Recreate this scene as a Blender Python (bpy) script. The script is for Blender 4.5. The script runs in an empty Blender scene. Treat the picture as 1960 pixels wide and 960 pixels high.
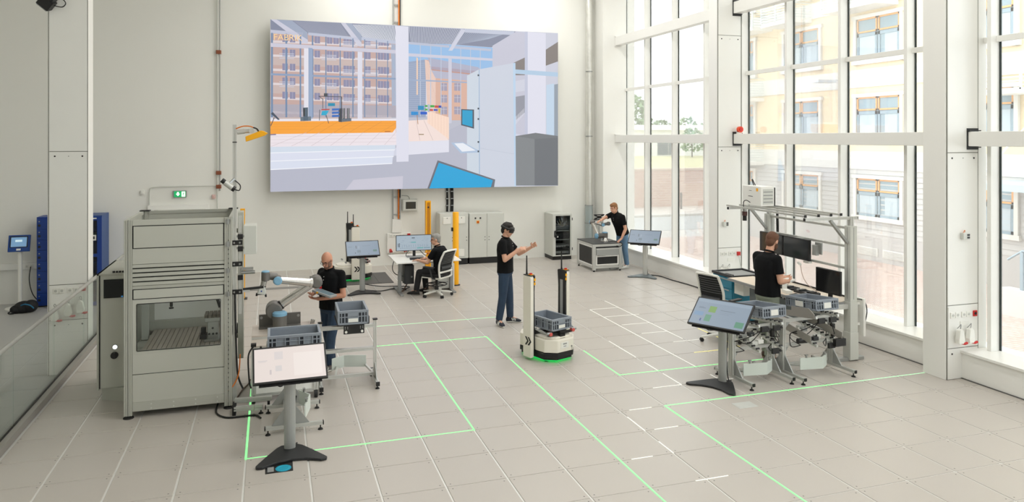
import bpy, math, random
from mathutils import Vector, Matrix
V = Vector
R = math.radians
random.seed(7)
scene = bpy.context.scene
COL = scene.collection

# ---------------------------------------------------------------- camera, sky, exposure
F_PX, HORIZON, CAM_H = 1409.0, 265.0, 3.25
YAW = math.atan2(460.0, F_PX)
cam_data = bpy.data.cameras.new('camera')
cam_data.sensor_width = 36.0
cam_data.lens = F_PX / 1960.0 * 36.0
cam_data.shift_y = -(480.0 - HORIZON) / 1960.0
cam_data.clip_end = 400
cam = bpy.data.objects.new('camera', cam_data)
COL.objects.link(cam)
cam.location = (0, 0, CAM_H)
cam.rotation_euler = (R(90), 0, -YAW)
scene.camera = cam

world = bpy.data.worlds.new('overcast_sky')
scene.world = world
world.use_nodes = True
_bg = world.node_tree.nodes['Background']
_bg.inputs[0].default_value = (0.94, 0.975, 1.0, 1)
_bg.inputs[1].default_value = 2.9

scene.view_settings.view_transform = 'Standard'
scene.view_settings.look = 'None'
scene.view_settings.gamma = 1.0
scene.view_settings.use_curve_mapping = False
scene.view_settings.exposure = 0.32
scene.cycles.max_bounces = 10
scene.cycles.diffuse_bounces = 6
scene.cycles.transparent_max_bounces = 24
scene.cycles.sample_clamp_indirect = 6.0

# ---------------------------------------------------------------- measuring: photo pixel -> metres
_c, _s = math.cos(YAW), math.sin(YAW)
def ray(x, y):
    dx = (x - 980) / F_PX
    return V((dx * _c + _s, -dx * _s + _c, -(y - HORIZON) / F_PX))
def fl(x, y, z=0.0):
    r = ray(x, y); t = (z - CAM_H) / r.z
    return V((r.x * t, r.y * t, z))
def pY(x, y, Y):
    r = ray(x, y); t = Y / r.y
    return V((r.x * t, Y, CAM_H + r.z * t))
def pX(x, y, X):
    r = ray(x, y); t = X / r.x
    return V((X, r.y * t, CAM_H + r.z * t))
def proj(X, Y, Z):
    zc = X * _s + Y * _c; xc = X * _c - Y * _s
    return 980 + F_PX * xc / zc, HORIZON - F_PX * (Z - CAM_H) / zc, zc

# ---------------------------------------------------------------- materials
def s2l(c):
    c = c / 255.0
    return c / 12.92 if c <= 0.04045 else ((c + 0.055) / 1.055) ** 2.4
def rgb(r, g, b): return (s2l(r), s2l(g), s2l(b), 1.0)
MATS = {}
def mat(name, col, rough=0.5, metal=0.0, var=0.04, scale=6.0, bump=0.0, bscale=60.0, emit=0.0, spec=0.5, aniso=None):
    """procedural principled material: colour broken up by a soft noise, optional relief"""
    if name in MATS: return MATS[name]
    m = bpy.data.materials.new(name); m.use_nodes = True
    nt = m.node_tree; n = nt.nodes; L = nt.links
    b = n['Principled BSDF']
    c = rgb(*col)
    b.inputs['Base Color'].default_value = c
    b.inputs['Roughness'].default_value = rough
    b.inputs['Metallic'].default_value = metal
    b.inputs['Specular IOR Level'].default_value = spec
    tc = n.new('ShaderNodeTexCoord')
    if var > 0:
        ns = n.new('ShaderNodeTexNoise'); ns.inputs['Scale'].default_value = scale; ns.inputs['Detail'].default_value = 3
        L.new(tc.outputs['Object'], ns.inputs['Vector'])
        mx = n.new('ShaderNodeMix'); mx.data_type = 'RGBA'
        mx.inputs['A'].default_value = tuple(x * (1 - var) for x in c[:3]) + (1,)
        mx.inputs['B'].default_value = tuple(min(1, x * (1 + var)) for x in c[:3]) + (1,)
        L.new(ns.outputs['Fac'], mx.inputs['Factor']); L.new(mx.outputs['Result'], b.inputs['Base Color'])
    if bump > 0:
        nb = n.new('ShaderNodeTexNoise'); nb.inputs['Scale'].default_value = bscale; nb.inputs['Detail'].default_value = 2
        L.new(tc.outputs['Object'], nb.inputs['Vector'])
        bp = n.new('ShaderNodeBump'); bp.inputs['Strength'].default_value = bump; bp.inputs['Distance'].default_value = 0.01
        L.new(nb.outputs['Fac'], bp.inputs['Height']); L.new(bp.outputs['Normal'], b.inputs['Normal'])
    if emit > 0:
        b.inputs['Emission Color'].default_value = c
        b.inputs['Emission Strength'].default_value = emit
    MATS[name] = m
    return m
def glass_mat(name, tint=(0.96, 0.98, 0.97), refl=0.05, rough=0.02, veil=0.0):
    if name in MATS: return MATS[name]
    m = bpy.data.materials.new(name); m.use_nodes = True
    nt = m.node_tree; n = nt.nodes; L = nt.links
    n.remove(n['Principled BSDF'])
    t = n.new('ShaderNodeBsdfTransparent'); t.inputs[0].default_value = tint + (1,)
    g = n.new('ShaderNodeBsdfGlossy'); g.inputs['Roughness'].default_value = rough
    fr = n.new('ShaderNodeFresnel'); fr.inputs[0].default_value = 1.35
    ml = n.new('ShaderNodeMath'); ml.operation = 'MULTIPLY'; ml.inputs[1].default_value = refl / 0.03
    L.new(fr.outputs[0], ml.inputs[0])
    cl = n.new('ShaderNodeMath'); cl.operation = 'MINIMUM'; cl.inputs[1].default_value = 0.6
    L.new(ml.outputs[0], cl.inputs[0])
    mx = n.new('ShaderNodeMixShader')
    L.new(cl.outputs[0], mx.inputs[0]); L.new(t.outputs[0], mx.inputs[1]); L.new(g.outputs[0], mx.inputs[2])
    out = mx.outputs[0]
    if veil > 0:
        d = n.new('ShaderNodeBsdfTranslucent'); d.inputs[0].default_value = (1, 1, 1, 1)
        m2 = n.new('ShaderNodeMixShader'); m2.inputs[0].default_value = veil
        L.new(out, m2.inputs[1]); L.new(d.outputs[0], m2.inputs[2]); out = m2.outputs[0]
    L.new(out, n['Material Output'].inputs[0])
    MATS[name] = m
    return m
def attr_mat(name, strength=1.0, rough=0.3, base=0.0):
    """colour comes from the face colour attribute of a printed / lit picture"""
    if name in MATS: return MATS[name]
    m = bpy.data.materials.new(name); m.use_nodes = True
    nt = m.node_tree; n = nt.nodes; L = nt.links
    b = n['Principled BSDF']; b.inputs['Roughness'].default_value = rough
    a = n.new('ShaderNodeAttribute'); a.attribute_name = 'col'
    if strength > 0:
        L.new(a.outputs['Color'], b.inputs['Emission Color']); b.inputs['Emission Strength'].default_value = strength
        b.inputs['Base Color'].default_value = (base, base, base, 1)
    else:
        L.new(a.outputs['Color'], b.inputs['Base Color'])
    MATS[name] = m
    return m

# ---------------------------------------------------------------- mesh builder
class MB:
    def __init__(s, T=None):
        s.v = []; s.f = []; s.mi = []; s.sm = []; s.col = []
        s.T = T; s.m = 0; s.c = None
    def add(s, vs, fs, smooth=False):
        o = len(s.v)
        for p in vs:
            p = V(p)
            if s.T is not None: p = s.T @ p
            s.v.append(p)
        for f in fs:
            s.f.append([i + o for i in f]); s.mi.append(s.m); s.sm.append(smooth); s.col.append(s.c)
        return s
    def box(s, x0, y0, z0, x1, y1, z1):
        if x0 > x1: x0, x1 = x1, x0
        if y0 > y1: y0, y1 = y1, y0
        if z0 > z1: z0, z1 = z1, z0
        return s.add([(x0,y0,z0),(x1,y0,z0),(x1,y1,z0),(x0,y1,z0),(x0,y0,z1),(x1,y0,z1),(x1,y1,z1),(x0,y1,z1)],
                     [(3,2,1,0),(4,5,6,7),(0,1,5,4),(1,2,6,5),(2,3,7,6),(3,0,4,7)])
    def cb(s, c, size):
        return s.box(c[0]-size[0]/2, c[1]-size[1]/2, c[2]-size[2]/2, c[0]+size[0]/2, c[1]+size[1]/2, c[2]+size[2]/2)
    def bar(s, p0, p1, w, h, up=(0, 0, 1)):
        """a rectangular bar from p0 to p1, w across and h along up"""
        p0, p1 = V(p0), V(p1); d = (p1 - p0).normalized(); u = V(up)
        if abs(d.dot(u)) > 0.98: u = V((0, 1, 0))
        x = d.cross(u).normalized(); u = x.cross(d).normalized()
        vs = []
        for p in (p0, p1):
            for a, b in ((-1,-1),(1,-1),(1,1),(-1,1)): vs.append(p + x*a*w/2 + u*b*h/2)
        return s.add(vs, [(3,2,1,0),(4,5,6,7),(0,1,5,4),(1,2,6,5),(2,3,7,6),(3,0,4,7)])
    def prof(s, p0, p1, w, h=None, up=(0, 0, 1), g=None):
        """slotted aluminium profile: bar with a groove down each of its four sides"""
        h = h or w; g = g or min(w, h) * 0.2
        p0, p1 = V(p0), V(p1); d = (p1 - p0).normalized(); u = V(up)
        if abs(d.dot(u)) > 0.98: u = V((0, 1, 0))
        x = d.cross(u).normalized(); u = x.cross(d).normalized()
        a, b, q, t = w/2, h/2, g/2, g*0.7
        sec = [(-a,-b),(-q,-b),(-q,-b+t),(q,-b+t),(q,-b),(a,-b),(a,-q),(a-t,-q),(a-t,q),(a,q),(a,b),(q,b),(q,b-t),(-q,b-t),(-q,b),(-a,b),(-a,q),(-a+t,q),(-a+t,-q),(-a,-q)]
        n = len(sec); vs = [p0 + x*i + u*j for i, j in sec] + [p1 + x*i + u*j for i, j in sec]
        fs = [(i, (i+1) % n, (i+1) % n + n, i + n) for i in range(n)] + [tuple(range(n))[::-1], tuple(range(n, 2*n))]
        return s.add(vs, fs)
    def cyl(s, p0, p1, r0, r1=None, n=16, caps=True, smooth=True):
        r1 = r0 if r1 is None else r1
        p0, p1 = V(p0), V(p1); d = (p1 - p0).normalized()
        a = V((0, 0, 1)) if abs(d.z) < 0.9 else V((1, 0, 0))
        x = d.cross(a).normalized(); y = d.cross(x)
        vs = []
        for p, r in ((p0, r0), (p1, r1)):
            for i in range(n):
                t = 2*math.pi*i/n; vs.append(p + x*math.cos(t)*r + y*math.sin(t)*r)
        s.add(vs, [((i+1) % n, i, i + n, (i+1) % n + n) for i in range(n)], smooth)
        if caps:
            s.add(vs, [tuple(range(n)), tuple(range(2*n-1, n-1, -1))])
        return s
    def tube(s, pts, r, n=8, caps=True):
        pts = [V(p) for p in pts]; rr = r if isinstance(r, (list, tuple)) else [r]*len(pts)
        vs = []; ref = None
        for k, p in enumerate(pts):
            d = (pts[min(k+1, len(pts)-1)] - pts[max(k-1, 0)]).normalized()
            if ref is None: ref = V((0,0,1)) if abs(d.z) < 0.9 else V((1,0,0))
            x = d.cross(ref).normalized(); y = d.cross(x); ref = -y if False else x.cross(d)
            for i in range(n):
                t = 2*math.pi*i/n; vs.append(p + x*math.cos(t)*rr[k] + y*math.sin(t)*rr[k])
        fs = []
        for k in range(len(pts)-1):
            for i in range(n):
                j = (i+1) % n; fs.append((k*n+j, k*n+i, (k+1)*n+i, (k+1)*n+j))
        s.add(vs, fs, True)
        if caps:
            m = (len(pts)-1)*n
            s.add(vs, [tuple(range(n)), tuple(range(m+n-1, m-1, -1))])
        return s
    def prism(s, poly, lo, hi, plane='xy'):
        """extrude a 2-D outline: plane xy -> along z, xz -> along y, yz -> along x"""
        def P(a, b, c): return (a, b, c) if plane == 'xy' else ((a, c, b) if plane == 'xz' else (c, a, b))
        ar = sum(poly[i][0]*poly[(i+1) % len(poly)][1] - poly[(i+1) % len(poly)][0]*poly[i][1] for i in range(len(poly)))
        if (ar < 0) != (plane == 'xz'): poly = poly[::-1]
        n = len(poly)
        vs = [P(a, b, lo) for a, b in poly] + [P(a, b, hi) for a, b in poly]
        return s.add(vs, [tuple(range(n))[::-1], tuple(range(n, 2*n))] + [(i, (i+1) % n, (i+1) % n + n, i + n) for i in range(n)])
    def lathe(s, prof, c=(0, 0, 0), n=20, smooth=True):
        c = V(c); vs = []
        for r, z in prof:
            for i in range(n):
                t = 2*math.pi*i/n; vs.append(c + V((r*math.cos(t), r*math.sin(t), z)))
        fs = []
        for k in range(len(prof)-1):
            for i in range(n):
                j = (i+1) % n; fs.append((k*n+i, k*n+j, (k+1)*n+j, (k+1)*n+i))
        s.add(vs, fs, smooth)
        s.add(vs, [tuple(range(n))[::-1], tuple(range((len(prof)-1)*n, len(prof)*n))])
        return s
    def ell(s, c, r, n=16, m=10, Rm=None):
        c = V(c); r = (r, r, r) if not isinstance(r, (tuple, list)) else r
        vs = [V((0,0,-r[2]))]
        for k in range(1, m):
            p = math.pi*k/m - math.pi/2
            for i in range(n):
                t = 2*math.pi*i/n; vs.append(V((r[0]*math.cos(p)*math.cos(t), r[1]*math.cos(p)*math.sin(t), r[2]*math.sin(p))))
        vs.append(V((0,0,r[2])))
        if Rm is not None: vs = [Rm @ q for q in vs]
        vs = [c + q for q in vs]
        fs = [(0, 1+(i+1) % n, 1+i) for i in range(n)]
        for k in range(m-2):
            for i in range(n):
                a = 1+k*n+i; b = 1+k*n+(i+1) % n; fs.append((a, b, b+n, a+n))
        o = 1+(m-2)*n
        fs += [(o+i, o+(i+1) % n, len(vs)-1) for i in range(n)]
        return s.add(vs, fs, True)
    def poly(s, pts): return s.add(pts, [tuple(range(len(pts)))])
    def mesh(s, name, mats):
        me = bpy.data.meshes.new(name)
        me.from_pydata([tuple(p) for p in s.v], [], s.f)
        for m in (mats if isinstance(mats, (list, tuple)) else [mats]): me.materials.append(m)
        me.polygons.foreach_set('material_index', s.mi)
        me.polygons.foreach_set('use_smooth', s.sm)
        if any(c is not None for c in s.col):
            at = me.color_attributes.new('col', 'FLOAT_COLOR', 'CORNER')
            i = 0
            for p, c in zip(me.polygons, s.col):
                cc = rgb(*(c or (128, 128, 128)))
                for _ in range(p.loop_total):
                    at.data[i].color = cc; i += 1
        me.update()
        return me
    def obj(s, name, mats, parent=None, bevel=0.0, seg=2, loc=None, rz=None):
        return link(name, s.mesh(name, mats), parent, bevel, seg, loc, rz)
def link(name, me, parent=None, bevel=0.0, seg=2, loc=None, rz=None):
    o = bpy.data.objects.new(name, me); COL.objects.link(o)
    if parent is not None: o.parent = parent
    if loc is not None: o.location = loc
    if rz is not None: o.rotation_euler = (0, 0, rz)
    if bevel > 0:
        b = o.modifiers.new('edge', 'BEVEL'); b.width = bevel; b.segments = seg; b.limit_method = 'ANGLE'; b.angle_limit = R(40)
        b.harden_normals = False
    return o
def tag(o, label, cat, group=None):
    o['label'] = label; o['category'] = cat
    if group: o['group'] = group
    return o
def thing(name, label, cat, loc=(0, 0, 0), rz=0.0, group=None):
    o = bpy.data.objects.new(name, None); COL.objects.link(o)
    o.empty_display_size = 0.1
    o.location = loc; o.rotation_euler = (0, 0, rz)
    return tag(o, label, cat, group)
def struct(o, label, cat='room'):
    o['kind'] = 'structure'; o['label'] = label; o['category'] = cat
    return o
def sempty(name, label, cat, loc=(0, 0, 0)):
    o = bpy.data.objects.new(name, None); COL.objects.link(o); o.location = loc
    return struct(o, label, cat)
def copy_tree(o, parent=None):
    c = o.copy(); COL.objects.link(c); c.parent = parent
    for ch in list(o.children): copy_tree(ch, c)
    return c
def part(name, m, parent, fn, bevel=0.0, seg=2):
    b = MB(); fn(b); return b.obj(name, m, parent, bevel, seg)
def text(name, body, size, m, parent, M, ext=0.001, align='CENTER'):
    cu = bpy.data.curves.new(name, 'FONT'); cu.body = body; cu.size = size; cu.extrude = ext
    cu.align_x = align; cu.align_y = 'CENTER'; cu.resolution_u = 3
    t = bpy.data.objects.new(name, cu); COL.objects.link(t)
    dg = bpy.context.evaluated_depsgraph_get()
    me = bpy.data.meshes.new_from_object(t.evaluated_get(dg))
    bpy.data.objects.remove(t); bpy.data.curves.remove(cu)
    me.transform(M); me.materials.clear(); me.materials.append(m)
    return link(name, me, parent)
def catmull(pts, k=6):
    pts = [V(p) for p in pts]; out = []
    for i in range(len(pts)-1):
        p0 = pts[max(i-1, 0)]; p1 = pts[i]; p2 = pts[i+1]; p3 = pts[min(i+2, len(pts)-1)]
        for j in range(k):
            t = j/k
            out.append(0.5*((2*p1)+(p2-p0)*t+(2*p0-5*p1+4*p2-p3)*t*t+(3*p1-p0-3*p2+p3)*t**3))
    out.append(pts[-1]); return out
def rot_to(d, up=(0, 0, 1)):
    """matrix whose local +Y looks along d"""
    y = V(d).normalized(); z = V(up); x = y.cross(z).normalized(); z = x.cross(y)
    return Matrix((x, y, z)).transposed()

# common colours
M_ALU = mat('brushed_aluminium', (206, 207, 203), 0.36, 0.4, 0.03, 40)
M_ALU_D = mat('grey_aluminium', (168, 170, 168), 0.42, 0.35, 0.03, 30)
M_STEEL = mat('steel', (170, 172, 172), 0.3, 0.9, 0.04, 20)
M_BLACK = mat('black_plastic', (24, 24, 25), 0.45, 0, 0.05, 20)
M_DARK = mat('charcoal_metal', (48, 50, 52), 0.45, 0.1, 0.05, 20)
M_RUBBER = mat('rubber', (28, 28, 28), 0.75, 0, 0.05, 20)
M_WHITE = mat('white_plastic', (236, 236, 230), 0.4, 0, 0.015, 5)
M_WPAINT = mat('white_lacquer', (240, 240, 236), 0.32, 0, 0.012, 3)
M_WALL = mat('wall_paint', (236, 236, 231), 0.7, 0, 0.012, 1.2, 0.04, 180)
M_GREY = mat('grey_plastic', (150, 152, 152), 0.5, 0, 0.03, 12)
M_LGREY = mat('light_grey_paint', (208, 210, 204), 0.42, 0, 0.02, 4)
M_YEL = mat('safety_yellow', (250, 178, 8), 0.4, 0, 0.03, 6)
M_RED = mat('signal_red', (196, 26, 22), 0.4, 0, 0.04, 12)
M_ORANGE = mat('orange_cable', (224, 122, 36), 0.5, 0, 0.03, 12)
M_CRATE = mat('crate_grey', (142, 150, 160), 0.5, 0, 0.03, 14)
M_CRATE_SHADE = mat('crate_recess_shade', (52, 58, 66), 0.6, 0, 0.04, 14)  # dark copy of the crate grey, shade painted between the ribs
M_SCREENOFF = mat('dark_screen_glass', (22, 24, 27), 0.08, 0, 0.0)
M_UI = attr_mat('display_picture', 0.9, 0.25, 0.02)
M_PRINT = attr_mat('printed_colours', 0.0, 0.45)
# ================================================================ the hall itself
WALL_Y, GLASS_X, LOW_Z, CEIL_Z = 19.0, 9.36, -0.42, 8.6
TX0, TDX, TY0, TDY = -0.25, 0.6, 7.945, 0.6125
PX0, PX1 = -2.66, 8.9
M_TILE = mat('floor_tile', (188, 182, 175), 0.36, 0, 0.02, 1.6, 0.015, 300)
M_JOINT = mat('joint_strip', (226, 226, 222), 0.35, 0.1, 0.05, 3)
M_LOWFLOOR = mat('poured_floor', (176, 176, 173), 0.4, 0, 0.02, 0.8)
def floor_tile_material(m):
    # four small dark screw holes near every corner of a tile
    nt = m.node_tree; n = nt.nodes; L = nt.links; b = n['Principled BSDF']
    src = b.inputs['Base Color'].links[0].from_socket
    tc = n.new('ShaderNodeTexCoord'); sp = n.new('ShaderNodeSeparateXYZ'); L.new(tc.outputs['Object'], sp.inputs[0])
    def M(op, a, bb=None):
        k = n.new('ShaderNodeMath'); k.operation = op
        for i, q in enumerate((a, bb)):
            if q is None: continue
            if isinstance(q, (int, float)): k.inputs[i].default_value = q
            else: L.new(q, k.inputs[i])
        return k.outputs[0]
    dx = M('SUBTRACT', M('ABSOLUTE', sp.outputs[0]), TDX/2 - 0.05); dy = M('SUBTRACT', M('ABSOLUTE', sp.outputs[1]), TDY/2 - 0.05)
    d = M('SQRT', M('ADD', M('MULTIPLY', dx, dx), M('MULTIPLY', dy, dy)))
    k = M('LESS_THAN', d, 0.0075)
    mx = n.new('ShaderNodeMix'); mx.data_type = 'RGBA'
    L.new(k, mx.inputs['Factor']); L.new(src, mx.inputs['A']); mx.inputs['B'].default_value = rgb(96, 92, 88)
    L.new(mx.outputs['Result'], b.inputs['Base Color'])
floor_tile_material(M_TILE)
FLOOR = part('floor', M_JOINT, None, lambda b: b.box(PX0, -6, -0.6, GLASS_X+0.05, WALL_Y, -0.006))
struct(FLOOR, 'raised floor of pale beige square panels with bright joints', 'floor')
def tile_mesh(w, d):
    b = MB(); a, c = w/2, d/2; e = 0.003
    b.add([(-a,-c,-0.02),(a,-c,-0.02),(a,c,-0.02),(-a,c,-0.02),(-a,-c,-e),(a,-c,-e),(a,c,-e),(-a,c,-e),(-a+e,-c+e,0),(a-e,-c+e,0),(a-e,c-e,0),(-a+e,c-e,0)],
          [(0,1,5,4),(1,2,6,5),(2,3,7,6),(3,0,4,7),(4,5,9,8),(5,6,10,9),(6,7,11,10),(7,4,8,11),(8,9,10,11)])
    return b
TILE = tile_mesh(TDX-0.017, TDY-0.012).mesh('floor_tile', M_TILE)
cells = []
for i in range(-5, 16):
    for j in range(-23, 19):
        x0 = TX0+i*TDX; x1 = x0+TDX; y0 = TY0+j*TDY; y1 = y0+TDY
        cx0, cx1 = max(x0, PX0+0.05), min(x1, PX1)
        cy0, cy1 = y0, min(y1, WALL_Y-0.01)
        if cx1-cx0 < 0.05 or cy1-cy0 < 0.05: continue
        cx, cy = (cx0+cx1)/2, (cy0+cy1)/2
        px, py, zc = proj(cx, cy, 0) if cy > 2 else (0, 0, -1)
        vis = zc > 1 and -60 < px < 2020 and py < 1010
        cells.append((vis, zc, cx, cy, cx1-cx0, cy1-cy0))
near = sorted([c for c in cells if c[0]], key=lambda c: c[1])[:300]
ids = set(id(c) for c in near)
for c in near:
    full = abs(c[4]-TDX) < 0.02 and abs(c[5]-TDY) < 0.02
    me = TILE if full else tile_mesh(c[4]-0.017, c[5]-0.012).mesh('floor_tile', M_TILE)
    link('floor_tile', me, FLOOR, loc=(c[2], c[3], 0))
rest = MB()
for c in cells:
    if id(c) not in ids:
        t = tile_mesh(c[4]-0.017, c[5]-0.012); rest.add([p + V((c[2], c[3], 0)) for p in t.v], t.f)
M_TILE_FAR = mat('floor_tile_far', (188, 182, 175), 0.36, 0, 0.02, 1.6)
o = rest.obj('distant_floor_tiles', M_TILE_FAR, FLOOR); o['kind'] = 'stuff'
# light strips let into the joints
def strip_mat(name, col, e): return mat(name, col, 0.4, 0, 0, emit=e)
M_GREEN = strip_mat('green_light', (128, 232, 140), 0.85)
M_GREEN2 = strip_mat('dim_green_light', (176, 232, 186), 0.55)
M_LWHITE = strip_mat('white_light', (240, 240, 234), 0.22)
M_LYEL = strip_mat('yellow_light', (240, 228, 130), 0.5)
def strip(a, p, q0, q1, m, w=0.015):
    b = MB()
    if a == 'A': b.box(p-w/2, q0, -0.012, p+w/2, q1, 0.002)
    else: b.box(q0, p-w/2, -0.012, q1, p+w/2, 0.002)
    b.obj('light_strip', m, FLOOR)
def gx(k): return TX0+TDX*k
def gy(k): return TY0+TDY*k
for a in (('A', gx(0), gy(0), gy(6), M_GREEN, 0.022), ('B', gy(0), gx(0), gx(4), M_GREEN), ('A', gx(4), gy(0), gy(6), M_GREEN), ('B', gy(6), gx(3), gx(6), M_GREEN),
          ('A', gx(6), 4.2, gy(6), M_GREEN), ('B', gy(8), gx(2), gx(7), M_GREEN2), ('A', gx(8), gy(2), gy(4), M_GREEN), ('B', gy(2), gx(8), gx(12.3), M_GREEN),
          ('A', gx(8), 4.2, gy(0), M_GREEN), ('B', gy(0), gx(8), gx(12.6), M_GREEN), ('B', gy(0), gx(12.6), gx(15), M_GREEN2)): strip(*a)
for a in (('A', gx(12), gy(3), gy(5), M_LYEL), ('B', gy(3), gx(10.6), gx(12), M_LYEL), ('A', gx(10), gy(2), gy(8), M_LWHITE), ('A', gx(11), gy(4.2), gy(9), M_LWHITE),
          ('B', gy(8), gx(10), gx(11), M_LWHITE), ('B', gy(7), gx(10), gx(11.2), M_LWHITE), ('B', gy(6), gx(10.1), gx(11), M_LWHITE), ('B', gy(5), gx(10.2), gx(11), M_LWHITE), ('B', gy(4), gx(10.6), gx(11.6), M_LWHITE),
          ('A', gx(9), gy(2), gy(2.7), M_LWHITE), ('A', gx(9), gy(3.1), gy(4.6), M_LWHITE), ('A', gx(9), gy(1), gy(1.8), M_LWHITE), ('A', gx(10), gy(0.5), gy(1.4), M_LWHITE), ('B', gy(1), gx(8.3), gx(9), M_LWHITE), ('B', gy(1), gx(10), gx(10.6), M_LWHITE),
          ('A', gx(8), gy(-0.2), gy(-.6), M_LWHITE), ('B', gy(0), gx(7.2), gx(7.7), M_LWHITE), ('B', gy(-1), gx(7.2), gx(7.7), M_LWHITE), ('A', gx(7), gy(-1), gy(-.3), M_LWHITE), ('B', gy(-2), gx(6.2), gx(6.6), M_LWHITE), ('A', gx(7), gy(-2), gy(-1.5), M_LWHITE), ('B', gy(-3), gx(6.8), gx(7.4), M_LWHITE)): strip(*a)

FL2 = part('floor_left', M_LOWFLOOR, None, lambda b: b.box(-9, -6, -0.7, PX0, WALL_Y, LOW_Z))
struct(FL2, 'smooth grey lower floor beyond the glass railing', 'floor')
W = part('wall_back', M_WALL, None, lambda b: b.box(-9, WALL_Y, -0.7, 9.9, WALL_Y+0.3, CEIL_Z)); struct(W, 'tall plain white rear wall of the hall', 'wall')
W = part('wall_left', M_WALL, None, lambda b: b.box(-9.3, -6, -0.7, -9, WALL_Y, CEIL_Z)); struct(W, 'plain white side wall beyond the lower floor', 'wall')
def front_wall(b):  # unseen wall; openings kept towards one end to shape the daylight
    b.box(-9, -6.3, -0.7, 9.9, -6, 2.2); b.box(-9, -6.3, 5.2, 9.9, -6, CEIL_Z)
    for x, w in ((-9, 11.5), (5.0, 1.5), (8.4, 1.5)): b.box(x, -6.3, 2.2, x+w, -6, 5.2)
W = part('wall_front', M_WALL, None, front_wall); struct(W, 'unseen wall opposite the screen with window openings placed for the light', 'wall')
C = part('ceiling', M_WALL, None, lambda b: b.box(-9.3, -6.3, CEIL_Z, 10, WALL_Y+0.3, CEIL_Z+0.2)); struct(C, 'plain white ceiling high above the hall', 'ceiling')
# curb wall under the windows
W = part('wall_right', M_WPAINT, None, lambda b: b.box(8.9, -6, -0.6, 9.7, WALL_Y, 0.35)); struct(W, 'low white curb wall under the tall windows', 'wall')
W = part('baseboard_right', mat('dark_shadow_gap', (92, 92, 90), 0.6), None, lambda b: b.box(8.885, -6, 0, 8.9, 12.9, 0.012)); struct(W, 'thin grey strip at the foot of the curb', 'trim')
M_GLASS = glass_mat('window_glass', (0.97, 0.985, 0.98), 0.03, veil=0.05)  # veil: white scatter stands in for glare haze and the dot frit
M_GASKET = mat('gasket', (52, 62, 62), 0.5)
MULL = [18.47 - 1.378*k for k in range(18)]
def window_section(n, y0, y1, label):
    w = sempty('window_%d' % n, label, 'window', (9.3, (y0+y1)/2, 0.35))
    off = V((9.3, (y0+y1)/2, 0.35))
    def P(name, m, fn, bevel=0):
        b = MB(Matrix.Translation(-off)); fn(b); return b.obj(name, m, w, bevel)
    P('sill', M_WPAINT, lambda b: b.box(8.87, y0, 0.35, 9.36, y1, 0.385), 0.004)
    ys = [y for y in MULL if y0-0.05 < y < y1+0.05]
    for y in ys:
        P('mullion', M_WPAINT, lambda b: b.box(9.2, y-0.03, 0.385, 9.352, y+0.03, CEIL_Z), 0.003)
        P('gasket', M_GASKET, lambda b: b.box(9.352, y-0.055, 0.385, 9.368, y+0.045, CEIL_Z))
    edges = sorted(set([y0] + ys + [y1]))
    zs = [0.385, 4.56, 7.4, CEIL_Z]
    for z in zs[1:3]: P('transom', M_WPAINT, lambda b: b.box(9.3, y0, z-0.005, 9.352, y1, z+0.075), 0.003)
    for a, c in zip(edges[:-1], edges[1:]):
        if c-a < 0.1: continue
        for z0, z1 in zip(zs[:-1], zs[1:]):
            P('pane', M_GLASS, lambda b: b.box(9.356, a, z0, 9.366, c, z1))
    for z0, z1 in ((3.145, 3.345), (5.81, 6.05)):
        P('crossbeam', M_WPAINT, lambda b: b.box(9.0, y0+0.012, z0, 9.19, y1-0.012, z1), 0.006)
        for ye in (y0, y1):
            sg = 1 if ye == y0 else -1
            P('beam_bracket', M_DARK if ye == y1 and n > 1 else M_WPAINT, lambda b: (b.box(8.985, ye, z0-0.045, 9.19, ye+sg*0.01, z1+0.045), b.box(8.985, ye, z1+0.006, 9.19, ye+sg*0.05, z1+0.02), b.box(8.985, ye, z0-0.02, 9.19, ye+sg*0.05, z0-0.006)))
    return w
window_section(1, 13.26, 18.42, 'tall three bay window beside the corner pilaster')
window_section(2, 7.98, 12.95, 'tall window bay behind the assembly workstation')
window_section(3, 2.6, 7.6, 'tall window bay past the column with two hanging plugs')
window_section(4, -5.9, 2.3, 'tall window bay next to the front wall')
M_SEAM = mat('panel_seam', (120, 120, 112), 0.6)
def column(y0, y1, label, x0=8.62, x1=9.19, seams=(0.62, 3.08, 5.3), lo=0.0, ext=0.17):
    c = sempty('column', label, 'column', (x0, y0, lo))
    off = Matrix.Translation(-V((x0, y0, lo)))
    b = MB(off); b.box(x0, y0, lo, x1+ext, y1, CEIL_Z); b.obj('shaft', M_WPAINT, c, 0.006)
    zz = [lo+0.003] + list(seams) + [CEIL_Z]
    for z0, z1 in zip(zz[:-1], zz[1:]):
        b = MB(off); b.box(x0+0.025, y0-0.012, z0+0.004, x1-0.004, y0-0.001, z1-0.006); b.obj('cover_panel', M_WPAINT, c, 0.002)
    for x in (x0+0.02, x1-0.001):
        b = MB(off); b.box(x-0.002, y0-0.0135, lo, x+0.004, y0-0.0005, CEIL_Z); b.obj('seam', M_SEAM, c)
    for z in seams:
        b = MB(off); b.box(x0+0.03, y0-0.006, z-0.008, x1, y0-0.0005, z+0.006); b.obj('seam', M_SEAM, c)
        for f in (0.14, 0.5, 0.86):
            r = 0.013 if f != 0.5 else 0.006
            xx = x0+0.03+(x1-x0-0.03)*f
            b = MB(off); b.cyl((xx, y0-0.0145, z-0.075), (xx, y0-0.011, z-0.075), r, n=12); b.obj('screw_hole', M_BLACK, c)
    return c
COL1 = column(12.96, 13.25, 'white square column beside the blue drawer cabinet', seams=(1.02, 3.08, 5.36))
COL2 = column(7.61, 7.97, 'white column with two hanging plugs and a thermostat', seams=(0.42, 1.0, 3.06))
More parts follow.
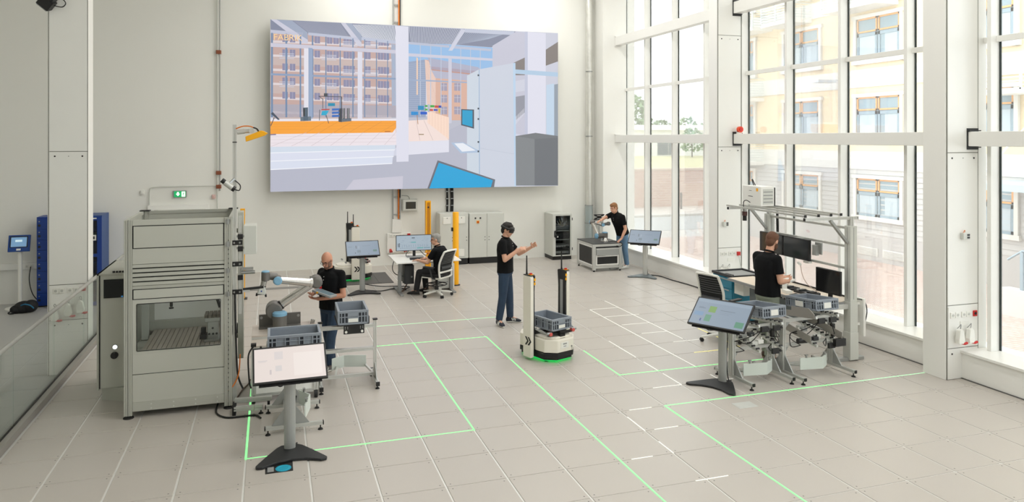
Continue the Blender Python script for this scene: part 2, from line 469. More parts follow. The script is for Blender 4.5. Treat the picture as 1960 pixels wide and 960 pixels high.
COL3 = column(2.3, 2.6, 'white square column between the two front window bays')
P = part('trim_1', M_WPAINT, None, lambda b: (b.box(8.64, 18.42, 0, 9.4, WALL_Y, CEIL_Z)), 0.006); struct(P, 'white corner pilaster between rear wall and windows', 'trim')
COL4 = column(13.06, 13.42, 'white column on the lower floor behind the glass railing', -3.30, -2.745, seams=(0.43, 0.98, 3.05), lo=LOW_Z, ext=0.0)

# ceiling lamps (unseen, added to brighten the hall)
def added_ceiling_lamp(x, y):
    t = thing('added_ceiling_lamp', 'long white unseen ceiling lamp added to light the hall', 'lamp', (x, y, CEIL_Z-0.5), 0, 'added ceiling lamps in rows')
    part('housing', M_WPAINT, t, lambda b: b.box(-0.15, -1.5, 0.0, 0.15, 1.5, 0.08))
    part('diffuser', mat('lamp_diffuser', (255, 250, 240), 0.5, 0, 0, emit=1.0), t, lambda b: b.box(-0.13, -1.48, -0.012, 0.13, 1.48, -0.001))
    for s in (-1.2, 1.2): part('hanger', M_STEEL, t, lambda b: b.cyl((0, s, 0.08), (0, s, 0.5), 0.004, n=6))
    ld = bpy.data.lights.new('added_lamp_light', 'AREA'); ld.shape = 'RECTANGLE'; ld.size = 0.26; ld.size_y = 2.96; ld.energy = LAMP_W; ld.color = (1.0, 0.98, 0.95)
    l = bpy.data.objects.new('added_lamp_light', ld); COL.objects.link(l); l.parent = t; l.location = (0, 0, -0.02)
LAMP_W = 75
for x in (2.2, 6.6):
    for y in (0.5, 6.5, 12.5, 16.8): added_ceiling_lamp(x, y)
# ================================================================ outside the windows
G_Z = -1.48
def paving_mat(name, base, alt, sx, sy, rough=0.8):
    m = mat(name, base, rough, 0, 0)
    nt = m.node_tree; n = nt.nodes; L = nt.links; b = n['Principled BSDF']
    tc = n.new('ShaderNodeTexCoord'); br = n.new('ShaderNodeTexBrick')
    br.inputs['Color1'].default_value = rgb(*base); br.inputs['Color2'].default_value = rgb(*alt)
    br.inputs['Mortar'].default_value = rgb(*[c*0.82 for c in base]); br.inputs['Scale'].default_value = 1.0
    br.inputs['Brick Width'].default_value = sx; br.inputs['Row Height'].default_value = sy; br.inputs['Mortar Size'].default_value = 0.012
    L.new(tc.outputs['Object'], br.inputs['Vector']); L.new(br.outputs['Color'], b.inputs['Base Color'])
    return m
G = part('ground', paving_mat('cobbles', (190, 184, 178), (200, 194, 188), 0.32, 0.24), None, lambda b: b.box(9.7, -30, G_Z-0.3, 90, 120, G_Z))
struct(G, 'pale cobbled yard outside the windows', 'ground')
P = part('pavement', paving_mat('brick_paving', (198, 172, 160), (206, 186, 176), 0.24, 0.12), None, lambda b: b.box(15.5, 2, G_Z, 22, 31, G_Z+0.03))
struct(P, 'reddish brick pavement along the yellow building', 'pavement')
K = part('kerb', mat('kerb_stone', (206, 202, 196), 0.8), None, lambda b: b.box(15.3, 2, G_Z, 15.5, 31, G_Z+0.06)); struct(K, 'pale stone edge of the brick pavement', 'kerb')
RD = part('road', mat('pale_asphalt', (178, 178, 176), 0.85, 0, 0.04, 2), None, lambda b: b.box(9.8, 33.6, G_Z, 60, 39.4, G_Z+0.012)); struct(RD, 'grey asphalt road in front of the brick wall', 'road')
K = part('kerb', mat('kerb_stone', (206, 202, 196), 0.8), None, lambda b: (b.box(9.8, 39.4, G_Z, 60, 39.6, G_Z+0.14))); struct(K, 'raised kerb on the far side of the road', 'kerb')
P = part('footpath', mat('path_slab', (200, 192, 184), 0.85, 0, 0.05, 1), None, lambda b: b.box(9.8, 39.6, G_Z, 60, 44, G_Z+0.12)); struct(P, 'pale footpath at the base of the brick wall', 'pavement')

# brick wall with a coping
def brick_wall():
    t = thing('brick_wall', 'long weathered red brick wall across the road', 'wall', (28, 44, G_Z))
    m = mat('old_brick', (176, 138, 122), 0.9, 0, 0)
    nt = m.node_tree; n = nt.nodes; L = nt.links; b = n['Principled BSDF']
    tc = n.new('ShaderNodeTexCoord'); br = n.new('ShaderNodeTexBrick'); mp = n.new('ShaderNodeMapping'); mp.inputs['Rotation'].default_value = (R(90), 0, 0)
    br.inputs['Color1'].default_value = rgb(188, 158, 146); br.inputs['Color2'].default_value = rgb(200, 174, 162); br.inputs['Mortar'].default_value = rgb(202, 190, 180)
    br.inputs['Scale'].default_value = 1; br.inputs['Brick Width'].default_value = 0.5; br.inputs['Row Height'].default_value = 0.16; br.inputs['Mortar Size'].default_value = 0.02
    L.new(tc.outputs['Object'], mp.inputs[0]); L.new(mp.outputs[0], br.inputs[0]); L.new(br.outputs[0], b.inputs['Base Color'])
    part('brickwork', m, t, lambda b: b.box(-18, 0, 0, 34, 0.5, 2.6))
    part('coping', mat('coping_stone', (206, 190, 176), 0.8), t, lambda b: b.box(-18, -0.05, 2.6, 34, 0.55, 2.72))
brick_wall()
for k in range(7):
    b = MB(); b.lathe([(0.07, 0), (0.07, 0.95), (0.085, 0.96), (0.085, 1.02), (0.03, 1.1)], n=10)
    o = b.obj('bollard', mat('bollard_grey', (112, 108, 104), 0.6), None, loc=(20.6+2.45*k, 42.4, G_Z+0.12))
    tag(o, 'dark bollard on the footpath below the brick wall', 'bollard', 'bollards along the brick wall')
T = part('terrace', mat('dry_grass', (196, 190, 150), 0.9, 0, 0.15, 1.5, 0.4, 8), None, lambda b: b.add([(10, 44.5, 1.05), (62, 44.5, 1.05), (62, 52, 1.7), (10, 52, 1.7), (10, 110, 1.7), (62, 110, 1.7), (10, 44.5, -1.8), (62, 44.5, -1.8), (62, 110, -1.8), (10, 110, -1.8)],
    [(0, 1, 2, 3), (3, 2, 5, 4), (0, 6, 7, 1), (1, 7, 8, 5, 2), (4, 5, 8, 9), (0, 3, 4, 9, 6)]))
struct(T, 'grassy bank above the brick wall', 'ground')
def white_hall():
    t = thing('low_white_building', 'low flat white building with dark openings above the wall', 'building', (34, 58, 1.7))
    part('wall', mat('render_white', (232, 232, 230), 0.8), t, lambda b: b.box(-20, 0, -0.2, 18, 10, 2.3))
    part('roof_edge', mat('roof_edge_white', (240, 240, 238), 0.7), t, lambda b: b.box(-20.3, -0.4, 2.3, 18.3, 10, 2.75))
    for x in (-15.5, -11.8, -6.6, -1.5, 3.8, 9):
        d = part('opening', mat('dark_opening', (104, 112, 118), 0.5), t, lambda b: b.box(x, -0.05, 0.1, x+2.1, 0.1, 1.75))
        part('opening_bar', M_GREY, d, lambda b: b.box(x+1.0, -0.08, 0.1, x+1.1, -0.05, 1.75))
white_hall()
M_LEAF = [mat('leaf_%s' % n, c, 0.8, 0, 0.25, 3) for n, c in (('a', (138, 162, 122)), ('b', (156, 176, 142)), ('c', (124, 148, 112)))]
M_BARK = mat('bark', (104, 92, 78), 0.9, 0, 0.1, 8)
def tree(x, y, z, h, w, label, k=0, n=420, trunk=0.35, group=None):
    t = thing('tree', label, 'tree', (x, y, z), 0, group)
    rnd = random.Random(int(x*13+y*7))
    def tr(b):
        b.tube([(0, 0, 0), (0.05*h*0.1, 0, h*0.3), (0, 0.05, h*0.75)], [0.05*h*trunk+0.03, 0.03*h*trunk+0.03, 0.02], 7)
        for q in range(5):
            a = q*1.3; b.tube([(0, 0, h*(0.25+0.08*q)), (math.cos(a)*w*0.3, math.sin(a)*w*0.3, h*(0.42+0.09*q))], [0.03*h*trunk, 0.012], 5)
    part('trunk', M_BARK, t, tr)
    def cr(b):
        for i in range(n):
            u = rnd.random(); a = rnd.random()*6.283; zz = h*(0.22+0.78*u)
            rr = w/2*math.sqrt(max(0.02, 1-(abs(u-0.42)/0.6)**2))*(0.55+0.45*rnd.random())
            c = V((math.cos(a)*rr, math.sin(a)*rr, zz)); s = (0.05+0.05*rnd.random())*w
            d1 = V((rnd.uniform(-1, 1), rnd.uniform(-1, 1), rnd.uniform(-1, 1))).normalized(); d2 = d1.cross(V((rnd.uniform(-1, 1), rnd.uniform(-1, 1), 1))).normalized()
            b.add([c-d1*s, c+d2*s*0.6, c+d1*s, c-d2*s*0.6], [(0, 1, 2, 3)])
    c = part('foliage', M_LEAF[k % 3], t, cr); c['kind'] = 'stuff'
tree(36.7, 71.5, 1.7, 6.2, 4.6, 'rounded green tree standing above the low white building', 0, 700)
tree(28.5, 71.5, 1.7, 7.0, 3.4, 'slim green tree rising behind the end of the low white building', 1, 600)
for i, (x, h) in enumerate(((23.6, 3.6), (32.3, 3.7), (41.3, 3.6), (44.6, 3.9), (47.9, 4.1), (51.2, 3.8))):
    tree(x, 73, 1.7, h, 3.1, 'low hazy green bush behind the white building', i, 300, 0.2, 'bushes behind the low white building')
tree(33.2, 53.5, 1.7, 2.4, 2.2, 'loose green shrub on the bank in front of the white building', 0, 260, 0.2)
tree(25.2, 53, 1.7, 1.6, 2.2, 'small pale shrub low on the grassy bank', 1, 200, 0.2)
tree(37.8, 53.5, 1.7, 1.5, 2.6, 'spreading pale shrub at the far end of the bank', 1, 200, 0.2)

# apartment building
def apartment():
    X = 22.0
    t = thing('apartment_building', 'cream apartment building with orange framed windows and balconies', 'building', (X, 20, G_Z))
    off = Matrix.Translation(-V((X, 20, G_Z)))
    def P(name, m, fn, parent=t, bevel=0):
        b = MB(off); fn(b); return b.obj(name, m, parent, bevel)
    mc = mat('cream_render', (222, 202, 168), 0.85, 0, 0.02, 2); mw = mat('white_render', (214, 211, 203), 0.85, 0, 0.015, 2)
    ms = mat('siding_white', (182, 179, 175), 0.6, 0, 0.02, 2); mp = mat('plinth_grey', (180, 176, 172), 0.85)
    Y0, Y1 = 2.0, 31.0
    P('wall', mc, lambda b: b.box(X, Y0, 2.75, X+9, Y1, 14.5))
    for z0, z1 in ((2.05, 2.75), (5.25, 5.95), (8.35, 9.0)): P('band', mw, lambda b: b.box(X-0.04, Y0, z0, X+0.2, Y1, z1))
    P('plinth', mp, lambda b: b.box(X-0.02, Y0, G_Z, X+9, Y1, -0.42))
    P('wall', ms, lambda b: b.box(X, Y0, -0.42, X+9, Y1, 2.06))
    for k in range(13):
        z = -0.42+k*0.19; P('siding_board', ms, lambda b: b.add([(X-0.035, Y0, z), (X-0.035, Y1, z), (X-0.012, Y1, z+0.183), (X-0.012, Y0, z+0.183), (X, Y0, z), (X, Y1, z), (X, Y0, z+0.183), (X, Y1, z+0.183)], [(0, 3, 2, 1), (0, 1, 5, 4), (2, 3, 6, 7)]))
    mo = mat('orange_frame', (216, 156, 92), 0.55); mb = mat('blue_grey_frame', (134, 152, 162), 0.55); mg = mat('house_glass', (138, 156, 164), 0.25, 0.0, 0.0, spec=0.15)
    mcur = mat('curtain', (176, 188, 194), 0.9)
    def window(y0, y1, z0, z1):
        w = P('window', mw, lambda b: (b.box(X-0.10, y0-0.14, z0-0.16, X+0.02, y0, z1+0.14), b.box(X-0.10, y1, z0-0.16, X+0.02, y1+0.14, z1+0.14), b.box(X-0.12, y0-0.2, z1, X+0.02, y1+0.2, z1+0.14), b.box(X-0.13, y0-0.2, z0-0.16, X+0.02, y1+0.2, z0)))
        P('pane', mg, lambda b: b.box(X-0.03, y0, z0, X+0.0, y1, z1), w)
        ym = (y0+y1)/2; zm = z0+(z1-z0)*0.64
        for a, c in ((y0, ym), (ym, y1)):
            a += 0.03; c -= 0.03
            P('lower_frame', mb, lambda b: (b.box(X-0.06, a, z0, X-0.03, a+0.09, zm), b.box(X-0.06, c-0.09, z0, X-0.03, c, zm), b.box(X-0.06, a, z0, X-0.03, c, z0+0.1), b.box(X-0.06, a, zm-0.12, X-0.03, c, zm)), w)
            P('upper_frame', mo, lambda b: (b.box(X-0.065, a, zm+0.03, X-0.03, a+0.06, z1), b.box(X-0.065, c-0.06, zm+0.03, X-0.03, c, z1), b.box(X-0.065, a, zm+0.03, X-0.03, c, zm+0.09), b.box(X-0.065, a, z1-0.06, X-0.03, c, z1)), w)
            P('curtain', mcur, lambda b: b.box(X-0.034, a+0.12, z0+0.12, X-0.031, c-(0.1 if a > ym else 0.3), zm-0.12), w)
    for z0, z1 in ((0.25, 1.7), (3.32, 4.86), (6.3, 7.92), (9.4, 11.0)):
        for y0, y1 in ((21.28, 23.4), (25.5, 27.7), (29.9, 30.7), (16.9, 18.6), (12.6, 14.6)):
            window(y0, y1, z0, z1)
    mrail = mat('balcony_rail', (214, 220, 220), 0.5, 0.2)
    def balcony(y0, y1, z):
        bl = P('balcony', mat('balcony_slab', (232, 230, 224), 0.8), lambda b: b.box(X-1.1, y0, z, X, y1, z+0.16))
        def rails(b):
            for q in range(8):
                zz = z+0.25+q*0.115
                b.bar((X-1.08, y0, zz), (X-1.08, y1, zz), 0.03, 0.03)
                b.bar((X-1.08, y0+0.02, zz), (X, y0+0.02, zz), 0.03, 0.03); b.bar((X-1.08, y1-0.02, zz), (X, y1-0.02, zz), 0.03, 0.03)
        P('rail', mrail, rails, bl)
        for y in (y0+0.02, (y0+y1)/2, y1-0.02): P('rail_post', mrail, lambda b: b.box(X-1.1, y-0.03, z+0.1, X-1.05, y+0.03, z+1.15), bl)
    for y0, y1, z in ((26.0, 28.0, 8.2), (28.6, 30.3, 8.2), (21.4, 24.2, 8.2), (29.2, 30.6, 5.0), (29.2, 30.6, 2.0), (15.9, 17.4, 4.6)): balcony(y0, y1, z)
    lp = P('wall_lamp', mat('lamp_grey', (206, 212, 216), 0.4), lambda b: (b.box(X-1.2, 24.2, 5.5, X-0.3, 24.6, 5.62), b.bar((X-0.4, 24.4, 5.56), (X, 24.4, 5.66), 0.06, 0.06)))
    for y in (21.1, 22.35):
        v = P('vent', mw, lambda b: b.box(X-0.05, y, -1.25, X, y+1.0, -0.95))
        for q in range(5): P('vent_slat', mat('vent_grey', (168, 166, 162), 0.6), lambda b: b.box(X-0.06, y+0.05, -1.22+q*0.052, X-0.05, y+0.95, -1.2+q*0.052), v)
    P('camera', M_WHITE, lambda b: (b.cyl((X-0.3, 24.0, 2.55), (X-0.02, 24.2, 2.6), 0.09), b.box(X-0.1, 24.1, 2.4, X, 24.3, 2.7)))
    P('canopy', mat('canopy_blue', (176, 196, 206), 0.4), lambda b: b.box(X-2.2, 12, 1.75, X, 17.1, 1.95))
    P('canopy_tie', mrail, lambda b: b.bar((X-2.0, 16.6, 1.95), (X, 16.6, 3.6), 0.04, 0.04))
apartment()
def stair_wall():
    t = thing('entrance_stair', 'pale concrete entrance steps with metal handrail beside the building', 'stairs', (18.6, 14.3, G_Z))
    m = mat('pale_concrete', (214, 210, 206), 0.85, 0, 0.03, 3)
    part('side_wall', m, t, lambda b: b.prism([(-0.4, 0), (2.8, 0), (2.8, 1.0), (1.2, 1.0), (1.2, 0.75), (0.6, 0.75), (0.6, 0.5), (-0.4, 0.5)], 0, 0.3, 'yz') if False else b.box(0, -3, 0, 0.3, 0.4, 0.75))
    for k in range(4): part('step', m, t, lambda b: b.box(0.3, -0.2-0.3*k-0.3, 0, 2.6, -0.2-0.3*k, 0.18*(k+1)))
    mr = mat('rail_zinc', (150, 166, 176), 0.4, 0.5)
    for y in (-2.6, -1.4, -0.1): part('rail_post', mr, t, lambda b: b.box(0.08, y-0.04, 0.75, 0.16, y+0.04, 1.75))
    part('handrail', mr, t, lambda b: b.tube([(0.12, -3, 1.78), (0.12, -0.1, 1.78), (0.12, 0.3, 1.5)], 0.03, 8))
    for q in range(3): part('rail_bar', mr, t, lambda b: b.tube([(0.12, -3, 0.95+0.25*q), (0.12, -0.1, 0.95+0.25*q)], 0.012, 6))
stair_wall()
# ================================================================ video wall and fittings on the rear wall
YS = 18.65
def video_wall():
    x0, x1, z0, z1 = -0.03, 7.405, 1.968, 6.12
    t = thing('video_wall', 'huge wide video screen showing a virtual factory hall', 'screen', (x0, WALL_Y, z0))
    off = Matrix.Translation(-V((x0, WALL_Y, z0)))
    def P(name, m, fn, parent=t):
        b = MB(off); fn(b); return b.obj(name, m, parent)
    P('cabinet', mat('screen_edge', (206, 206, 204), 0.5), lambda b: b.box(x0, YS+0.004, z0, x1, YS+0.1, z1))
    for x in (0.8, 3.7, 6.6): P('wall_bracket', M_STEEL, lambda b: b.box(x-0.06, YS+0.1, z0+0.3, x+0.06, WALL_Y, z1-0.3))
    b = MB(off)
    def C(ox, oy, k):
        return lambda x, y: (ox+x/k, oy+y/k)
    qa, qb, qc, qd = C(500, 20, 2.666), C(510, 30, 5.646), C(750, 40, 4.573), C(510, 170, 4.8)
    def P2(px, py, lay):
        p = pY(px, py, YS)
        return V((min(max(p.x, x0), x1), YS+0.0035-0.0002*lay, min(max(p.z, z0), z1)))
    def poly(q, lay, col, *pts):
        b.c = col; b.poly([P2(*q(x, y), lay) for x, y in pts])
    def line(q, lay, col, x0_, y0_, x1_, y1_, w=3):
        dx, dy = x1_-x0_, y1_-y0_; l = math.hypot(dx, dy); nx, ny = -dy/l*w/2, dx/l*w/2
        poly(q, lay, col, (x0_+nx, y0_+ny), (x1_+nx, y1_+ny), (x1_-nx, y1_-ny), (x0_-nx, y0_-ny))
    b.c = (212, 214, 230); b.poly([V((x0, YS+0.0035, z0)), V((x1, YS+0.0035, z0)), V((x1, YS+0.0035, z1)), V((x0, YS+0.0035, z1))])
    # sky and far houses
    poly(qa, 1, (150, 190, 232), (640, 150), (1190, 190), (1190, 330), (640, 330))
    poly(qa, 2, (198, 168, 162), (48, 95), (690, 150), (690, 545), (48, 545))
    poly(qa, 2, (168, 190, 216), (662, 170), (690, 175), (690, 545), (668, 545))
    for k in range(6):
        y = 128+72*k; poly(qa, 3, (226, 214, 216), (60, y+24), (665, y+48), (665, y+60), (60, y+36))
        if k % 2 == 1: poly(qa, 3, (202, 182, 178), (60, y+38), (665, y+62), (665, y+100), (60, y+78))
    for k in range(6):
        for x in (108, 146, 272, 335, 368, 420, 450, 530, 595, 625):
            y = 50+72*k+x*0.036
            if y < 110: continue
            poly(qa, 4, (140, 138, 168), (x, y), (x+28, y+1), (x+28, y+36), (x, y+35))
            line(qa, 5, (190, 192, 212), x+14, y, x+14, y+36, 1.6)
        for x in (92, 308, 415, 525):
            y = 58+72*k+x*0.036
            if y < 110 or (k + x) % 2: continue
            for q in range(4): line(qa, 5, (206, 210, 226), x, y+14+q*8, x+76, y+16+q*8, 3)
    poly(qa, 3, (176, 170, 182), (48, 478), (690, 485), (690, 545), (48, 545))
    # sign on the house
    # glass tower and gabled house to the right
    poly(qa, 2, (150, 164, 192), (752, 262), (840, 250), (840, 545), (752, 545))
    for k in range(26): line(qa, 3, (176, 188, 210), 752, 275+k*10, 840, 268+k*10.3, 1.5)
    poly(qa, 3, (240, 206, 182), (792, 238), (800, 243), (800, 430), (792, 430))
    poly(qa, 3, (220, 178, 160), (835, 250), (1130, 300), (1130, 560), (850, 560))
    poly(qa, 3, (240, 216, 206), (835, 250), (858, 262), (890, 345), (890, 560), (850, 560))
    poly(qa, 4, (176, 178, 200), (850, 240), (1110, 290), (1110, 325), (868, 300))
    poly(qa, 4, (184, 184, 204), (868, 305), (1110, 330), (1110, 362), (890, 345))
    poly(qa, 4, (196, 150, 136), (860, 285), (1110, 310), (1110, 332), (870, 305))
    for x in (915, 985):
        for y in (370, 430, 490): poly(qa, 4, (164, 158, 178), (x, y), (x+34, y+1), (x+34, y+40), (x, y+39)); line(qa, 5, (208, 206, 220), x+17, y, x+17, y+40, 2); line(qa, 5, (208, 206, 220), x, y+14, x+34, y+14, 2)
    poly(qa, 2, (190, 192, 206), (60, 535), (1060, 540), (1060, 700), (60, 700))
    # roof
    poly(qa, 6, (132, 138, 160), (40, 40), (1300, 108), (1300, 128), (1175, 188), (960, 172), (760, 168), (690, 160), (500, 135), (240, 118), (48, 98))
    for k in range(30):
        x = 470+k*7.6; d = 62-k*1.9; line(qa, 7, (238, 240, 248), x, 62+x*0.02, x+d, 128+(x+d)*0.042, 2.6)
    for k in range(26): x = 170+k*9; line(qa, 7, (168, 172, 190), x, 48+x*0.03, x+95-k*1.6, 128+(k*0.7), 1.8)
    for k in range(30): x = 756+k*9; d = 10-k*1.9; line(qa, 7, (206, 210, 224), x, 78+(x-756)*0.05, x+d, 165+(x-756)*0.03, 2.4)
    for k in range(22): x = 1050+k*11; line(qa, 7, (168, 178, 198), x, 94+(x-1050)*0.05, x-62-k*3, 178+k*0.8-k*2.3, 2.2)
    poly(qa, 8, (196, 202, 220), (1040, 95), (1290, 108), (1295, 126), (1040, 112))
    poly(qa, 8, (206, 206, 222), (48, 42), (78, 44), (238, 150), (238, 168), (205, 165))
    poly(qa, 8, (160, 170, 192), (78, 44), (158, 52), (236, 112), (238, 150))
    poly(qa, 8, (206, 206, 222), (405, 62), (430, 64), (512, 165), (512, 185), (495, 182))
    poly(qa, 8, (160, 170, 192), (430, 64), (462, 66), (512, 125), (512, 165))
    poly(qa, 8, (208, 210, 226), (1020, 94), (1045, 98), (975, 205), (955, 205))
    poly(qa, 8, (196, 198, 216), (48, 98), (212, 112), (212, 128), (48, 116))
    poly(qa, 8, (190, 196, 216), (240, 112), (500, 138), (500, 152), (240, 126))
    poly(qa, 8, (190, 196, 216), (512, 135), (690, 155), (690, 172), (512, 152))
    poly(qa, 8, (188, 194, 214), (752, 160), (960, 178), (960, 190), (752, 172)); poly(qa, 8, (188, 194, 214), (985, 180), (1175, 196), (1172, 208), (985, 194))
    # window frames of the drawn hall
    for x, w in ((55, 10), (128, 9), (200, 8), (262, 8), (330, 6), (403, 6), (468, 6), (528, 5), (588, 5), (645, 4)): poly(qa, 9, (112, 138, 172), (x-w/2, 110+x*0.07), (x+w/2, 110+x*0.07), (x+w/2, 545), (x-w/2, 545))
    for x in (812, 865, 918, 1018, 1068, 1118): poly(qa, 9, (190, 200, 220), (x-2, 172+(x-752)*0.07), (x+2, 172+(x-752)*0.07), (x+2, 540), (x-2, 540))
    poly(qa, 10, (206, 204, 220), (48, 165), (690, 202), (690, 220), (48, 185)); poly(qa, 10, (140, 160, 192), (48, 320), (690, 344), (690, 353), (48, 330))
    poly(qa, 10, (206, 206, 222), (752, 218), (1200, 246), (1200, 258), (752, 234)); poly(qa, 10, (160, 176, 204), (752, 350), (1060, 364), (1060, 371), (752, 357))
    poly(qa, 11, (230, 228, 238), (218, 192), (241, 194), (241, 552), (218, 552)); poly(qa, 11, (150, 168, 198), (241, 190), (262, 192), (262, 552), (241, 552))
    poly(qa, 11, (222, 222, 236), (492, 210), (516, 212), (516, 556), (492, 556)); poly(qa, 11, (206, 206, 222), (955, 245), (972, 247), (972, 575), (955, 575))
    # floor of the drawn hall
    poly(qa, 12, (184, 186, 202), (40, 780), (690, 740), (1060, 560), (1300, 640), (1300, 930), (40, 930))
    poly(qd, 12, (236, 232, 240), (30, 275), (1200, 272), (1200, 300), (30, 302))
    poly(qd, 13, (252, 164, 44), (30, 298), (1200, 292), (1200, 350), (1158, 400), (30, 415))
    poly(qd, 13, (240, 230, 236), (30, 415), (1158, 400), (1200, 345), (1200, 515), (30, 532))
    for x, xt in ((45, 310), (230, 430), (412, 560), (590, 700), (762, 830), (925, 985), (1085, 1130)): line(qd, 14, (206, 190, 196), x, 528-x*0.014, xt+60, 400-xt*0.002, 3); line(qd, 14, (214, 138, 44), xt+60, 400, xt+230 if xt < 1100 else xt+55, 300, 2.4)
    for y in (432, 460, 492): line(qd, 14, (214, 200, 206), 30, y+6, 1190, y-8, 2.4)
    for y in (318, 340, 368): line(qd, 14, (226, 146, 46), 30, y+5, 1180, y-4, 2)
    for k, (ya, yb) in enumerate(((532, 592), (592, 668), (668, 745))):
        a = 17+k*14
        poly(qd, 13, ((214, 224, 238), (222, 226, 242), (220, 226, 242))[k], (30, ya), (1185-k*12, ya-a), (1180-k*12, yb-a-14), (30, yb))
        line(qd, 14, (242, 244, 252), 30, yb-4, 1180-k*12, yb-a-16, 9)
    poly(qd, 14, (204, 202, 216), (728, 925), (800, 835), (1255, 800), (1250, 918))
    poly(qa, 13, (246, 226, 220), (750, 562), (850, 556), (958, 660), (958, 668), (750, 668)); poly(qa, 14, (252, 222, 204), (848, 512), (958, 545), (958, 658), (848, 572))
    for k in range(7): line(qa, 15, (238, 202, 184), 858+k*15, 517+k*4.4, 858+k*15, 580+k*11, 1.6)
    poly(qa, 14, (228, 228, 240), (750, 668), (958, 662), (958, 722), (750, 736)); poly(qa, 15, (226, 226, 240), (685, 78), (752, 82), (752, 770), (690, 772))
    for x in (790, 830): line(qa, 14, (206, 186, 186), x, 560, x+40*(x-760)/60, 662, 2)
    line(qa, 15, (160, 140, 110), 804, 632, 830, 632, 5); line(qa, 15, (190, 110, 40), 630, 617, 660, 617, 5)
    # drawn machines
    poly(qd, 16, (78, 96, 112), (335, 172), (382, 170), (382, 290), (340, 296)); poly(qd, 16, (104, 118, 130), (312, 258), (410, 252), (410, 292), (312, 296)); poly(qd, 17, (30, 32, 36), (340, 180), (352, 180), (352, 250), (340, 250))
    line(qd, 16, (70, 76, 88), 480, 68, 690, 72, 6); line(qd, 16, (70, 76, 88), 690, 72, 690, 300, 9); line(qd, 16, (90, 96, 106), 518, 90, 518, 180, 7); line(qd, 16, (90, 96, 106), 480, 66, 522, 98, 6); poly(qd, 16, (64, 70, 78), (528, 40), (562, 40), (562, 66), (528, 66))
    poly(qd, 16, (0, 140, 176), (565, 130), (630, 130), (630, 158), (565, 158)); poly(qd, 16, (186, 66, 60), (505, 185), (580, 183), (580, 194), (505, 196)); poly(qd, 17, (20, 168, 206), (512, 202), (575, 198), (550, 242), (502, 242))
    line(qd, 17, (80, 70, 70), 548, 240, 572, 316, 6); line(qd, 17, (80, 90, 100), 490, 190, 486, 290, 6); poly(qd, 16, (60, 66, 76), (662, 180), (694, 178), (694, 306), (662, 302))
    for y in (180, 210, 240): poly(qd, 17, (44, 106, 190), (602, y), (670, y-2), (670, y+16), (602, y+20))
    for x in (700, 740): poly(qd, 17, (36, 38, 44), (x, 178), (x+22, 177), (x+22, 272), (x, 274)); line(qd, 18, (200, 204, 210), x+11, 178, x+11, 270, 5)
    poly(qd, 17, (96, 108, 122), (690, 274), (780, 268), (780, 296), (690, 304))
    line(qd, 17, (54, 62, 78), 40, 340, 72, 262, 7); poly(qd, 17, (66, 78, 96), (40, 228), (58, 212), (122, 280), (108, 286)); poly(qd, 17, (134, 120, 150), (30, 415), (88, 412), (88, 424), (30, 426))
    for i, (x, y, w, h, c) in enumerate(((800, 485, 30, 22, (0, 140, 190)), (765, 515, 36, 18, (20, 140, 210)), (835, 482, 14, 10, (60, 170, 70)), (862, 482, 22, 12, (60, 170, 70)), (885, 484, 20, 12, (200, 60, 50)), (905, 484, 14, 12, (40, 70, 180)), (835, 500, 14, 10, (70, 170, 60)), (855, 502, 22, 10, (200, 60, 50)), (880, 502, 20, 10, (40, 80, 190)), (812, 516, 34, 14, (20, 90, 200)), (850, 478, 10, 40, (170, 190, 206)), (905, 500, 8, 22, (210, 190, 60)))):
        poly(qa, 16, c, (x, y), (x+w, y+1), (x+w, y+h), (x, y+h))
    line(qa, 16, (170, 120, 70), 795, 532, 800, 580, 3)
    # right side: wall, column, stairs, cabinet, tablet
    poly(qa, 12, (200, 200, 216), (1180, 180), (1300, 108), (1350, 112), (1350, 640), (1180, 600)); poly(qa, 13, (132, 124, 122), (1285, 268), (1345, 240), (1345, 330), (1285, 330)); poly(qa, 12, (206, 208, 222), (1350, 105), (1520, 118), (1520, 650), (1350, 650))
    poly(qa, 13, (132, 124, 120), (1452, 200), (1520, 160), (1520, 260), (1452, 282)); poly(qa, 14, (226, 226, 240), (1360, 108), (1452, 116), (1452, 632), (1360, 632)); poly(qa, 14, (196, 200, 220), (1345, 108), (1360, 108), (1360, 632), (1345, 632))
    poly(qa, 15, (180, 206, 230), (1290, 300), (1520, 316), (1520, 338), (1290, 322)); poly(qa, 14, (150, 152, 164), (1298, 440), (1345, 432), (1345, 520), (1298, 560)); poly(qa, 14, (210, 212, 226), (1298, 360), (1345, 350), (1345, 410), (1298, 416)); poly(qa, 14, (150, 160, 172), (1495, 378), (1520, 374), (1520, 642), (1495, 642)); poly(qa, 14, (196, 216, 236), (1455, 380), (1495, 372), (1495, 640), (1455, 640))
    for k in range(9): line(qa, 15, (232, 232, 242), 1300+k*5, 540-k*5, 1300+k*5, 580-k*6, 1.6)
    poly(qa, 16, (206, 216, 228), (1050, 332), (1112, 300), (1112, 900), (1050, 880)); poly(qa, 16, (206, 212, 226), (1112, 300), (1288, 268), (1298, 900), (1112, 905)); line(qa, 17, (150, 180, 212), 1112, 300, 1114, 900, 3.5); poly(qa, 17, (190, 214, 238), (1285, 268), (1297, 267), (1302, 897), (1292, 897)); line(qa, 17, (190, 198, 214), 1116, 702, 1292, 732, 2)
    poly(qa, 18, (70, 80, 96), (1020, 503), (1086, 505), (1086, 603), (1020, 585)); poly(qa, 19, (0, 158, 206), (1026, 508), (1078, 510), (1078, 594), (1026, 580))
    poly(qa, 18, (176, 196, 222), (968, 674), (1030, 672), (1114, 716), (1114, 724), (1018, 728)); poly(qa, 19, (236, 240, 248), (985, 678), (1030, 676), (1095, 714), (1025, 720))
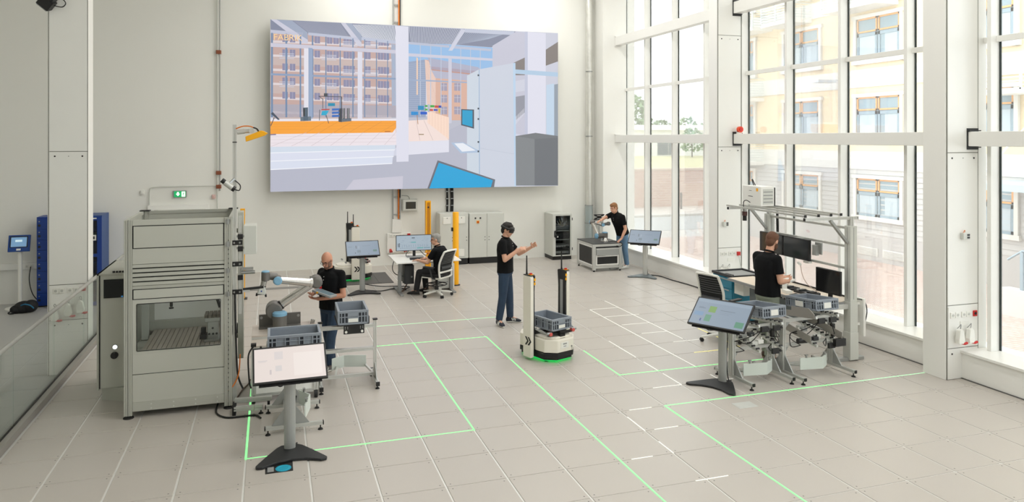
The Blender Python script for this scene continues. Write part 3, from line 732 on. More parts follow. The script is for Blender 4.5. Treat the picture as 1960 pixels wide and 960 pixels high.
    for y in (330, 500, 670, 718, 553): poly(qa, 19, (60, 70, 82), (1104, y-4), (1112, y-4), (1112, y+5), (1104, y+5))
    poly(qa, 17, (118, 122, 126), (1300, 640), (1400, 624), (1520, 640), (1520, 652), (1395, 660)); poly(qa, 18, (130, 134, 138), (1298, 640), (1395, 656), (1395, 893), (1300, 893)); poly(qa, 18, (108, 112, 118), (1395, 656), (1520, 648), (1520, 892), (1395, 893))
    poly(qa, 19, (104, 108, 120), (848, 912), (900, 764), (1194, 862), (1188, 912)); poly(qa, 20, (0, 164, 220), (858, 912), (906, 776), (1182, 866), (1172, 912))
    b.obj('picture', attr_mat('led_picture', 0.74, 0.6, 0.03), t)
    M4 = Matrix.Translation(P2(*qb(232, 238), 12) - V((x0, WALL_Y, z0))) @ Matrix.Rotation(R(90), 4, 'X')
    text('sign_lettering', 'FABRIK', 0.21, mat('drawn_letters', (190, 160, 120), 0.5, 0, 0, emit=0.8), t, M4, 0.0002)
video_wall()

def wall_thing(name, label, cat, m, fn, bevel=0):
    b = MB(); fn(b); o = b.obj(name, m, None, bevel)
    return tag(o, label, cat)
# cable ladder
def cable_ladder():
    t = thing('cable_ladder', 'upright metal cable ladder with orange cable behind the screen', 'cable ladder', (3.06, WALL_Y, 0.83))
    for x in (-0.09, 0.09): part('rail', M_ALU_D, t, lambda b: b.box(x-0.012, -0.06, 0.35, x+0.012, -0.002, 7.5))
    for k in range(16): part('rung', M_ALU_D, t, lambda b: b.box(-0.09, -0.05, 0.45+0.45*k, 0.09, -0.03, 0.48+0.45*k))
    part('cable', M_ORANGE, t, lambda b: b.tube([(0.05, -0.04, 0.35), (0.045, -0.075, 2), (0.055, -0.075, 5), (0.05, -0.075, 7.5)], 0.02, 6))
    part('cable', M_BLACK, t, lambda b: b.tube([(0.085, -0.075, 0.9), (0.08, -0.075, 4), (0.085, -0.075, 7.5)], 0.016, 6))
    part('junction_cover', M_WPAINT, t, lambda b: b.prism([(-0.12, 0), (0.13, 0), (0.12, 0.32), (-0.11, 0.35)], -0.09, -0.002, 'xz'), 0.006)
cable_ladder()
def socket_panel(t, x, z, n=2, y=-0.02):
    for k in range(n):
        s = part('socket', M_WHITE, t, lambda b: b.box(x+k*0.085, y-0.012, z, x+k*0.085+0.078, y, z+0.078), 0.004)
        part('socket_well', M_LGREY, s, lambda b: b.cyl((x+k*0.085+0.039, y-0.0145, z+0.039), (x+k*0.085+0.039, y-0.0115, z+0.039), 0.021, n=14))
        for dx in (-0.009, 0.009): part('pin_hole', M_BLACK, s, lambda b: b.cyl((x+k*0.085+0.039+dx, y-0.016, z+0.039), (x+k*0.085+0.039+dx, y-0.014, z+0.039), 0.003, n=6))
def wall_sockets():
    t = thing('wall_sockets', 'white wall box with sockets and red plugs behind the desk', 'sockets', (2.81, WALL_Y, 0.22))
    part('box', M_WPAINT, t, lambda b: b.box(0, -0.08, 0.1, 0.62, -0.002, 0.6), 0.008)
    socket_panel(t, 0.06, 0.5, 2, -0.08); socket_panel(t, 0.3, 0.5, 2, -0.08)
    part('red_switch', M_RED, t, lambda b: b.box(0.52, -0.1, 0.51, 0.6, -0.08, 0.58), 0.004)
    for x in (0.05, 0.42):
        pl = part('plug', M_RED, t, lambda b: b.cyl((x+0.04, -0.16, 0.14), (x+0.04, -0.08, 0.18), 0.04, 0.03))
        part('plug_cable', M_LGREY, pl, lambda b: b.tube(catmull([(x+0.04, -0.15, 0.14), (x+0.06, -0.17, 0.02), (x+0.2, -0.16, -0.05), (x+0.36, -0.12, -0.15)]), 0.009, 6))
wall_sockets()
def wall_meter():
    t = thing('meter_box', 'grey wall box with a dark window beside the yellow light curtain', 'box', (3.2, WALL_Y, 1.38))
    part('housing', M_LGREY, t, lambda b: b.box(0, -0.13, 0, 0.39, -0.002, 0.3), 0.012)
    part('bezel', M_LGREY, t, lambda b: b.box(0.02, -0.145, 0.02, 0.37, -0.13, 0.28), 0.006)
    part('window', mat('meter_window', (58, 60, 56), 0.15, 0, 0.3, 60), t, lambda b: b.box(0.08, -0.15, 0.06, 0.34, -0.145, 0.24))
    part('conduit', M_STEEL, t, lambda b: b.tube(catmull([(0.2, -0.04, 0.3), (0.16, -0.04, 0.38), (0.06, -0.04, 0.4), (-0.005, -0.04, 0.4)]), 0.009, 6))
wall_meter()
def cable_bundle():
    t = thing('cable_bundle', 'thick black cables clipped to the wall above the control cabinets', 'cables', (4.46, WALL_Y, 1.3))
    for x in (-0.08, -0.055, 0.03, 0.06, 0.085): part('cable', M_BLACK, t, lambda b: b.tube([(x, -0.04, 0), (x+0.006, -0.05, 0.3), (x-0.004, -0.045, 0.7), (x, -0.05, 2.0)], 0.016, 7))
    for z in (0.18, 0.36, 0.55):
        for x in (-0.07, 0.06): part('clip', M_STEEL, t, lambda b: b.box(x-0.035, -0.075, z, x+0.035, -0.002, z+0.022))
cable_bundle()
def pipe_run():
    t = thing('pipe_run', 'two thin grey pipes rising up the rear wall with copper clamps', 'pipes', (-1.2, WALL_Y, 0))
    part('pipe', M_LGREY, t, lambda b: b.cyl((-0.035, -0.05, 0.05), (-0.035, -0.05, 7.6), 0.014, n=10)); part('pipe', M_ALU_D, t, lambda b: b.cyl((0.02, -0.05, 2.0), (0.02, -0.05, 7.6), 0.013, n=10))
    part('branch_pipe', M_LGREY, t, lambda b: b.tube(catmull([(0.0, -0.05, 2.12), (-1.0, -0.05, 2.12), (-1.4, -0.05, 2.11), (-1.5, -0.05, 2.05), (-1.51, -0.05, 1.7)]), 0.013, 8))
    for z in (5.32, 2.43, 2.1):
        c = part('clamp', mat('copper_clamp', (150, 92, 70), 0.4, 0.7), t, lambda b: b.box(-0.065, -0.08, z-0.045, 0.05, -0.002, z+0.045), 0.006)
pipe_run()
def exit_sign():
    t = thing('exit_sign', 'lit green emergency exit sign with white arrow on the rear wall', 'sign', (-2.06, WALL_Y, 1.94))
    part('housing', M_GREY, t, lambda b: b.box(-0.15, -0.06, -0.08, 0.15, -0.002, 0.08), 0.01)
    part('face', mat('exit_green', (24, 150, 86), 0.4, 0, 0, emit=0.7), t, lambda b: b.box(-0.125, -0.065, -0.07, 0.125, -0.06, 0.07))
    w = mat('exit_white', (236, 255, 240), 0.4, 0, 0, emit=1.1)
    part('arrow', w, t, lambda b: b.prism([(-0.06, 0.05), (-0.02, 0.05), (-0.02, 0.01), (0.005, 0.01), (-0.04, -0.045), (-0.085, 0.01), (-0.06, 0.01)], -0.068, -0.065, 'xz'))
    part('door_pictogram', w, t, lambda b: b.box(0.04, -0.068, -0.06, 0.115, -0.065, 0.06))
    part('runner_pictogram', MATS['exit_green'], t, lambda b: (b.ell((0.085, -0.068, 0.04), (0.01, 0.002, 0.01), 8, 6), b.bar((0.08, -0.069, 0.03), (0.07, -0.069, -0.01), 0.003, 0.016, (1, 0, 0)), b.bar((0.07, -0.069, -0.01), (0.095, -0.069, -0.045), 0.003, 0.012, (1, 0, 0)), b.bar((0.08, -0.069, 0.02), (0.1, -0.069, 0.0), 0.003, 0.01, (1, 0, 0))))
exit_sign()
D = part('door_1', M_WPAINT, None, lambda b: b.box(-2.74, WALL_Y-0.10, 0, -1.42, WALL_Y-0.004, 1.69), 0.004); struct(D, 'white door with overhead closer behind the grey machine cell', 'door')
part('leaf', M_WALL, D, lambda b: b.box(-2.64, WALL_Y-0.115, 0.01, -1.52, WALL_Y-0.10, 1.6))
part('closer', M_LGREY, D, lambda b: (b.box(-2.1, WALL_Y-0.17, 1.54, -1.5, WALL_Y-0.115, 1.585), b.bar((-1.6, WALL_Y-0.15, 1.53), (-2.0, WALL_Y-0.19, 1.53), 0.02, 0.012)))
part('door_sensor', M_BLACK, D, lambda b: b.box(-2.6, WALL_Y-0.14, 1.54, -2.52, WALL_Y-0.115, 1.58))
for x, z, l in ((-2.86, 2.0, 'small white sensor beside the pipe elbow on the rear wall'), (-1.32, 1.86, 'pale pink wall button beside the pipes')):
    wall_thing('wall_sensor', l, 'sensor', M_WHITE if x < -2 else mat('pale_pink', (222, 190, 184), 0.5), lambda b: (b.box(x-0.04, WALL_Y-0.05, z-0.05, x+0.04, WALL_Y-0.002, z+0.05), b.cyl((x, WALL_Y-0.07, z), (x, WALL_Y-0.05, z), 0.02, n=12)), 0.006)
def duct():
    t = thing('ventilation_duct', 'foil wrapped ventilation duct rising from a zinc pipe in the corner', 'duct', (8.42, 18.86, 0))
    foil = mat('crinkled_foil', (224, 224, 218), 0.3, 0.45, 0.12, 9, 0.6, 14)
    def fo(b):
        pts = [(0.006*math.sin(k*1.9), 0.006*math.cos(k*2.7), 1.4+k*0.22) for k in range(33)]
        b.tube(pts, [0.086+0.006*math.sin(k*2.3) for k in range(33)], 16)
    part('foil_wrap', foil, t, fo)
    part('zinc_pipe', mat('zinc', (176, 186, 186), 0.35, 0.4, 0.06, 3), t, lambda b: b.cyl((0, 0, 0), (0, 0, 1.4), 0.105, n=20))
    for z in (0.45, 0.9, 1.39): part('collar', M_GREY, t, lambda b: b.cyl((0, 0, z-0.012), (0, 0, z+0.012), 0.115, n=20))
    for z in (3.3, 5.1): part('pipe_clamp', M_STEEL, t, lambda b: (b.cyl((0, 0, z), (0, 0, z+0.03), 0.097, n=20), b.box(-0.02, 0.09, z, 0.02, 0.137, z+0.03)))
duct()
# grey control cabinets
def control_cabinet(x, w, h, label, kind):
    t = thing('control_cabinet', label, 'cabinet', (x, 18.47, 0))
    d = 0.45
    part('body', M_LGREY, t, lambda b: b.box(0, 0.012, 0.16, w, d, h), 0.004)
    part('plinth', M_BLACK, t, lambda b: b.box(0.01, 0.02, 0, w-0.01, d, 0.16))
    for k in range(2):
        a, c = k*w/2+0.004, (k+1)*w/2-0.004
        dr = part('door', M_LGREY, t, lambda b: b.box(a, -0.012, 0.165, c, 0.011, h-0.005), 0.004)
        hx = c-0.05 if k == 0 else a+0.05
        if kind == 0: hx = c-0.045
        for z in (h*0.47, h*0.53): part('lock', M_DARK, dr, lambda b: b.cyl((hx, -0.018, z), (hx, -0.012, z), 0.011, n=10))
        if kind == 0:
            part('document_pocket', M_WHITE, dr, lambda b: b.box(a+0.08, -0.03, h-0.27, c-0.09, -0.012, h-0.09), 0.004); part('pocket_lock', M_DARK, dr, lambda b: b.cyl(((a+c)/2, -0.034, h-0.12), ((a+c)/2, -0.03, h-0.12), 0.012, n=8))
            if k == 1: part('document_pocket', M_WHITE, dr, lambda b: b.box(a+0.06, -0.03, 0.22, c-0.11, -0.012, 0.4), 0.004)
    if kind == 1:
        for x2 in (w*0.17, w*0.31): part('indicator', M_DARK, t, lambda b: b.cyl((x2, -0.024, h-0.12), (x2, -0.012, h-0.12), 0.022, n=12))
        s = part('main_switch', M_YEL, t, lambda b: b.cb((w*0.24, -0.018, h-0.22), (0.07, 0.012, 0.07)))
        part('switch_knob', M_RED, s, lambda b: (b.cyl((w*0.24, -0.04, h-0.22), (w*0.24, -0.024, h-0.22), 0.02, n=12), b.cb((w*0.24, -0.044, h-0.22), (0.008, 0.01, 0.05))))
control_cabinet(4.085, 0.755, 1.33, 'grey control cabinet with document pockets below the black cables', 0)
control_cabinet(4.865, 0.95, 1.305, 'grey control cabinet with a yellow and red main switch', 1)
# server cabinet
def server_rack():
    t = thing('server_cabinet', 'pale server cabinet with glass door and network gear inside', 'cabinet', (7.14, 18.38, 0))
    w, d, h = 0.555, 0.6, 1.21
    part('plinth', M_BLACK, t, lambda b: b.box(0.01, 0.01, 0, w-0.01, d, 0.1))
    part('side_panel', M_LGREY, t, lambda b: b.box(0, 0, 0.1, 0.03, d, h), 0.003); part('side_panel', M_LGREY, t, lambda b: b.box(w-0.03, 0, 0.1, w, d, h), 0.003)
    part('back_panel', M_BLACK, t, lambda b: b.box(0.03, d-0.02, 0.1, w-0.03, d, h)); part('top_panel', M_LGREY, t, lambda b: b.box(0, 0, h, w, d, h+0.02), 0.003); part('bottom_panel', M_BLACK, t, lambda b: b.box(0.03, 0, 0.1, w-0.03, d-0.02, 0.12))
    dr = part('door', M_LGREY, t, lambda b: (b.box(0, -0.02, 0.1, 0.085, -0.002, h), b.box(w-0.05, -0.02, 0.1, w, -0.002, h), b.box(0.085, -0.02, h-0.03, w-0.05, -0.002, h), b.box(0.085, -0.02, 0.1, w-0.05, -0.002, 0.13)), 0.003)
    part('pane', glass_mat('smoked_glass', (0.75, 0.77, 0.78), 0.05), dr, lambda b: b.box(0.085, -0.012, 0.13, w-0.05, -0.006, h-0.03))
    part('handle', M_BLACK, dr, lambda b: b.prism([(0.04, 0.62), (0.1, 0.58), (0.12, 0.6), (0.12, 0.64), (0.07, 0.67), (0.07, 0.74), (0.12, 0.77), (0.12, 0.8), (0.04, 0.78)], -0.045, -0.02, 'xz')); part('card', M_WHITE, dr, lambda b: b.box(0.11, -0.016, 0.6, 0.16, -0.012, 0.64))
    for z in (0.25, 1.05): part('hinge', M_DARK, dr, lambda b: b.box(w-0.004, -0.03, z, w+0.014, 0.0, z+0.07))
    gear = [(0.16, 0.06, M_LGREY), (0.3, 0.06, M_DARK), (0.33, 0.05, M_LGREY), (0.52, 0.02, M_LGREY), (0.55, 0.14, M_DARK), (0.76, 0.02, M_LGREY), (0.8, 0.1, M_STEEL)]
    for z, hh, m in gear: part('rack_unit', m, t, lambda b: b.box(0.05, 0.06, z, w-0.05, 0.45, z+hh))
    for q in range(4): part('blank_light', M_WHITE, t, lambda b: b.box(0.14+q*0.07, 0.05, 0.17, 0.19+q*0.07, 0.059, 0.21)); part('blank_light', M_WHITE, t, lambda b: b.box(0.14+q*0.07, 0.05, 0.335, 0.19+q*0.07, 0.059, 0.37))
    rnd = random.Random(3)
    for q in range(14):
        a = V((rnd.uniform(0.08, 0.44), 0.07, rnd.uniform(0.95, 1.12))); c = V((rnd.uniform(0.08, 0.44), 0.07, rnd.uniform(0.86, 1.02)))
        part('patch_cable', (M_WHITE, M_LGREY, mat('beige_cable', (206, 196, 160), 0.5))[q % 3], t, lambda b: b.tube(catmull([a, (a+c)/2+V((0, -0.03, -0.05)), c], 4), 0.008, 5))
server_rack()
# yellow posts
def round_post(x, y, h, label):
    t = thing('yellow_post', label, 'post', (x, y, 0))
    part('base_plate', M_BLACK, t, lambda b: b.lathe([(0.1, 0), (0.1, 0.012), (0.075, 0.02)], n=20)); part('tube', M_YEL, t, lambda b: b.lathe([(0.068, 0.012), (0.068, h-0.01), (0.06, h)], n=24))
    part('sensor_clip', M_BLACK, t, lambda b: b.box(-0.1, -0.03, h-0.42, -0.06, 0.03, h-0.34), 0.004)
round_post(3.885, 15.93, 1.62, 'round yellow safety post beside the desk')
def curtain_post(x, y, h, w, label):
    t = thing('light_curtain', label, 'post', (x, y, 0))
    part('base_plate', M_BLACK, t, lambda b: b.box(-0.09, -0.09, 0, 0.09, 0.09, 0.015)); 
    part('profile', M_YEL, t, lambda b: (b.box(-w/2, -w/2+0.02, 0.015, w/2, w/2, h), b.box(-w/2, -w/2, 0.015, -w*0.28, -w/2+0.02, h), b.box(w*0.28, -w/2, 0.015, w/2, -w/2+0.02, h), b.box(-w*0.28, -w/2, h-0.04, w*0.28, -w/2+0.02, h)), 0.003)
    part('lens_strip', mat('amber_lens', (196, 128, 10), 0.25), t, lambda b: b.box(-w*0.27, -w/2+0.008, 0.1, w*0.27, -w/2+0.022, h-0.05)); part('sensor_eye', M_BLACK, t, lambda b: b.cyl((0, -w/2-0.004, h-0.16), (0, -w/2+0.015, h-0.16), 0.022, n=12))
curtain_post(3.744, 18.3, 1.685, 0.13, 'square yellow light curtain post near the grey wall box')
curtain_post(-0.56, 15.9, 1.83, 0.09, 'slim yellow light curtain post behind the machine cell')
# ================================================================ glass railing and things on the lower floor
def railing():
    t = thing('glass_railing', 'glass railing with steel handrail along the platform edge', 'railing', (PX0-0.04, 9, 0))
    gm = glass_mat('railing_glass', (0.95, 0.978, 0.966), 0.010)
    ys = [1.5, 3.6, 5.7, 7.8, 9.4, 11.0, 12.6, 14.2, 15.8]
    for a, c in zip(ys[:-1], ys[1:]): part('glass_panel', gm, t, lambda b: b.box(-0.012, a-9+0.008, -0.1, 0.004, c-9-0.008, 0.99))
    part('handrail', mat('brushed_steel_rail', (168, 168, 163), 0.4, 0.2), t, lambda b: b.cyl((-0.004, 1.5-9, 1.01), (-0.004, 15.8-9, 1.01), 0.026, n=14))
    part('base_channel', mat('base_channel', (158, 154, 148), 0.4, 0.3), t, lambda b: (b.box(0.01, 1.5-9, 0.003, 0.075, 15.8-9, 0.09), b.box(-0.034, 1.5-9, -0.2, -0.016, 15.8-9, 0.09)))
    part('seal', M_BLACK, t, lambda b: b.box(0.0045, 1.5-9, 0.06, 0.012, 15.8-9, 0.1))
railing()
def kiosk():
    t = thing('tablet_kiosk', 'blue framed tablet kiosk on a slim white pole', 'kiosk', (-5.2, 18.5, LOW_Z))
    part('base', M_WHITE, t, lambda b: b.lathe([(0.27, 0), (0.27, 0.008), (0.25, 0.014)], n=28)); part('pole', M_WHITE, t, lambda b: b.cyl((0, 0.03, 0.01), (0, 0.03, 1.3), 0.042, n=16))
    blue = mat('kiosk_blue', (18, 66, 142), 0.4)
    T = Matrix.Translation((0, -0.02, 1.4)) @ Matrix.Rotation(R(-14), 4, 'X')
    def P(name, m, fn, bv=0):
        b = MB(T); fn(b); return b.obj(name, m, t, bv)
    P('tablet_frame', blue, lambda b: b.box(-0.205, -0.02, -0.18, 0.205, 0.03, 0.18), 0.008); P('screen_bezel', M_BLACK, lambda b: b.box(-0.17, -0.024, -0.09, 0.165, -0.02, 0.15))
    P('screen', mat('kiosk_screen', (112, 150, 184), 0.3, 0, 0, emit=0.45), lambda b: b.box(-0.15, -0.026, -0.075, 0.145, -0.024, 0.13)); P('notice', mat('kiosk_notice', (190, 212, 222), 0.3, 0, 0, emit=0.6), lambda b: b.box(-0.07, -0.028, 0.03, 0.06, -0.026, 0.075)); P('card_slot', M_WHITE, lambda b: b.box(-0.04, -0.028, -0.155, 0.04, -0.02, -0.115))
kiosk()
def bag():
    t = thing('backpack', 'black backpack with blue strap slumped beside the kiosk', 'bag', (-4.98, 18.0, LOW_Z))
    m = mat('black_nylon', (22, 23, 26), 0.7, 0, 0.1, 12, 0.5, 30)
    part('body', m, t, lambda b: (b.ell((0, 0, 0.11), (0.19, 0.16, 0.13), 18, 12), b.ell((0.13, -0.02, 0.13), (0.14, 0.15, 0.13), 16, 10), b.ell((-0.12, -0.03, 0.08), (0.13, 0.13, 0.09), 14, 10)))
    part('strap', mat('strap_blue', (30, 110, 150), 0.6), t, lambda b: b.tube(catmull([(-0.02, -0.13, 0.17), (0.06, -0.17, 0.2), (0.16, -0.17, 0.17), (0.22, -0.15, 0.1)]), 0.014, 6)); part('strap', m, t, lambda b: b.tube(catmull([(-0.2, -0.1, 0.06), (-0.25, -0.12, 0.03), (-0.22, -0.14, 0.015), (-0.14, -0.15, 0.02)]), 0.014, 6))
bag()
BLUE = mat('locker_blue', (16, 58, 140), 0.4, 0, 0.03, 3); BLUE_D = mat('locker_blue_side', (26, 72, 138), 0.4, 0, 0.03, 3)
def locker():
    t = thing('locker_cabinet', 'dark blue locker cabinet with rows of locks beside the kiosk', 'locker', (-4.86, 18.42, LOW_Z))
    w, d, h = 0.38, 0.5, 1.96
    part('body', BLUE, t, lambda b: b.box(0, 0.012, 0.03, w, d, h), 0.004)
    for k in range(8):
        z = 0.08+k*0.232
        dr = part('door', BLUE, t, lambda b: b.box(0.012, -0.01, z, w-0.012, 0.011, z+0.226), 0.003)
        part('lock', M_STEEL, dr, lambda b: b.cyl((0.055, -0.018, z+0.16), (0.055, -0.01, z+0.16), 0.014, n=10)); part('slot', M_BLACK, dr, lambda b: b.box(0.03, -0.013, z+0.05, 0.08, -0.01, z+0.1))
    part('foot', M_BLACK, t, lambda b: b.box(0.02, 0.03, 0, w-0.02, d-0.02, 0.03))
locker()
def glass_cupboard():
    t = thing('glass_cupboard', 'blue cupboard with glass doors holding stored helmets', 'cupboard', (-4.45, 18.2, LOW_Z))
    w, d, h = 0.9, 0.72, 1.96
    b0 = lambda *a: (lambda b: b.box(*a))
    part('side_panel', BLUE_D, t, b0(0, 0, 0, 0.03, d, h)); part('side_panel', BLUE_D, t, b0(w-0.03, 0, 0, w, d, h)); part('back_panel', BLUE, t, b0(0.03, d-0.02, 0, w-0.03, d, h)); part('top_panel', BLUE_D, t, b0(0, 0, h, w, d, h+0.02))
    for z in (0.05, 0.5, 0.95, 1.4): part('shelf', BLUE, t, b0(0.03, 0.02, z, w-0.03, d-0.02, z+0.02))
    dr = part('door', BLUE, t, lambda b: (b.box(0, -0.03, 0.02, 0.07, -0.002, h), b.box(w-0.09, -0.03, 0.02, w, -0.002, h), b.box(0.07, -0.03, h-0.08, w-0.09, -0.002, h), b.box(0.07, -0.03, 0.02, w-0.09, -0.002, 0.1), b.box(0.07, -0.03, 1.08, w-0.09, -0.002, 1.15)))
    for z0, z1 in ((0.1, 1.08), (1.15, h-0.08)): part('pane', MATS['smoked_glass'], dr, b0(0.07, -0.02, z0, w-0.09, -0.014, z1))
    part('lock_plate', M_WHITE, dr, b0(w-0.19, -0.034, 1.44, w-0.11, -0.02, 1.56)); part('handle', M_BLACK, dr, b0(w-0.165, -0.05, 1.47, w-0.135, -0.034, 1.53)); part('maker_plate', M_WHITE, dr, b0(w-0.17, -0.033, h-0.05, w-0.1, -0.03, h-0.025))
    for x, z, m, l in ((0.62, 0.52, M_WHITE, 'white safety helmet on the cupboard shelf'), (0.22, 0.52, M_WHITE, 'white safety helmet in the blue cupboard beside another')):
        h_ = thing('helmet', l, 'helmet', (-4.45+x, 18.2+0.32, LOW_Z+z)); part('shell', m, h_, lambda b: b.lathe([(0.15, 0), (0.145, 0.05), (0.11, 0.12), (0.05, 0.15), (0.01, 0.155)], n=18)); part('brim', m, h_, lambda b: b.lathe([(0.17, 0), (0.17, 0.01), (0.12, 0.014)], n=18))
    for x in (0.5, 0.64): o = part('storage_box', mat('teal_box', (60, 110, 116), 0.5), None, lambda b: b.cb((-4.45+x+0.05, 18.5, LOW_Z+1.5), (0.12, 0.2, 0.155)), 0.01); tag(o, 'teal storage box on the upper shelf of the blue cupboard', 'box', 'teal boxes in the cupboard')
glass_cupboard()
TR = part('cable_trunking', M_WPAINT, None, lambda b: b.box(-8.9, WALL_Y-0.07, 0.34, -4.92, WALL_Y-0.002, 0.48), 0.004); tag(TR, 'long white cable trunking with a socket along the rear wall', 'trunking')
socket_panel(TR, -5.22, 0.37, 2, WALL_Y-0.07)
part('plug_cable', M_DARK, TR, lambda b: b.tube(catmull([(-5.1, WALL_Y-0.1, 0.4), (-5.12, WALL_Y-0.12, 0.1), (-5.05, WALL_Y-0.14, -0.2), (-4.9, WALL_Y-0.16, -0.4)]), 0.01, 6))
# fittings on the near-left column
def column_sockets(c, x, y, z, w, h):
    t = thing('socket_plate', c, 'sockets', (x, y, z))
    part('plate', M_WPAINT, t, lambda b: b.box(0, -0.006, 0, w, -0.0005, h), 0.002)
    return t
t = column_sockets('white socket panel on the column behind the glass railing', -3.25, 13.047, 0.45, 0.5, 0.5)
socket_panel(t, 0.03, 0.40, 2, -0.006); socket_panel(t, 0.225, 0.40, 2, -0.006)
part('red_socket', M_RED, t, lambda b: b.box(0.41, -0.03, 0.42, 0.48, -0.006, 0.48), 0.004); part('network_socket', M_WHITE, t, lambda b: b.box(0.26, -0.014, 0.29, 0.34, -0.006, 0.35), 0.003)
def hanging_plug(x, y, z, label, red=True):
    t = thing('hanging_plug', label, 'plug', (x, y, z))
    part('hook', M_STEEL, t, lambda b: b.tube(catmull([(0, 0.045, 0.13), (-0.014, 0.0, 0.17), (0, -0.012, 0.2), (0.014, 0.0, 0.17), (0, 0.0, 0.1)]), 0.005, 6))
    part('body', M_WHITE, t, lambda b: (b.prism([(-0.035, 0.12), (0.0, 0.14), (0.035, 0.1), (0.055, -0.02), (0.03, -0.06), (-0.05, -0.06), (-0.055, 0.0)], -0.035, 0.03, 'xz')), 0.008)
    if red: part('red_tip', M_RED, t, lambda b: b.tube([(0.02, -0.01, -0.055), (0.06, -0.02, -0.065), (0.1, -0.02, -0.055)], 0.017, 8))
for x, z in ((-3.18, 0.5), (-3.0, 0.56), (-2.83, 0.6)): hanging_plug(x, 12.99, z, 'white and red plug hanging on the column behind the railing'); bpy.data.objects[[o.name for o in bpy.data.objects if o.name.startswith('hanging_plug')][-1]]['group'] = 'plugs on the column behind the railing'
def spot():
    t = thing('spotlight', 'black spotlight with cable loop clamped to the column top', 'spotlight', (-3.28, 12.99, 5.34))
    T = Matrix.Rotation(R(40), 4, 'Y') @ Matrix.Rotation(R(20), 4, 'X')
    def P(n, m, fn, bv=0):
        b = MB(T); fn(b); b.obj(n, m, t, bv)
    P('housing', M_BLACK, lambda b: b.box(-0.1, -0.1, -0.08, 0.1, 0.05, 0.08), 0.01); P('fin', M_DARK, lambda b: [b.box(-0.1+0.04*k, -0.09, 0.08, -0.085+0.04*k, 0.04, 0.13) for k in range(5)]); P('lens', M_STEEL, lambda b: b.box(-0.085, -0.095, -0.09, 0.085, 0.045, -0.08))
    part('bracket', M_BLACK, t, lambda b: b.bar((0.05, 0.02, 0.05), (0.12, 0.055, 0.25), 0.04, 0.03)); part('cable_loop', M_BLACK, t, lambda b: b.tube(catmull([(0.08, 0, 0.04), (0.2, -0.02, 0.06), (0.25, -0.02, 0.0), (0.2, -0.02, -0.06), (0.08, -0.02, -0.04)]), 0.008, 6))
spot()
# ================================================================ crates, monitor stands, racks
def local(t):
    """builder of parts given in room coordinates for a thing standing anywhere"""
    off = Matrix.Translation(-V(t.location))
    def P(name, m, fn, bevel=0.0, parent=None):
        b = MB(off); fn(b); return b.obj(name, m, parent or t, bevel)
    return P
def make_crate(label, loc, rz, tilt=0.0, L=0.6, W=0.4, H=0.17, card=True, roll=0.0):
    """grey stacking crate, long axis along local Y"""
    t = thing('storage_crate', label, 'crate', loc, rz)
    t.rotation_euler = (tilt, roll, rz)
    a, c = W/2, L/2
    def body(b):
        b.box(-a+0.02, -c+0.02, 0, a-0.02, c-0.02, 0.012)
        for s in (-1, 1):
            b.box(s*(a-0.014), -c+0.008, 0.006, s*(a-0.026), c-0.008, H-0.004); b.box(-a+0.014, s*(c-0.014), 0.006, a-0.014, s*(c-0.026), H-0.004)
    part('body', M_CRATE, t, body)
    def rim(b):
        for s in (-1, 1):
            b.box(s*a, -c, H-0.03, s*(a-0.028), c, H); b.box(-a+0.028, s*c, H-0.03, a-0.028, s*(c-0.028), H)
    part('rim', M_CRATE, t, rim, 0.003)
    def ribs(b):
        for s in (-1, 1):
            for x in (-a+0.008, -a+0.048, -a+0.088, -a+0.13, a-0.13, a-0.088, a-0.048, a-0.008): b.box(x-0.006, s*(c-0.001), 0.01, x+0.006, s*(c-0.02), H-0.028)
            for y in (-c+0.008, -c+0.05, -c+0.095, -0.10, -0.05, 0.05, 0.10, c-0.095, c-0.05, c-0.008): b.box(s*(a-0.001), y-0.006, 0.01, s*(a-0.02), y+0.006, H-0.028)
            b.box(-a+0.02, s*(c-0.004), 0.0, a-0.02, s*(c-0.02), 0.022); b.box(s*(a-0.004), -c+0.02, 0.0, s*(a-0.02), c-0.02, 0.022)
            b.box(-a+0.13, s*(c-0.003), 0.03, a-0.13, s*(c-0.02), H-0.03)
            b.box(-a+0.01, s*(c-0.003), H*0.52, a-0.01, s*(c-0.02), H*0.58); b.box(s*(a-0.003), -c+0.01, H*0.6, s*(a-0.02), c-0.01, H*0.66)
    part('ribs', M_CRATE, t, ribs)['kind'] = 'stuff'
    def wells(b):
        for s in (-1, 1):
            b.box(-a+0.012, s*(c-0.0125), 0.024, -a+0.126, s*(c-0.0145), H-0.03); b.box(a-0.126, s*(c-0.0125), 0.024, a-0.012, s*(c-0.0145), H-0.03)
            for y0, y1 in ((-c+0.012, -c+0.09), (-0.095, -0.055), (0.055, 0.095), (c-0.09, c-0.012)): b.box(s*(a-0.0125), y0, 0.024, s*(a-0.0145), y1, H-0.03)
    part('rib_well_shade', M_CRATE_SHADE, t, wells)['kind'] = 'stuff'
    if card: part('label_card', M_WHITE, t, lambda b: b.box(-0.06, -c-0.001, 0.03, 0.06, -c+0.003, 0.075 if card == 1 else H-0.045))
    if card == 2: part('label_card', M_WHITE, t, lambda b: b.box(-a-0.001, -0.05, 0.03, -a+0.003, 0.1, H-0.045))
    return t
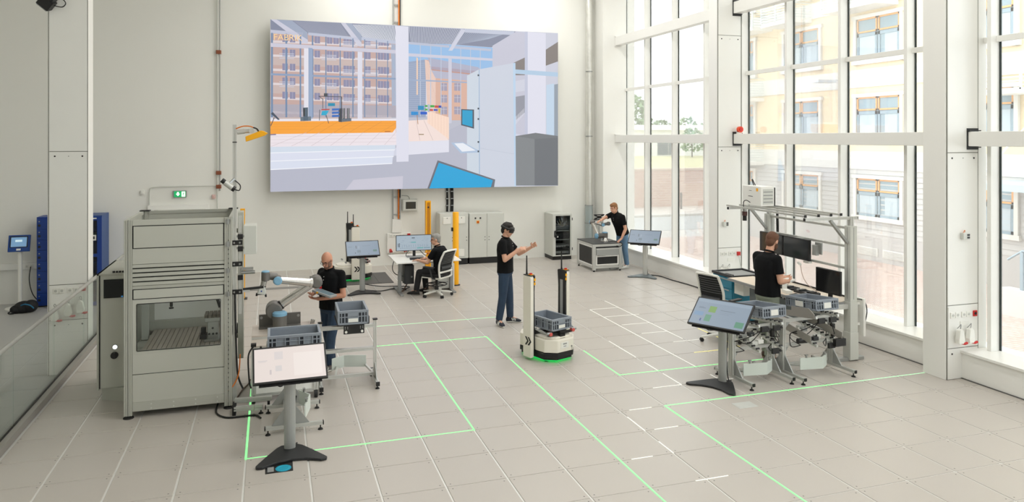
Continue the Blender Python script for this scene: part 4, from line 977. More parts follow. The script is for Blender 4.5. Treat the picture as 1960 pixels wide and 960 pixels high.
def ui_picture(kind, w, h):
    b = MB(); n = [0]
    def q(col, x0, y0, x1, y1, lay=1):
        b.c = col; z = 0.0004*lay
        b.poly([(-w/2+x0*w, -h/2+(1-y1)*h, z), (-w/2+x1*w, -h/2+(1-y1)*h, z), (-w/2+x1*w, -h/2+(1-y0)*h, z), (-w/2+x0*w, -h/2+(1-y0)*h, z)])
    if kind == 'pale':  # sky glare on the screen, put into the picture colours
        bg = (226, 214, 208); q(bg, 0, 0, 1, 1, 0); q((214, 206, 204), 0.28, 0.12, 0.40, 0.36); q((206, 198, 198), 0.05, 0.36, 0.18, 0.385); q((206, 198, 196), 0.06, 0.40, 0.16, 0.415); q((210, 204, 202), 0.29, 0.55, 0.38, 0.72); q((200, 190, 190), 0.21, 0.66, 0.235, 0.8); q((232, 222, 216), 0.55, 0.2, 0.95, 0.9)
    elif kind == 'green':
        bg = (150, 168, 186); q(bg, 0, 0, 1, 1, 0); q((160, 178, 196), 0.02, 0.03, 0.98, 0.14)
        q((134, 176, 96), 0.27, 0.26, 0.40, 0.5); q((108, 164, 136), 0.25, 0.6, 0.36, 0.86); q((96, 156, 128), 0.82, 0.7, 0.97, 0.92); q((132, 166, 200), 0.03, 0.52, 0.2, 0.68); q((70, 84, 150), 0.175, 0.78, 0.2, 0.88)
        q((116, 132, 150), 0.07, 0.36, 0.2, 0.385); q((120, 136, 152), 0.08, 0.33, 0.16, 0.345); q((124, 140, 156), 0.48, 0.36, 0.75, 0.385); q((140, 156, 174), 0.48, 0.44, 0.7, 0.455); q((140, 156, 174), 0.48, 0.5, 0.66, 0.515)
    elif kind == 'desk':
        bg = (168, 184, 196); q(bg, 0, 0, 1, 1, 0)
        q((90, 104, 116), 0.44, 0.13, 0.53, 0.2); q((96, 170, 172), 0.42, 0.43, 0.56, 0.5); q((86, 168, 166), 0.59, 0.83, 0.77, 0.89); q((110, 150, 164), 0.79, 0.83, 0.97, 0.89)
        q((60, 66, 78), 0.04, 0.52, 0.06, 0.76); q((70, 76, 90), 0.075, 0.5, 0.095, 0.78)
        rn = random.Random(5)
        for k in range(34):
            x = rn.uniform(0.1, 0.9); y = rn.uniform(0.1, 0.8); q((146, 162, 178), x, y, x+rn.uniform(0.03, 0.08), y+0.018)
        for k in range(12): q((130, 148, 166), 0.16+0.065*k, 0.62, 0.17+0.065*k, 0.78)
        for k in range(8): q((110, 126, 140), 0.1+0.06*k, 0.85, 0.14+0.06*k, 0.87)
    else:
        bg = (136, 156, 176); q(bg, 0, 0, 1, 1, 0); q((124, 142, 160), 0.3, 0.3, 0.325, 0.52); q((72, 84, 100), 0.285, 0.3, 0.3, 0.5); q((116, 136, 152), 0.05, 0.36, 0.17, 0.4); q((150, 168, 186), 0.36, 0.33, 0.4, 0.52); q((112, 134, 148), 0.32, 0.62, 0.43, 0.8); q((98, 136, 130), 0.82, 0.62, 0.94, 0.76); q((60, 66, 84), 0.25, 0.78, 0.27, 0.86); q((120, 138, 156), 0.5, 0.32, 0.75, 0.345); q((92, 108, 122), 0.36, 0.88, 0.4, 0.91); q((92, 108, 122), 0.66, 0.88, 0.69, 0.91)
    return b
def monitor_stand(label, loc, rz, kind, w=0.715, h=0.42, tilt=48, zc=0.93, silver=False, emit=0.6):
    t = thing('monitor_stand', label, 'monitor stand', loc, rz)
    mb = mat('stand_black', (38, 39, 41), 0.5, 0.1, 0.05, 20) if not silver else mat('stand_grey', (110, 120, 124), 0.4, 0.4)
    # base plate: two swept toes and a rounded heel
    toe = [(-0.345, -0.34), (-0.32, -0.29), (-0.22, -0.11), (-0.13, 0.04), (-0.08, 0.09), (0.08, 0.09), (0.13, 0.04), (0.22, -0.11), (0.32, -0.29), (0.345, -0.34), (0.335, -0.375), (0.28, -0.385), (0.14, -0.31), (0, -0.285), (-0.14, -0.31), (-0.28, -0.385), (-0.335, -0.375)]
    part('base_plate', mb, t, lambda b: b.prism(toe, 0.004, 0.028), 0.006)
    for x, y in ((-0.31, -0.34), (0.31, -0.34), (0, 0.04)): part('foot_pad', M_RUBBER, t, lambda b: b.cyl((x, y, 0), (x, y, 0.006), 0.02, n=10))
    part('column', M_ALU_D if not silver else M_ALU, t, lambda b: b.prism([(0.058*math.cos(a*math.pi/10), 0.036*math.sin(a*math.pi/10)) for a in range(20)], 0.026, zc-0.03), 0.0)
    T = Matrix.Translation((0, -0.06, zc)) @ Matrix.Rotation(R(90-tilt), 4, 'X')
    def P(name, m, fn, bv=0, parent=None):
        b = MB(T); fn(b); return b.obj(name, m, parent or t, bv)
    sc = P('monitor', M_BLACK, lambda b: b.box(-w/2, -h/2, -0.03, w/2, h/2, 0.0), 0.004)
    ub = ui_picture(kind, w-0.035, h-0.04); ub.v = [T @ (p + V((0, 0, 0.0008))) for p in ub.v]
    ub.obj('display', attr_mat('display_%s' % kind, emit, 0.35, 0.03), sc)
    P('speaker_bar', M_BLACK, lambda b: (b.box(-w*0.42, -h/2-0.018, -0.04, w*0.42, -h/2+0.02, -0.03), b.box(-0.1, -0.1, -0.06, 0.1, 0.1, -0.03)), 0.0, sc)
    part('mount', M_BLACK, t, lambda b: (b.box(-0.05, -0.055, zc-0.1, 0.05, 0.03, zc-0.02), b.bar((0, 0, zc-0.05), (0, -0.03, zc-0.02), 0.12, 0.06)))
    s = math.sin(R(90-tilt)); c = math.cos(R(90-tilt))
    lo = V((0, -0.06-c*h/2, zc-s*h/2))
    for x0, x1, dz in ((-0.17, -0.03, 0.06), (0.03, 0.14, 0.05)): part('cable', M_DARK, t, lambda b: b.tube(catmull([lo+V((x0, 0.02, 0.0)), lo+V(((x0+x1)/2, 0.05, -dz)), (x1*0.5, -0.04, lo.z-dz*0.7), (x1*0.3, -0.02, zc-0.12)]), 0.006, 6))
    part('cable', M_DARK, t, lambda b: b.tube(catmull([(0.03, 0.035, zc-0.1), (0.05, 0.05, 0.6), (0.035, 0.045, 0.3), (0.05, 0.07, 0.05), (0.08, 0.1, 0.03)]), 0.007, 6))
    return t
monitor_stand('tall monitor stand with glare painted on its pale screen standing in front of the robot', (0.18, 8.02, 0), R(2), 'pale', w=0.735, emit=0.8)
monitor_stand('monitor stand showing green squares beside the crate racks', (5.70, 8.44, 0), R(-60), 'green', w=0.8, h=0.45)
monitor_stand('monitor stand in front of the parked white transport robot', (1.83, 15.85, 0), R(0), 'grey', w=0.70)
monitor_stand('silver footed monitor stand beside the window near the robot table', (8.42, 15.62, 0), R(-40), 'grey', w=0.75, silver=True)

def make_rack(name, label, loc, rz, W=0.70, D=0.8, top=0.78, lower=True, bumper=True, gear=1):
    """aluminium flow rack: two T-feet along local Y, uprights, cross bars, sloping rails, white bumper"""
    t = thing(name, label, 'rack', loc, rz)
    for s in (-1, 1):
        x = s*(W/2-0.02)
        f = part('foot', M_ALU, t, lambda b: b.prof((x, -D/2, 0.075), (x, D/2, 0.075), 0.04, 0.04), 0)
        for y in (-D/2, D/2): part('foot_cap', M_BLACK, f, lambda b: b.box(x-0.02, y-0.006, 0.055, x+0.02, y+0.006, 0.095)); part('levelling_pad', M_RUBBER, f, lambda b: (b.cyl((x, y*0.9, 0), (x, y*0.9, 0.014), 0.03, 0.022, n=14), b.cyl((x, y*0.9, 0.014), (x, y*0.9, 0.056), 0.007, n=8)))
        part('upright', M_ALU, t, lambda b: (b.prof((x, 0.018, 0.095), (x, 0.018, top), 0.052, 0.044, (0, 1, 0)), b.prof((x, 0.064, 0.095), (x, 0.064, top), 0.052, 0.044, (0, 1, 0))))
        for sg in (-1, 1): part('gusset', M_ALU_D, t, lambda b: b.prism([(0.04+sg*0.045, 0.096), (0.04+sg*0.2, 0.096), (0.04+sg*0.045, 0.3)], x-s*0.01-0.008, x-s*0.01+0.008, 'yz'))
    for z in (top-0.03, 0.42): part('cross_bar', M_ALU, t, lambda b: b.prof((-W/2+0.04, 0.04, z), (W/2-0.04, 0.04, z), 0.04, 0.04))
    part('cross_bar', M_ALU, t, lambda b: b.prof((-W/2+0.04, 0.09, 0.13), (W/2-0.04, 0.09, 0.13), 0.035, 0.035))
    for s in (-1, 1): part('corner_plate', M_ALU_D, t, lambda b: b.prism([(s*(W/2-0.042), top-0.05), (s*(W/2-0.16), top-0.05), (s*(W/2-0.042), top-0.17)], 0.035, 0.043, 'xz')); part('corner_plate', M_ALU_D, t, lambda b: b.prism([(s*(W/2-0.042), 0.4), (s*(W/2-0.13), 0.4), (s*(W/2-0.042), 0.28)], 0.035, 0.043, 'xz'))
    def rails(zf, zb, y0, y1, nm):
        for x in (-0.19, 0.19):
            r = part(nm, M_ALU, t, lambda b: b.prof((x, y0, zf), (x, y1, zb), 0.03, 0.035))
            n = 9
            for k in range(n):
                f = (k+0.5)/n; yy = y0+(y1-y0)*f; zz = zf+(zb-zf)*f+0.022
                part('roller', M_BLACK, r, lambda b: b.cyl((x-0.024, yy, zz), (x+0.024, yy, zz), 0.013, n=8))
    rails(top+0.07, top+0.0, -0.33, 0.40, 'top_rail')
    if lower: rails(0.48, 0.62, -0.34, 0.42, 'lower_rail')
    if gear:
        rn = random.Random(int(loc[0]*100))
        for k in range(5):
            x, y, z = rn.uniform(-0.14, 0.14), rn.uniform(-0.25, 0.2), 0.0
            z = 0.55+(y+0.34)*0.18-0.05
            part('valve_block', (M_LGREY, M_DARK, M_ALU_D, M_WHITE)[k % 4], t, lambda b: (b.cb((x, y, z), (0.09, 0.06, 0.05)), b.cyl((x+0.03, y, z+0.03), (x+0.03, y, z+0.05), 0.012, n=8)), 0.004)
        for s, y, z in ((-1, -0.3, top+0.02), (1, -0.3, top+0.02), (1, -0.28, 0.45)): part('sensor_box', M_BLACK, t, lambda b: (b.cb((s*0.1, y-0.02, z), (0.11, 0.035, 0.07)), b.cyl((s*0.1+0.075, y-0.04, z), (s*0.1+0.075, y, z), 0.016, n=10)), 0.003)
        for k in range(4):
            s = (-1, 1)[k % 2]
            part('cable', M_BLACK, t, lambda b: b.tube(catmull([(s*0.1, -0.28, top+0.0), (s*0.25, -0.2, top-0.1-0.04*k), (s*0.32, -0.0, top-0.2), (s*0.31, 0.01, 0.5-0.05*k), (s*0.2, -0.05, 0.42)]), 0.006, 5))
        part('valve_island', M_BLACK, t, lambda b: (b.cb((W/2-0.05, -0.015, 0.6), (0.05, 0.05, 0.11)), b.cb((W/2-0.05, -0.02, 0.5), (0.04, 0.05, 0.06))), 0.006)
    if bumper:
        bp = part('bumper', mat('bumper_pale', (214, 222, 216), 0.45, 0, 0.02, 4), t, lambda b: b.prism([(-0.27, -0.12), (0.06, -0.19), (0.24, -0.08), (0.24, -0.068), (0.055, -0.178), (-0.27, -0.108)], 0.11, 0.27))
        for x, y in ((-0.18, -0.135), (0.16, -0.122)): part('bumper_clip', M_STEEL, bp, lambda b: (b.cyl((x, y, 0.27), (x, y, 0.3), 0.014, n=10), b.cb((x, y, 0.305), (0.04, 0.03, 0.012))))
        part('bumper_arm', M_ALU, bp, lambda b: (b.bar((-0.2, -0.09, 0.15), (-0.3, 0.08, 0.13), 0.02, 0.02), b.bar((0.2, -0.02, 0.15), (0.3, 0.08, 0.13), 0.02, 0.02)))
    return t
# ================================================================ grey machine cell
M_CELL = mat('cell_grey', (184, 185, 176), 0.42, 0.15, 0.015, 3)
M_CELL2 = mat('cell_panel', (192, 193, 184), 0.45, 0.05, 0.015, 3)
M_GROOVE = mat('groove_black', (20, 21, 21), 0.6)
def machine_cell():
    X0, X1, Y0, Y1, ZT = -1.628, -0.455, 9.5, 10.72, 2.3
    t = thing('machine_cell', 'tall grey machining cell with louvres and a wide viewing window', 'machine', (X0, Y0, 0))
    P = local(t)
    w = 0.04
    for x in (X0+w/2, X0+w*1.5+0.006, X1-w*1.5-0.006, X1-w/2):
        P('post', M_CELL, lambda b: b.prof((x, Y0+0.02, 0.03), (x, Y0+0.02, ZT), w, 0.045, (0, 1, 0)))
    P('post_groove', M_GROOVE, lambda b: b.box(X0+w-0.003, Y0+0.005, 0.04, X0+w+0.008, Y0+0.03, ZT))
    for x in (X0+0.04, X1-0.04):
        P('rear_post', M_CELL, lambda b: b.prof((x, Y1-0.04, 0.03), (x, Y1-0.04, ZT), 0.08, 0.08, (0, 1, 0)))
    for x, y in ((X0+0.045, Y0+0.025), (X1-0.04, Y0+0.025), (X0+0.04, Y1-0.04), (X1-0.04, Y1-0.04)): P('levelling_foot', M_RUBBER, lambda b: (b.cyl((x, y, 0), (x, y, 0.012), 0.06, 0.055, n=20), b.cyl((x, y, 0.012), (x, y, 0.06), 0.014, n=8)))
    a, c = X0+2*w+0.008, X1-2*w-0.008
    def panel(name, z0, z1, m=M_CELL2, inset=0.012, edge=True):
        o = P(name, m, lambda b: b.box(a, Y0+inset, z0, c, Y0+inset+0.02, z1), 0.002)
        return o
    def framed(z0, z1):
        P('panel_gap', M_GROOVE, lambda b: b.box(a, Y0+0.012, z0, c, Y0+0.03, z1)); P('access_panel', M_CELL2, lambda b: b.box(a+0.012, Y0+0.006, z0+0.01, c-0.012, Y0+0.014, z1-0.01), 0.002)
    panel('top_band', 2.235, ZT); framed(1.965, 2.235); panel('front_panel', 1.785, 1.965)
    zz = 1.785
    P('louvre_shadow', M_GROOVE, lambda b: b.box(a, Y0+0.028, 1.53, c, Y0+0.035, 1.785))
    for k in range(5):
        z = 1.745-k*0.052
        P('louvre', M_CELL, lambda b: b.prism([(Y0+0.002, z), (Y0+0.028, z+0.004), (Y0+0.028, z+0.036), (Y0+0.012, z+0.036)], a, c, 'yz'))
    P('louvre', M_CELL, lambda b: b.box(a, Y0+0.008, 1.496, c, Y0+0.028, 1.532))
    framed(1.372, 1.496)
    # window frame
    wz0, wz1, wx0, wx1 = 0.775, 1.318, X0+0.135, c-0.045
    P('window_frame', M_CELL2, lambda b: (b.box(a, Y0+0.012, 0.74, wx0, Y0+0.032, 1.372), b.box(wx1, Y0+0.012, 0.74, c, Y0+0.032, 1.372), b.box(wx0, Y0+0.012, wz1, wx1, Y0+0.032, 1.372), b.box(wx0, Y0+0.012, 0.74, wx1, Y0+0.032, wz0)))
    P('window_seal', M_GROOVE, lambda b: (b.box(wx0-0.006, Y0+0.008, wz0, wx0+0.002, Y0+0.012, wz1), b.box(wx1-0.002, Y0+0.008, wz0, wx1+0.006, Y0+0.012, wz1), b.box(wx0, Y0+0.008, wz1-0.002, wx1, Y0+0.012, wz1+0.006), b.box(wx0, Y0+0.008, wz0-0.006, wx1, Y0+0.012, wz0+0.002)))
    P('pane', glass_mat('cell_glass', (0.93, 0.95, 0.94), 0.02), lambda b: b.box(wx0, Y0+0.018, wz0, wx1, Y0+0.022, wz1))
    panel('front_panel', 0.505, 0.74); P('panel_seam', M_GROOVE, lambda b: b.box(a, Y0+0.02, 0.497, c, Y0+0.03, 0.507)); panel('lower_panel', 0.18, 0.498, M_CELL2, 0.008)
    P('skirt', M_CELL, lambda b: b.box(a, Y0+0.002, 0.075, c, Y0+0.024, 0.18), 0.002)
    for k in range(4):
        for z in (0.1, 0.15): P('rivet', M_LGREY, lambda b: b.cyl((a+0.2+k*0.24, Y0-0.003, z), (a+0.2+k*0.24, Y0+0.003, z), 0.008, n=8))
    # sides, back and top rim
    P('side_panel', M_CELL2, lambda b: b.box(X0+0.005, Y0+0.045, 0.08, X0+0.02, Y1-0.08, ZT-0.005))
    P('side_panel', M_CELL2, lambda b: (b.box(X1-0.02, Y0+0.045, 0.08, X1-0.005, Y1-0.08, 0.75), b.box(X1-0.02, Y0+0.045, 1.45, X1-0.005, Y1-0.08, ZT-0.005)))
    P('back_panel', M_CELL2, lambda b: (b.box(X0+0.08, Y1-0.03, 0.08, X1-0.08, Y1-0.01, 0.86), b.box(X0+0.08, Y1-0.03, 1.5, X1-0.08, Y1-0.01, ZT-0.005), b.box(X0+0.08, Y1-0.03, 0.86, X0+0.16, Y1-0.01, 1.5)))
    P('rim_rail', M_CELL, lambda b: (b.bar((X0+0.02, Y0+0.05, ZT-0.02), (X0+0.02, Y1-0.05, ZT-0.02), 0.04, 0.04), b.bar((X1-0.02, Y0+0.05, ZT-0.02), (X1-0.02, Y1-0.05, ZT-0.02), 0.04, 0.04), b.bar((X0+0.05, Y1-0.02, ZT-0.02), (X1-0.05, Y1-0.02, ZT-0.02), 0.04, 0.04), b.bar((X0+0.05, Y1-0.02, ZT-0.2), (X1-0.05, Y1-0.02, ZT-0.2), 0.03, 0.03)))
    P('post_cap', M_GROOVE, lambda b: b.box(X0-0.01, Y1-0.1, ZT, X0+0.11, Y1+0.02, ZT+0.01)); P('post_cap', M_GROOVE, lambda b: b.box(X1-0.1, Y1-0.1, ZT, X1+0.02, Y1+0.02, ZT+0.01))
    P('bright_back_fill', M_WPAINT, lambda b: b.box(X0+0.16, Y1-0.028, 0.86, X1-0.08, Y1-0.012, 1.5))  # white sheet added for the bright view through the rear window
    # T-slot table inside
    tb = P('slotted_table', M_GROOVE, lambda b: b.box(X0+0.16, Y0+0.08, 0.68, X1-0.04, Y1-0.12, 0.735))
    x = X0+0.17
    while x < X1-0.09:
        P('table_bar', mat('table_bar', (186, 176, 166), 0.4, 0.4, 0.05, 10), lambda b: b.box(x, Y0+0.08, 0.735, x+0.046, Y1-0.12, 0.755), 0, tb); x += 0.053
    P('table_rear_rail', M_CELL, lambda b: b.box(X0+0.1, Y1-0.11, 0.735, X1-0.05, Y1-0.05, 0.86)); P('gutter', M_CELL, lambda b: b.box(X0+0.03, Y0+0.08, 0.66, X0+0.155, Y1-0.12, 0.69))
    P('inner_post', M_LGREY, lambda b: b.box(X0+0.06, Y1-0.4, 0.7, X0+0.14, Y1-0.34, 1.5))
    v = P('vise', M_STEEL, lambda b: (b.box(-0.79, 9.74, 0.756, -0.56, 10.02, 0.79), b.box(-0.75, 9.76, 0.79, -0.625, 9.86, 1.0), b.box(-0.78, 9.74, 1.0, -0.555, 9.98, 1.05)), 0.004)
    P('vise_jaw', mat('slotted_jaw', (120, 112, 104), 0.4, 0.4), lambda b: [b.box(-0.785+k*0.047, 9.74, 1.05, -0.785+k*0.047+0.038, 9.98, 1.085) for k in range(5)], 0, v); P('vise_bolt', M_DARK, lambda b: [b.cyl((xx, 9.752, zz_), (xx, 9.76, zz_), 0.013, n=10) for xx, zz_ in ((-0.69, 0.92), (-0.73, 0.85), (-0.685, 0.85), (-0.645, 0.85))], 0, v); P('vise_motor', M_BLACK, lambda b: (b.box(-0.84, 9.76, 0.79, -0.76, 9.9, 0.84), b.cyl((-0.8, 9.83, 0.84), (-0.8, 9.83, 0.92), 0.03)), 0, v)
    s = P('spindle_beam', M_ALU, lambda b: b.box(X0+0.12, 10.1, 1.34, X0+0.78, 10.2, 1.38)); P('spindle', M_BLACK, lambda b: (b.cyl((-1.2, 10.13, 1.2), (-1.2, 10.13, 1.36), 0.025, 0.06), b.cyl((-1.2, 10.13, 1.14), (-1.2, 10.13, 1.2), 0.018), b.cyl((-1.2, 10.13, 1.115), (-1.2, 10.13, 1.13), 0.028), b.box(-1.4, 10.1, 1.24, -1.3, 10.18, 1.34)), 0, s); P('hose', M_DARK, lambda b: b.tube(catmull([(-0.7, 10.2, 1.5), (-0.68, 10.1, 1.3), (-0.62, 10.0, 1.12)]), 0.02, 8), 0, s)
    # hinges, right-hand rail and equipment
    for z in (2.25, 1.98, 1.66, 1.38): P('hinge', M_STEEL, lambda b: (b.box(X1-0.075, Y0-0.012, z-0.025, X1-0.02, Y0-0.002, z+0.025), b.cyl((X1-0.047, Y0-0.014, z-0.03), (X1-0.047, Y0-0.014, z+0.03), 0.008, n=8)))
    for k in range(34): P('slot_hole', M_GROOVE, lambda b: b.box(X1-0.045, Y0-0.0045, 0.2+k*0.055, X1-0.038, Y0-0.002, 0.2+k*0.055+0.018))
    # control desk on the left
    cx0, cx1, cy0, cy1 = -2.02, X0-0.012, 10.2, 11.3
    cb = P('control_cabinet', M_CELL2, lambda b: b.box(cx0, cy0, 0.17, cx1, cy1, 1.56), 0.004); P('cabinet_edge', M_CELL, lambda b: (b.box(cx0-0.025, cy0-0.01, 0.15, cx0-0.002, cy1, 1.58), b.box(cx0-0.025, cy0-0.01, 1.562, cx1, cy1, 1.58)), 0, cb); P('edge_gap', M_GROOVE, lambda b: b.box(cx0-0.001, cy0-0.006, 0.17, cx0+0.012, cy0-0.001, 1.56), 0, cb)
    P('cabinet_plinth', M_CELL, lambda b: b.prism([(cx0+0.01, cy0+0.1), (cx1, cy0-0.1), (cx1, cy1), (cx0+0.01, cy1)], 0.0, 0.168), 0, cb)
    P('touch_panel', M_SCREENOFF, lambda b: b.box(cx0+0.05, cy0-0.014, 1.28, cx0+0.27, cy0-0.001, 1.51), 0.003, cb); P('panel_mark', mat('mark_blue', (60, 130, 190), 0.4, 0, 0, emit=0.3), lambda b: b.box(cx0+0.245, cy0-0.0155, 1.285, cx0+0.265, cy0-0.014, 1.302), 0, cb); P('rotary_knob', M_BLACK, lambda b: (b.cyl((cx0+0.17, cy0-0.03, 0.57), (cx0+0.17, cy0, 0.57), 0.042, n=20), b.box(cx0+0.162, cy0-0.04, 0.535, cx0+0.178, cy0-0.03, 0.605)), 0, cb); P('push_button', mat('lit_button', (240, 246, 250), 0.3, 0, 0, emit=0.9), lambda b: b.cyl((cx0+0.175, cy0-0.012, 0.67), (cx0+0.175, cy0, 0.67), 0.026, n=16), 0, cb)
    P('button_ring', M_STEEL, lambda b: b.cyl((cx0+0.175, cy0-0.006, 0.67), (cx0+0.175, cy0, 0.67), 0.033, n=16), 0, cb)
    P('key_bunch', M_BLACK, lambda b: [b.cyl((cx0+0.15+0.035*k, cy0+0.06, 1.58), (cx0+0.15+0.035*k, cy0+0.06, 1.6), 0.015, n=8) for k in range(5)], 0, cb)
    P('switch_box', M_LGREY, lambda b: b.box(X1+0.12, 9.95, 1.78, X1+0.27, 10.25, 2.14), 0.004); P('switch_box_arm', M_STEEL, lambda b: (b.bar((X1-0.02, 10.05, 2.0), (X1+0.13, 10.05, 2.0), 0.03, 0.03), b.bar((X1-0.02, 10.05, 1.85), (X1+0.13, 10.05, 1.85), 0.03, 0.03)))
    P('side_column', M_CELL, lambda b: b.box(X1+0.03, 10.35, 0.35, X1+0.1, 10.6, 2.28), 0.003); P('side_column_tie', M_CELL, lambda b: (b.box(X1-0.01, 10.45, 2.0, X1+0.03, 10.5, 2.05), b.box(X1-0.01, 10.45, 0.6, X1+0.03, 10.5, 0.65)))
    P('roller_knob', M_BLACK, lambda b: b.cyl((X1-0.005, 10.75, 0.62), (X1-0.005, 10.81, 0.62), 0.1, n=20))
    mast = P('mast', M_ALU, lambda b: b.prof((X1+0.025, 9.62, 0.05), (X1+0.025, 9.62, 3.42), 0.045, 0.045, (0, 1, 0))); P('mast', M_ALU, lambda b: b.prof((X1+0.085, 9.64, 1.1), (X1+0.085, 9.64, 2.3), 0.035, 0.035, (0, 1, 0)))
    for z in (1.98, 1.72, 1.38): P('clamp_block', M_BLACK, lambda b: b.box(X1-0.02, 9.575, z-0.028, X1+0.115, 9.6, z+0.028), 0.003); P('clamp_bolt', M_STEEL, lambda b: (b.cyl((X1+0.02, 9.568, z), (X1+0.02, 9.575, z), 0.012, n=8), b.cyl((X1+0.085, 9.568, z), (X1+0.085, 9.575, z), 0.012, n=8)))
    for z in (2.05, 1.9, 1.55): P('clamp_block', M_BLACK, lambda b: b.box(X1+0.06, 9.59, z-0.03, X1+0.12, 9.62, z+0.03), 0.003)
    P('mast_cable', M_BLACK, lambda b: b.tube(catmull([(X1+0.03, 9.58, 1.35), (X1+0.04, 9.57, 0.9), (X1+0.06, 9.57, 0.4), (X1+0.12, 9.57, 0.2)]), 0.012, 6)); P('mast_cable', M_ORANGE, lambda b: b.tube(catmull([(X1+0.09, 9.57, 0.62), (X1+0.07, 9.56, 0.38), (X1+0.0, 9.54, 0.24), (X1-0.08, 9.52, 0.2), (X1-0.12, 9.56, 0.22)]), 0.008, 6))
    P('bar_arm', M_ALU, lambda b: b.bar((X1+0.1, 9.62, 1.38), (X1+0.2, 9.62, 1.38), 0.025, 0.025)); P('grip', M_BLACK, lambda b: b.cyl((X1+0.12, 9.62, 1.40), (X1+0.36, 9.62, 1.415), 0.016, n=10)); P('gripper_clamp', M_STEEL, lambda b: (b.cyl((X1+0.1, 9.6, 1.61), (X1+0.26, 9.6, 1.61), 0.022), b.box(X1+0.1, 9.58, 1.64, X1+0.24, 9.62, 1.67)))
    # lamp and camera on the mast
    lm = P('lamp_arm', M_ALU, lambda b: (b.cyl((X1+0.05, 9.62, 3.33), (X1+0.14, 9.62, 3.34), 0.03), b.cyl((X1+0.14, 9.62, 3.34), (X1+0.24, 9.62, 3.345), 0.025), b.cyl((X1+0.22, 9.58, 3.345), (X1+0.22, 9.66, 3.345), 0.032)))
    P('lamp_housing', M_YEL, lambda b: b.prism([(X1+0.155, 3.21), (X1+0.37, 3.285), (X1+0.415, 3.315), (X1+0.36, 3.345), (X1+0.33, 3.35), (X1+0.15, 3.275)], 9.54, 9.7, 'xz'), 0.006, lm); P('lamp_glass', M_LGREY, lambda b: b.add([(X1+0.155, 9.55, 3.205), (X1+0.365, 9.55, 3.278), (X1+0.365, 9.69, 3.278), (X1+0.155, 9.69, 3.205)], [(0, 1, 2, 3)]), 0, lm)
    P('lamp_cable', M_ORANGE, lambda b: b.tube(catmull([(X1+0.04, 9.6, 3.37), (X1+0.12, 9.58, 3.4), (X1+0.2, 9.58, 3.4), (X1+0.25, 9.58, 3.38)]), 0.008, 6), 0, lm); P('lamp_cable', M_BLACK, lambda b: b.tube(catmull([(X1+0.24, 9.58, 3.385), (X1+0.28, 9.58, 3.37), (X1+0.3, 9.6, 3.34)]), 0.01, 6), 0, lm); P('mast_band', M_BLACK, lambda b: b.box(X1, 9.59, 3.2, X1+0.05, 9.65, 3.212))
    cm = P('camera', M_ALU, lambda b: b.cyl((X1-0.085, 9.56, 2.72), (X1+0.0, 9.56, 2.65), 0.034)); P('camera_lens', M_BLACK, lambda b: (b.cyl((X1-0.12, 9.56, 2.75), (X1-0.085, 9.56, 2.72), 0.03), b.cyl((X1+0.0, 9.56, 2.65), (X1+0.03, 9.56, 2.63), 0.034)), 0, cm); P('camera_cable', M_BLACK, lambda b: b.tube(catmull([(X1+0.03, 9.56, 2.63), (X1+0.08, 9.55, 2.62), (X1+0.09, 9.56, 2.68), (X1+0.03, 9.58, 2.74)]), 0.007, 6), 0, cm); P('camera_mount', M_STEEL, lambda b: b.bar((X1-0.04, 9.57, 2.7), (X1+0.02, 9.6, 2.76), 0.025, 0.02), 0, cm)
machine_cell()
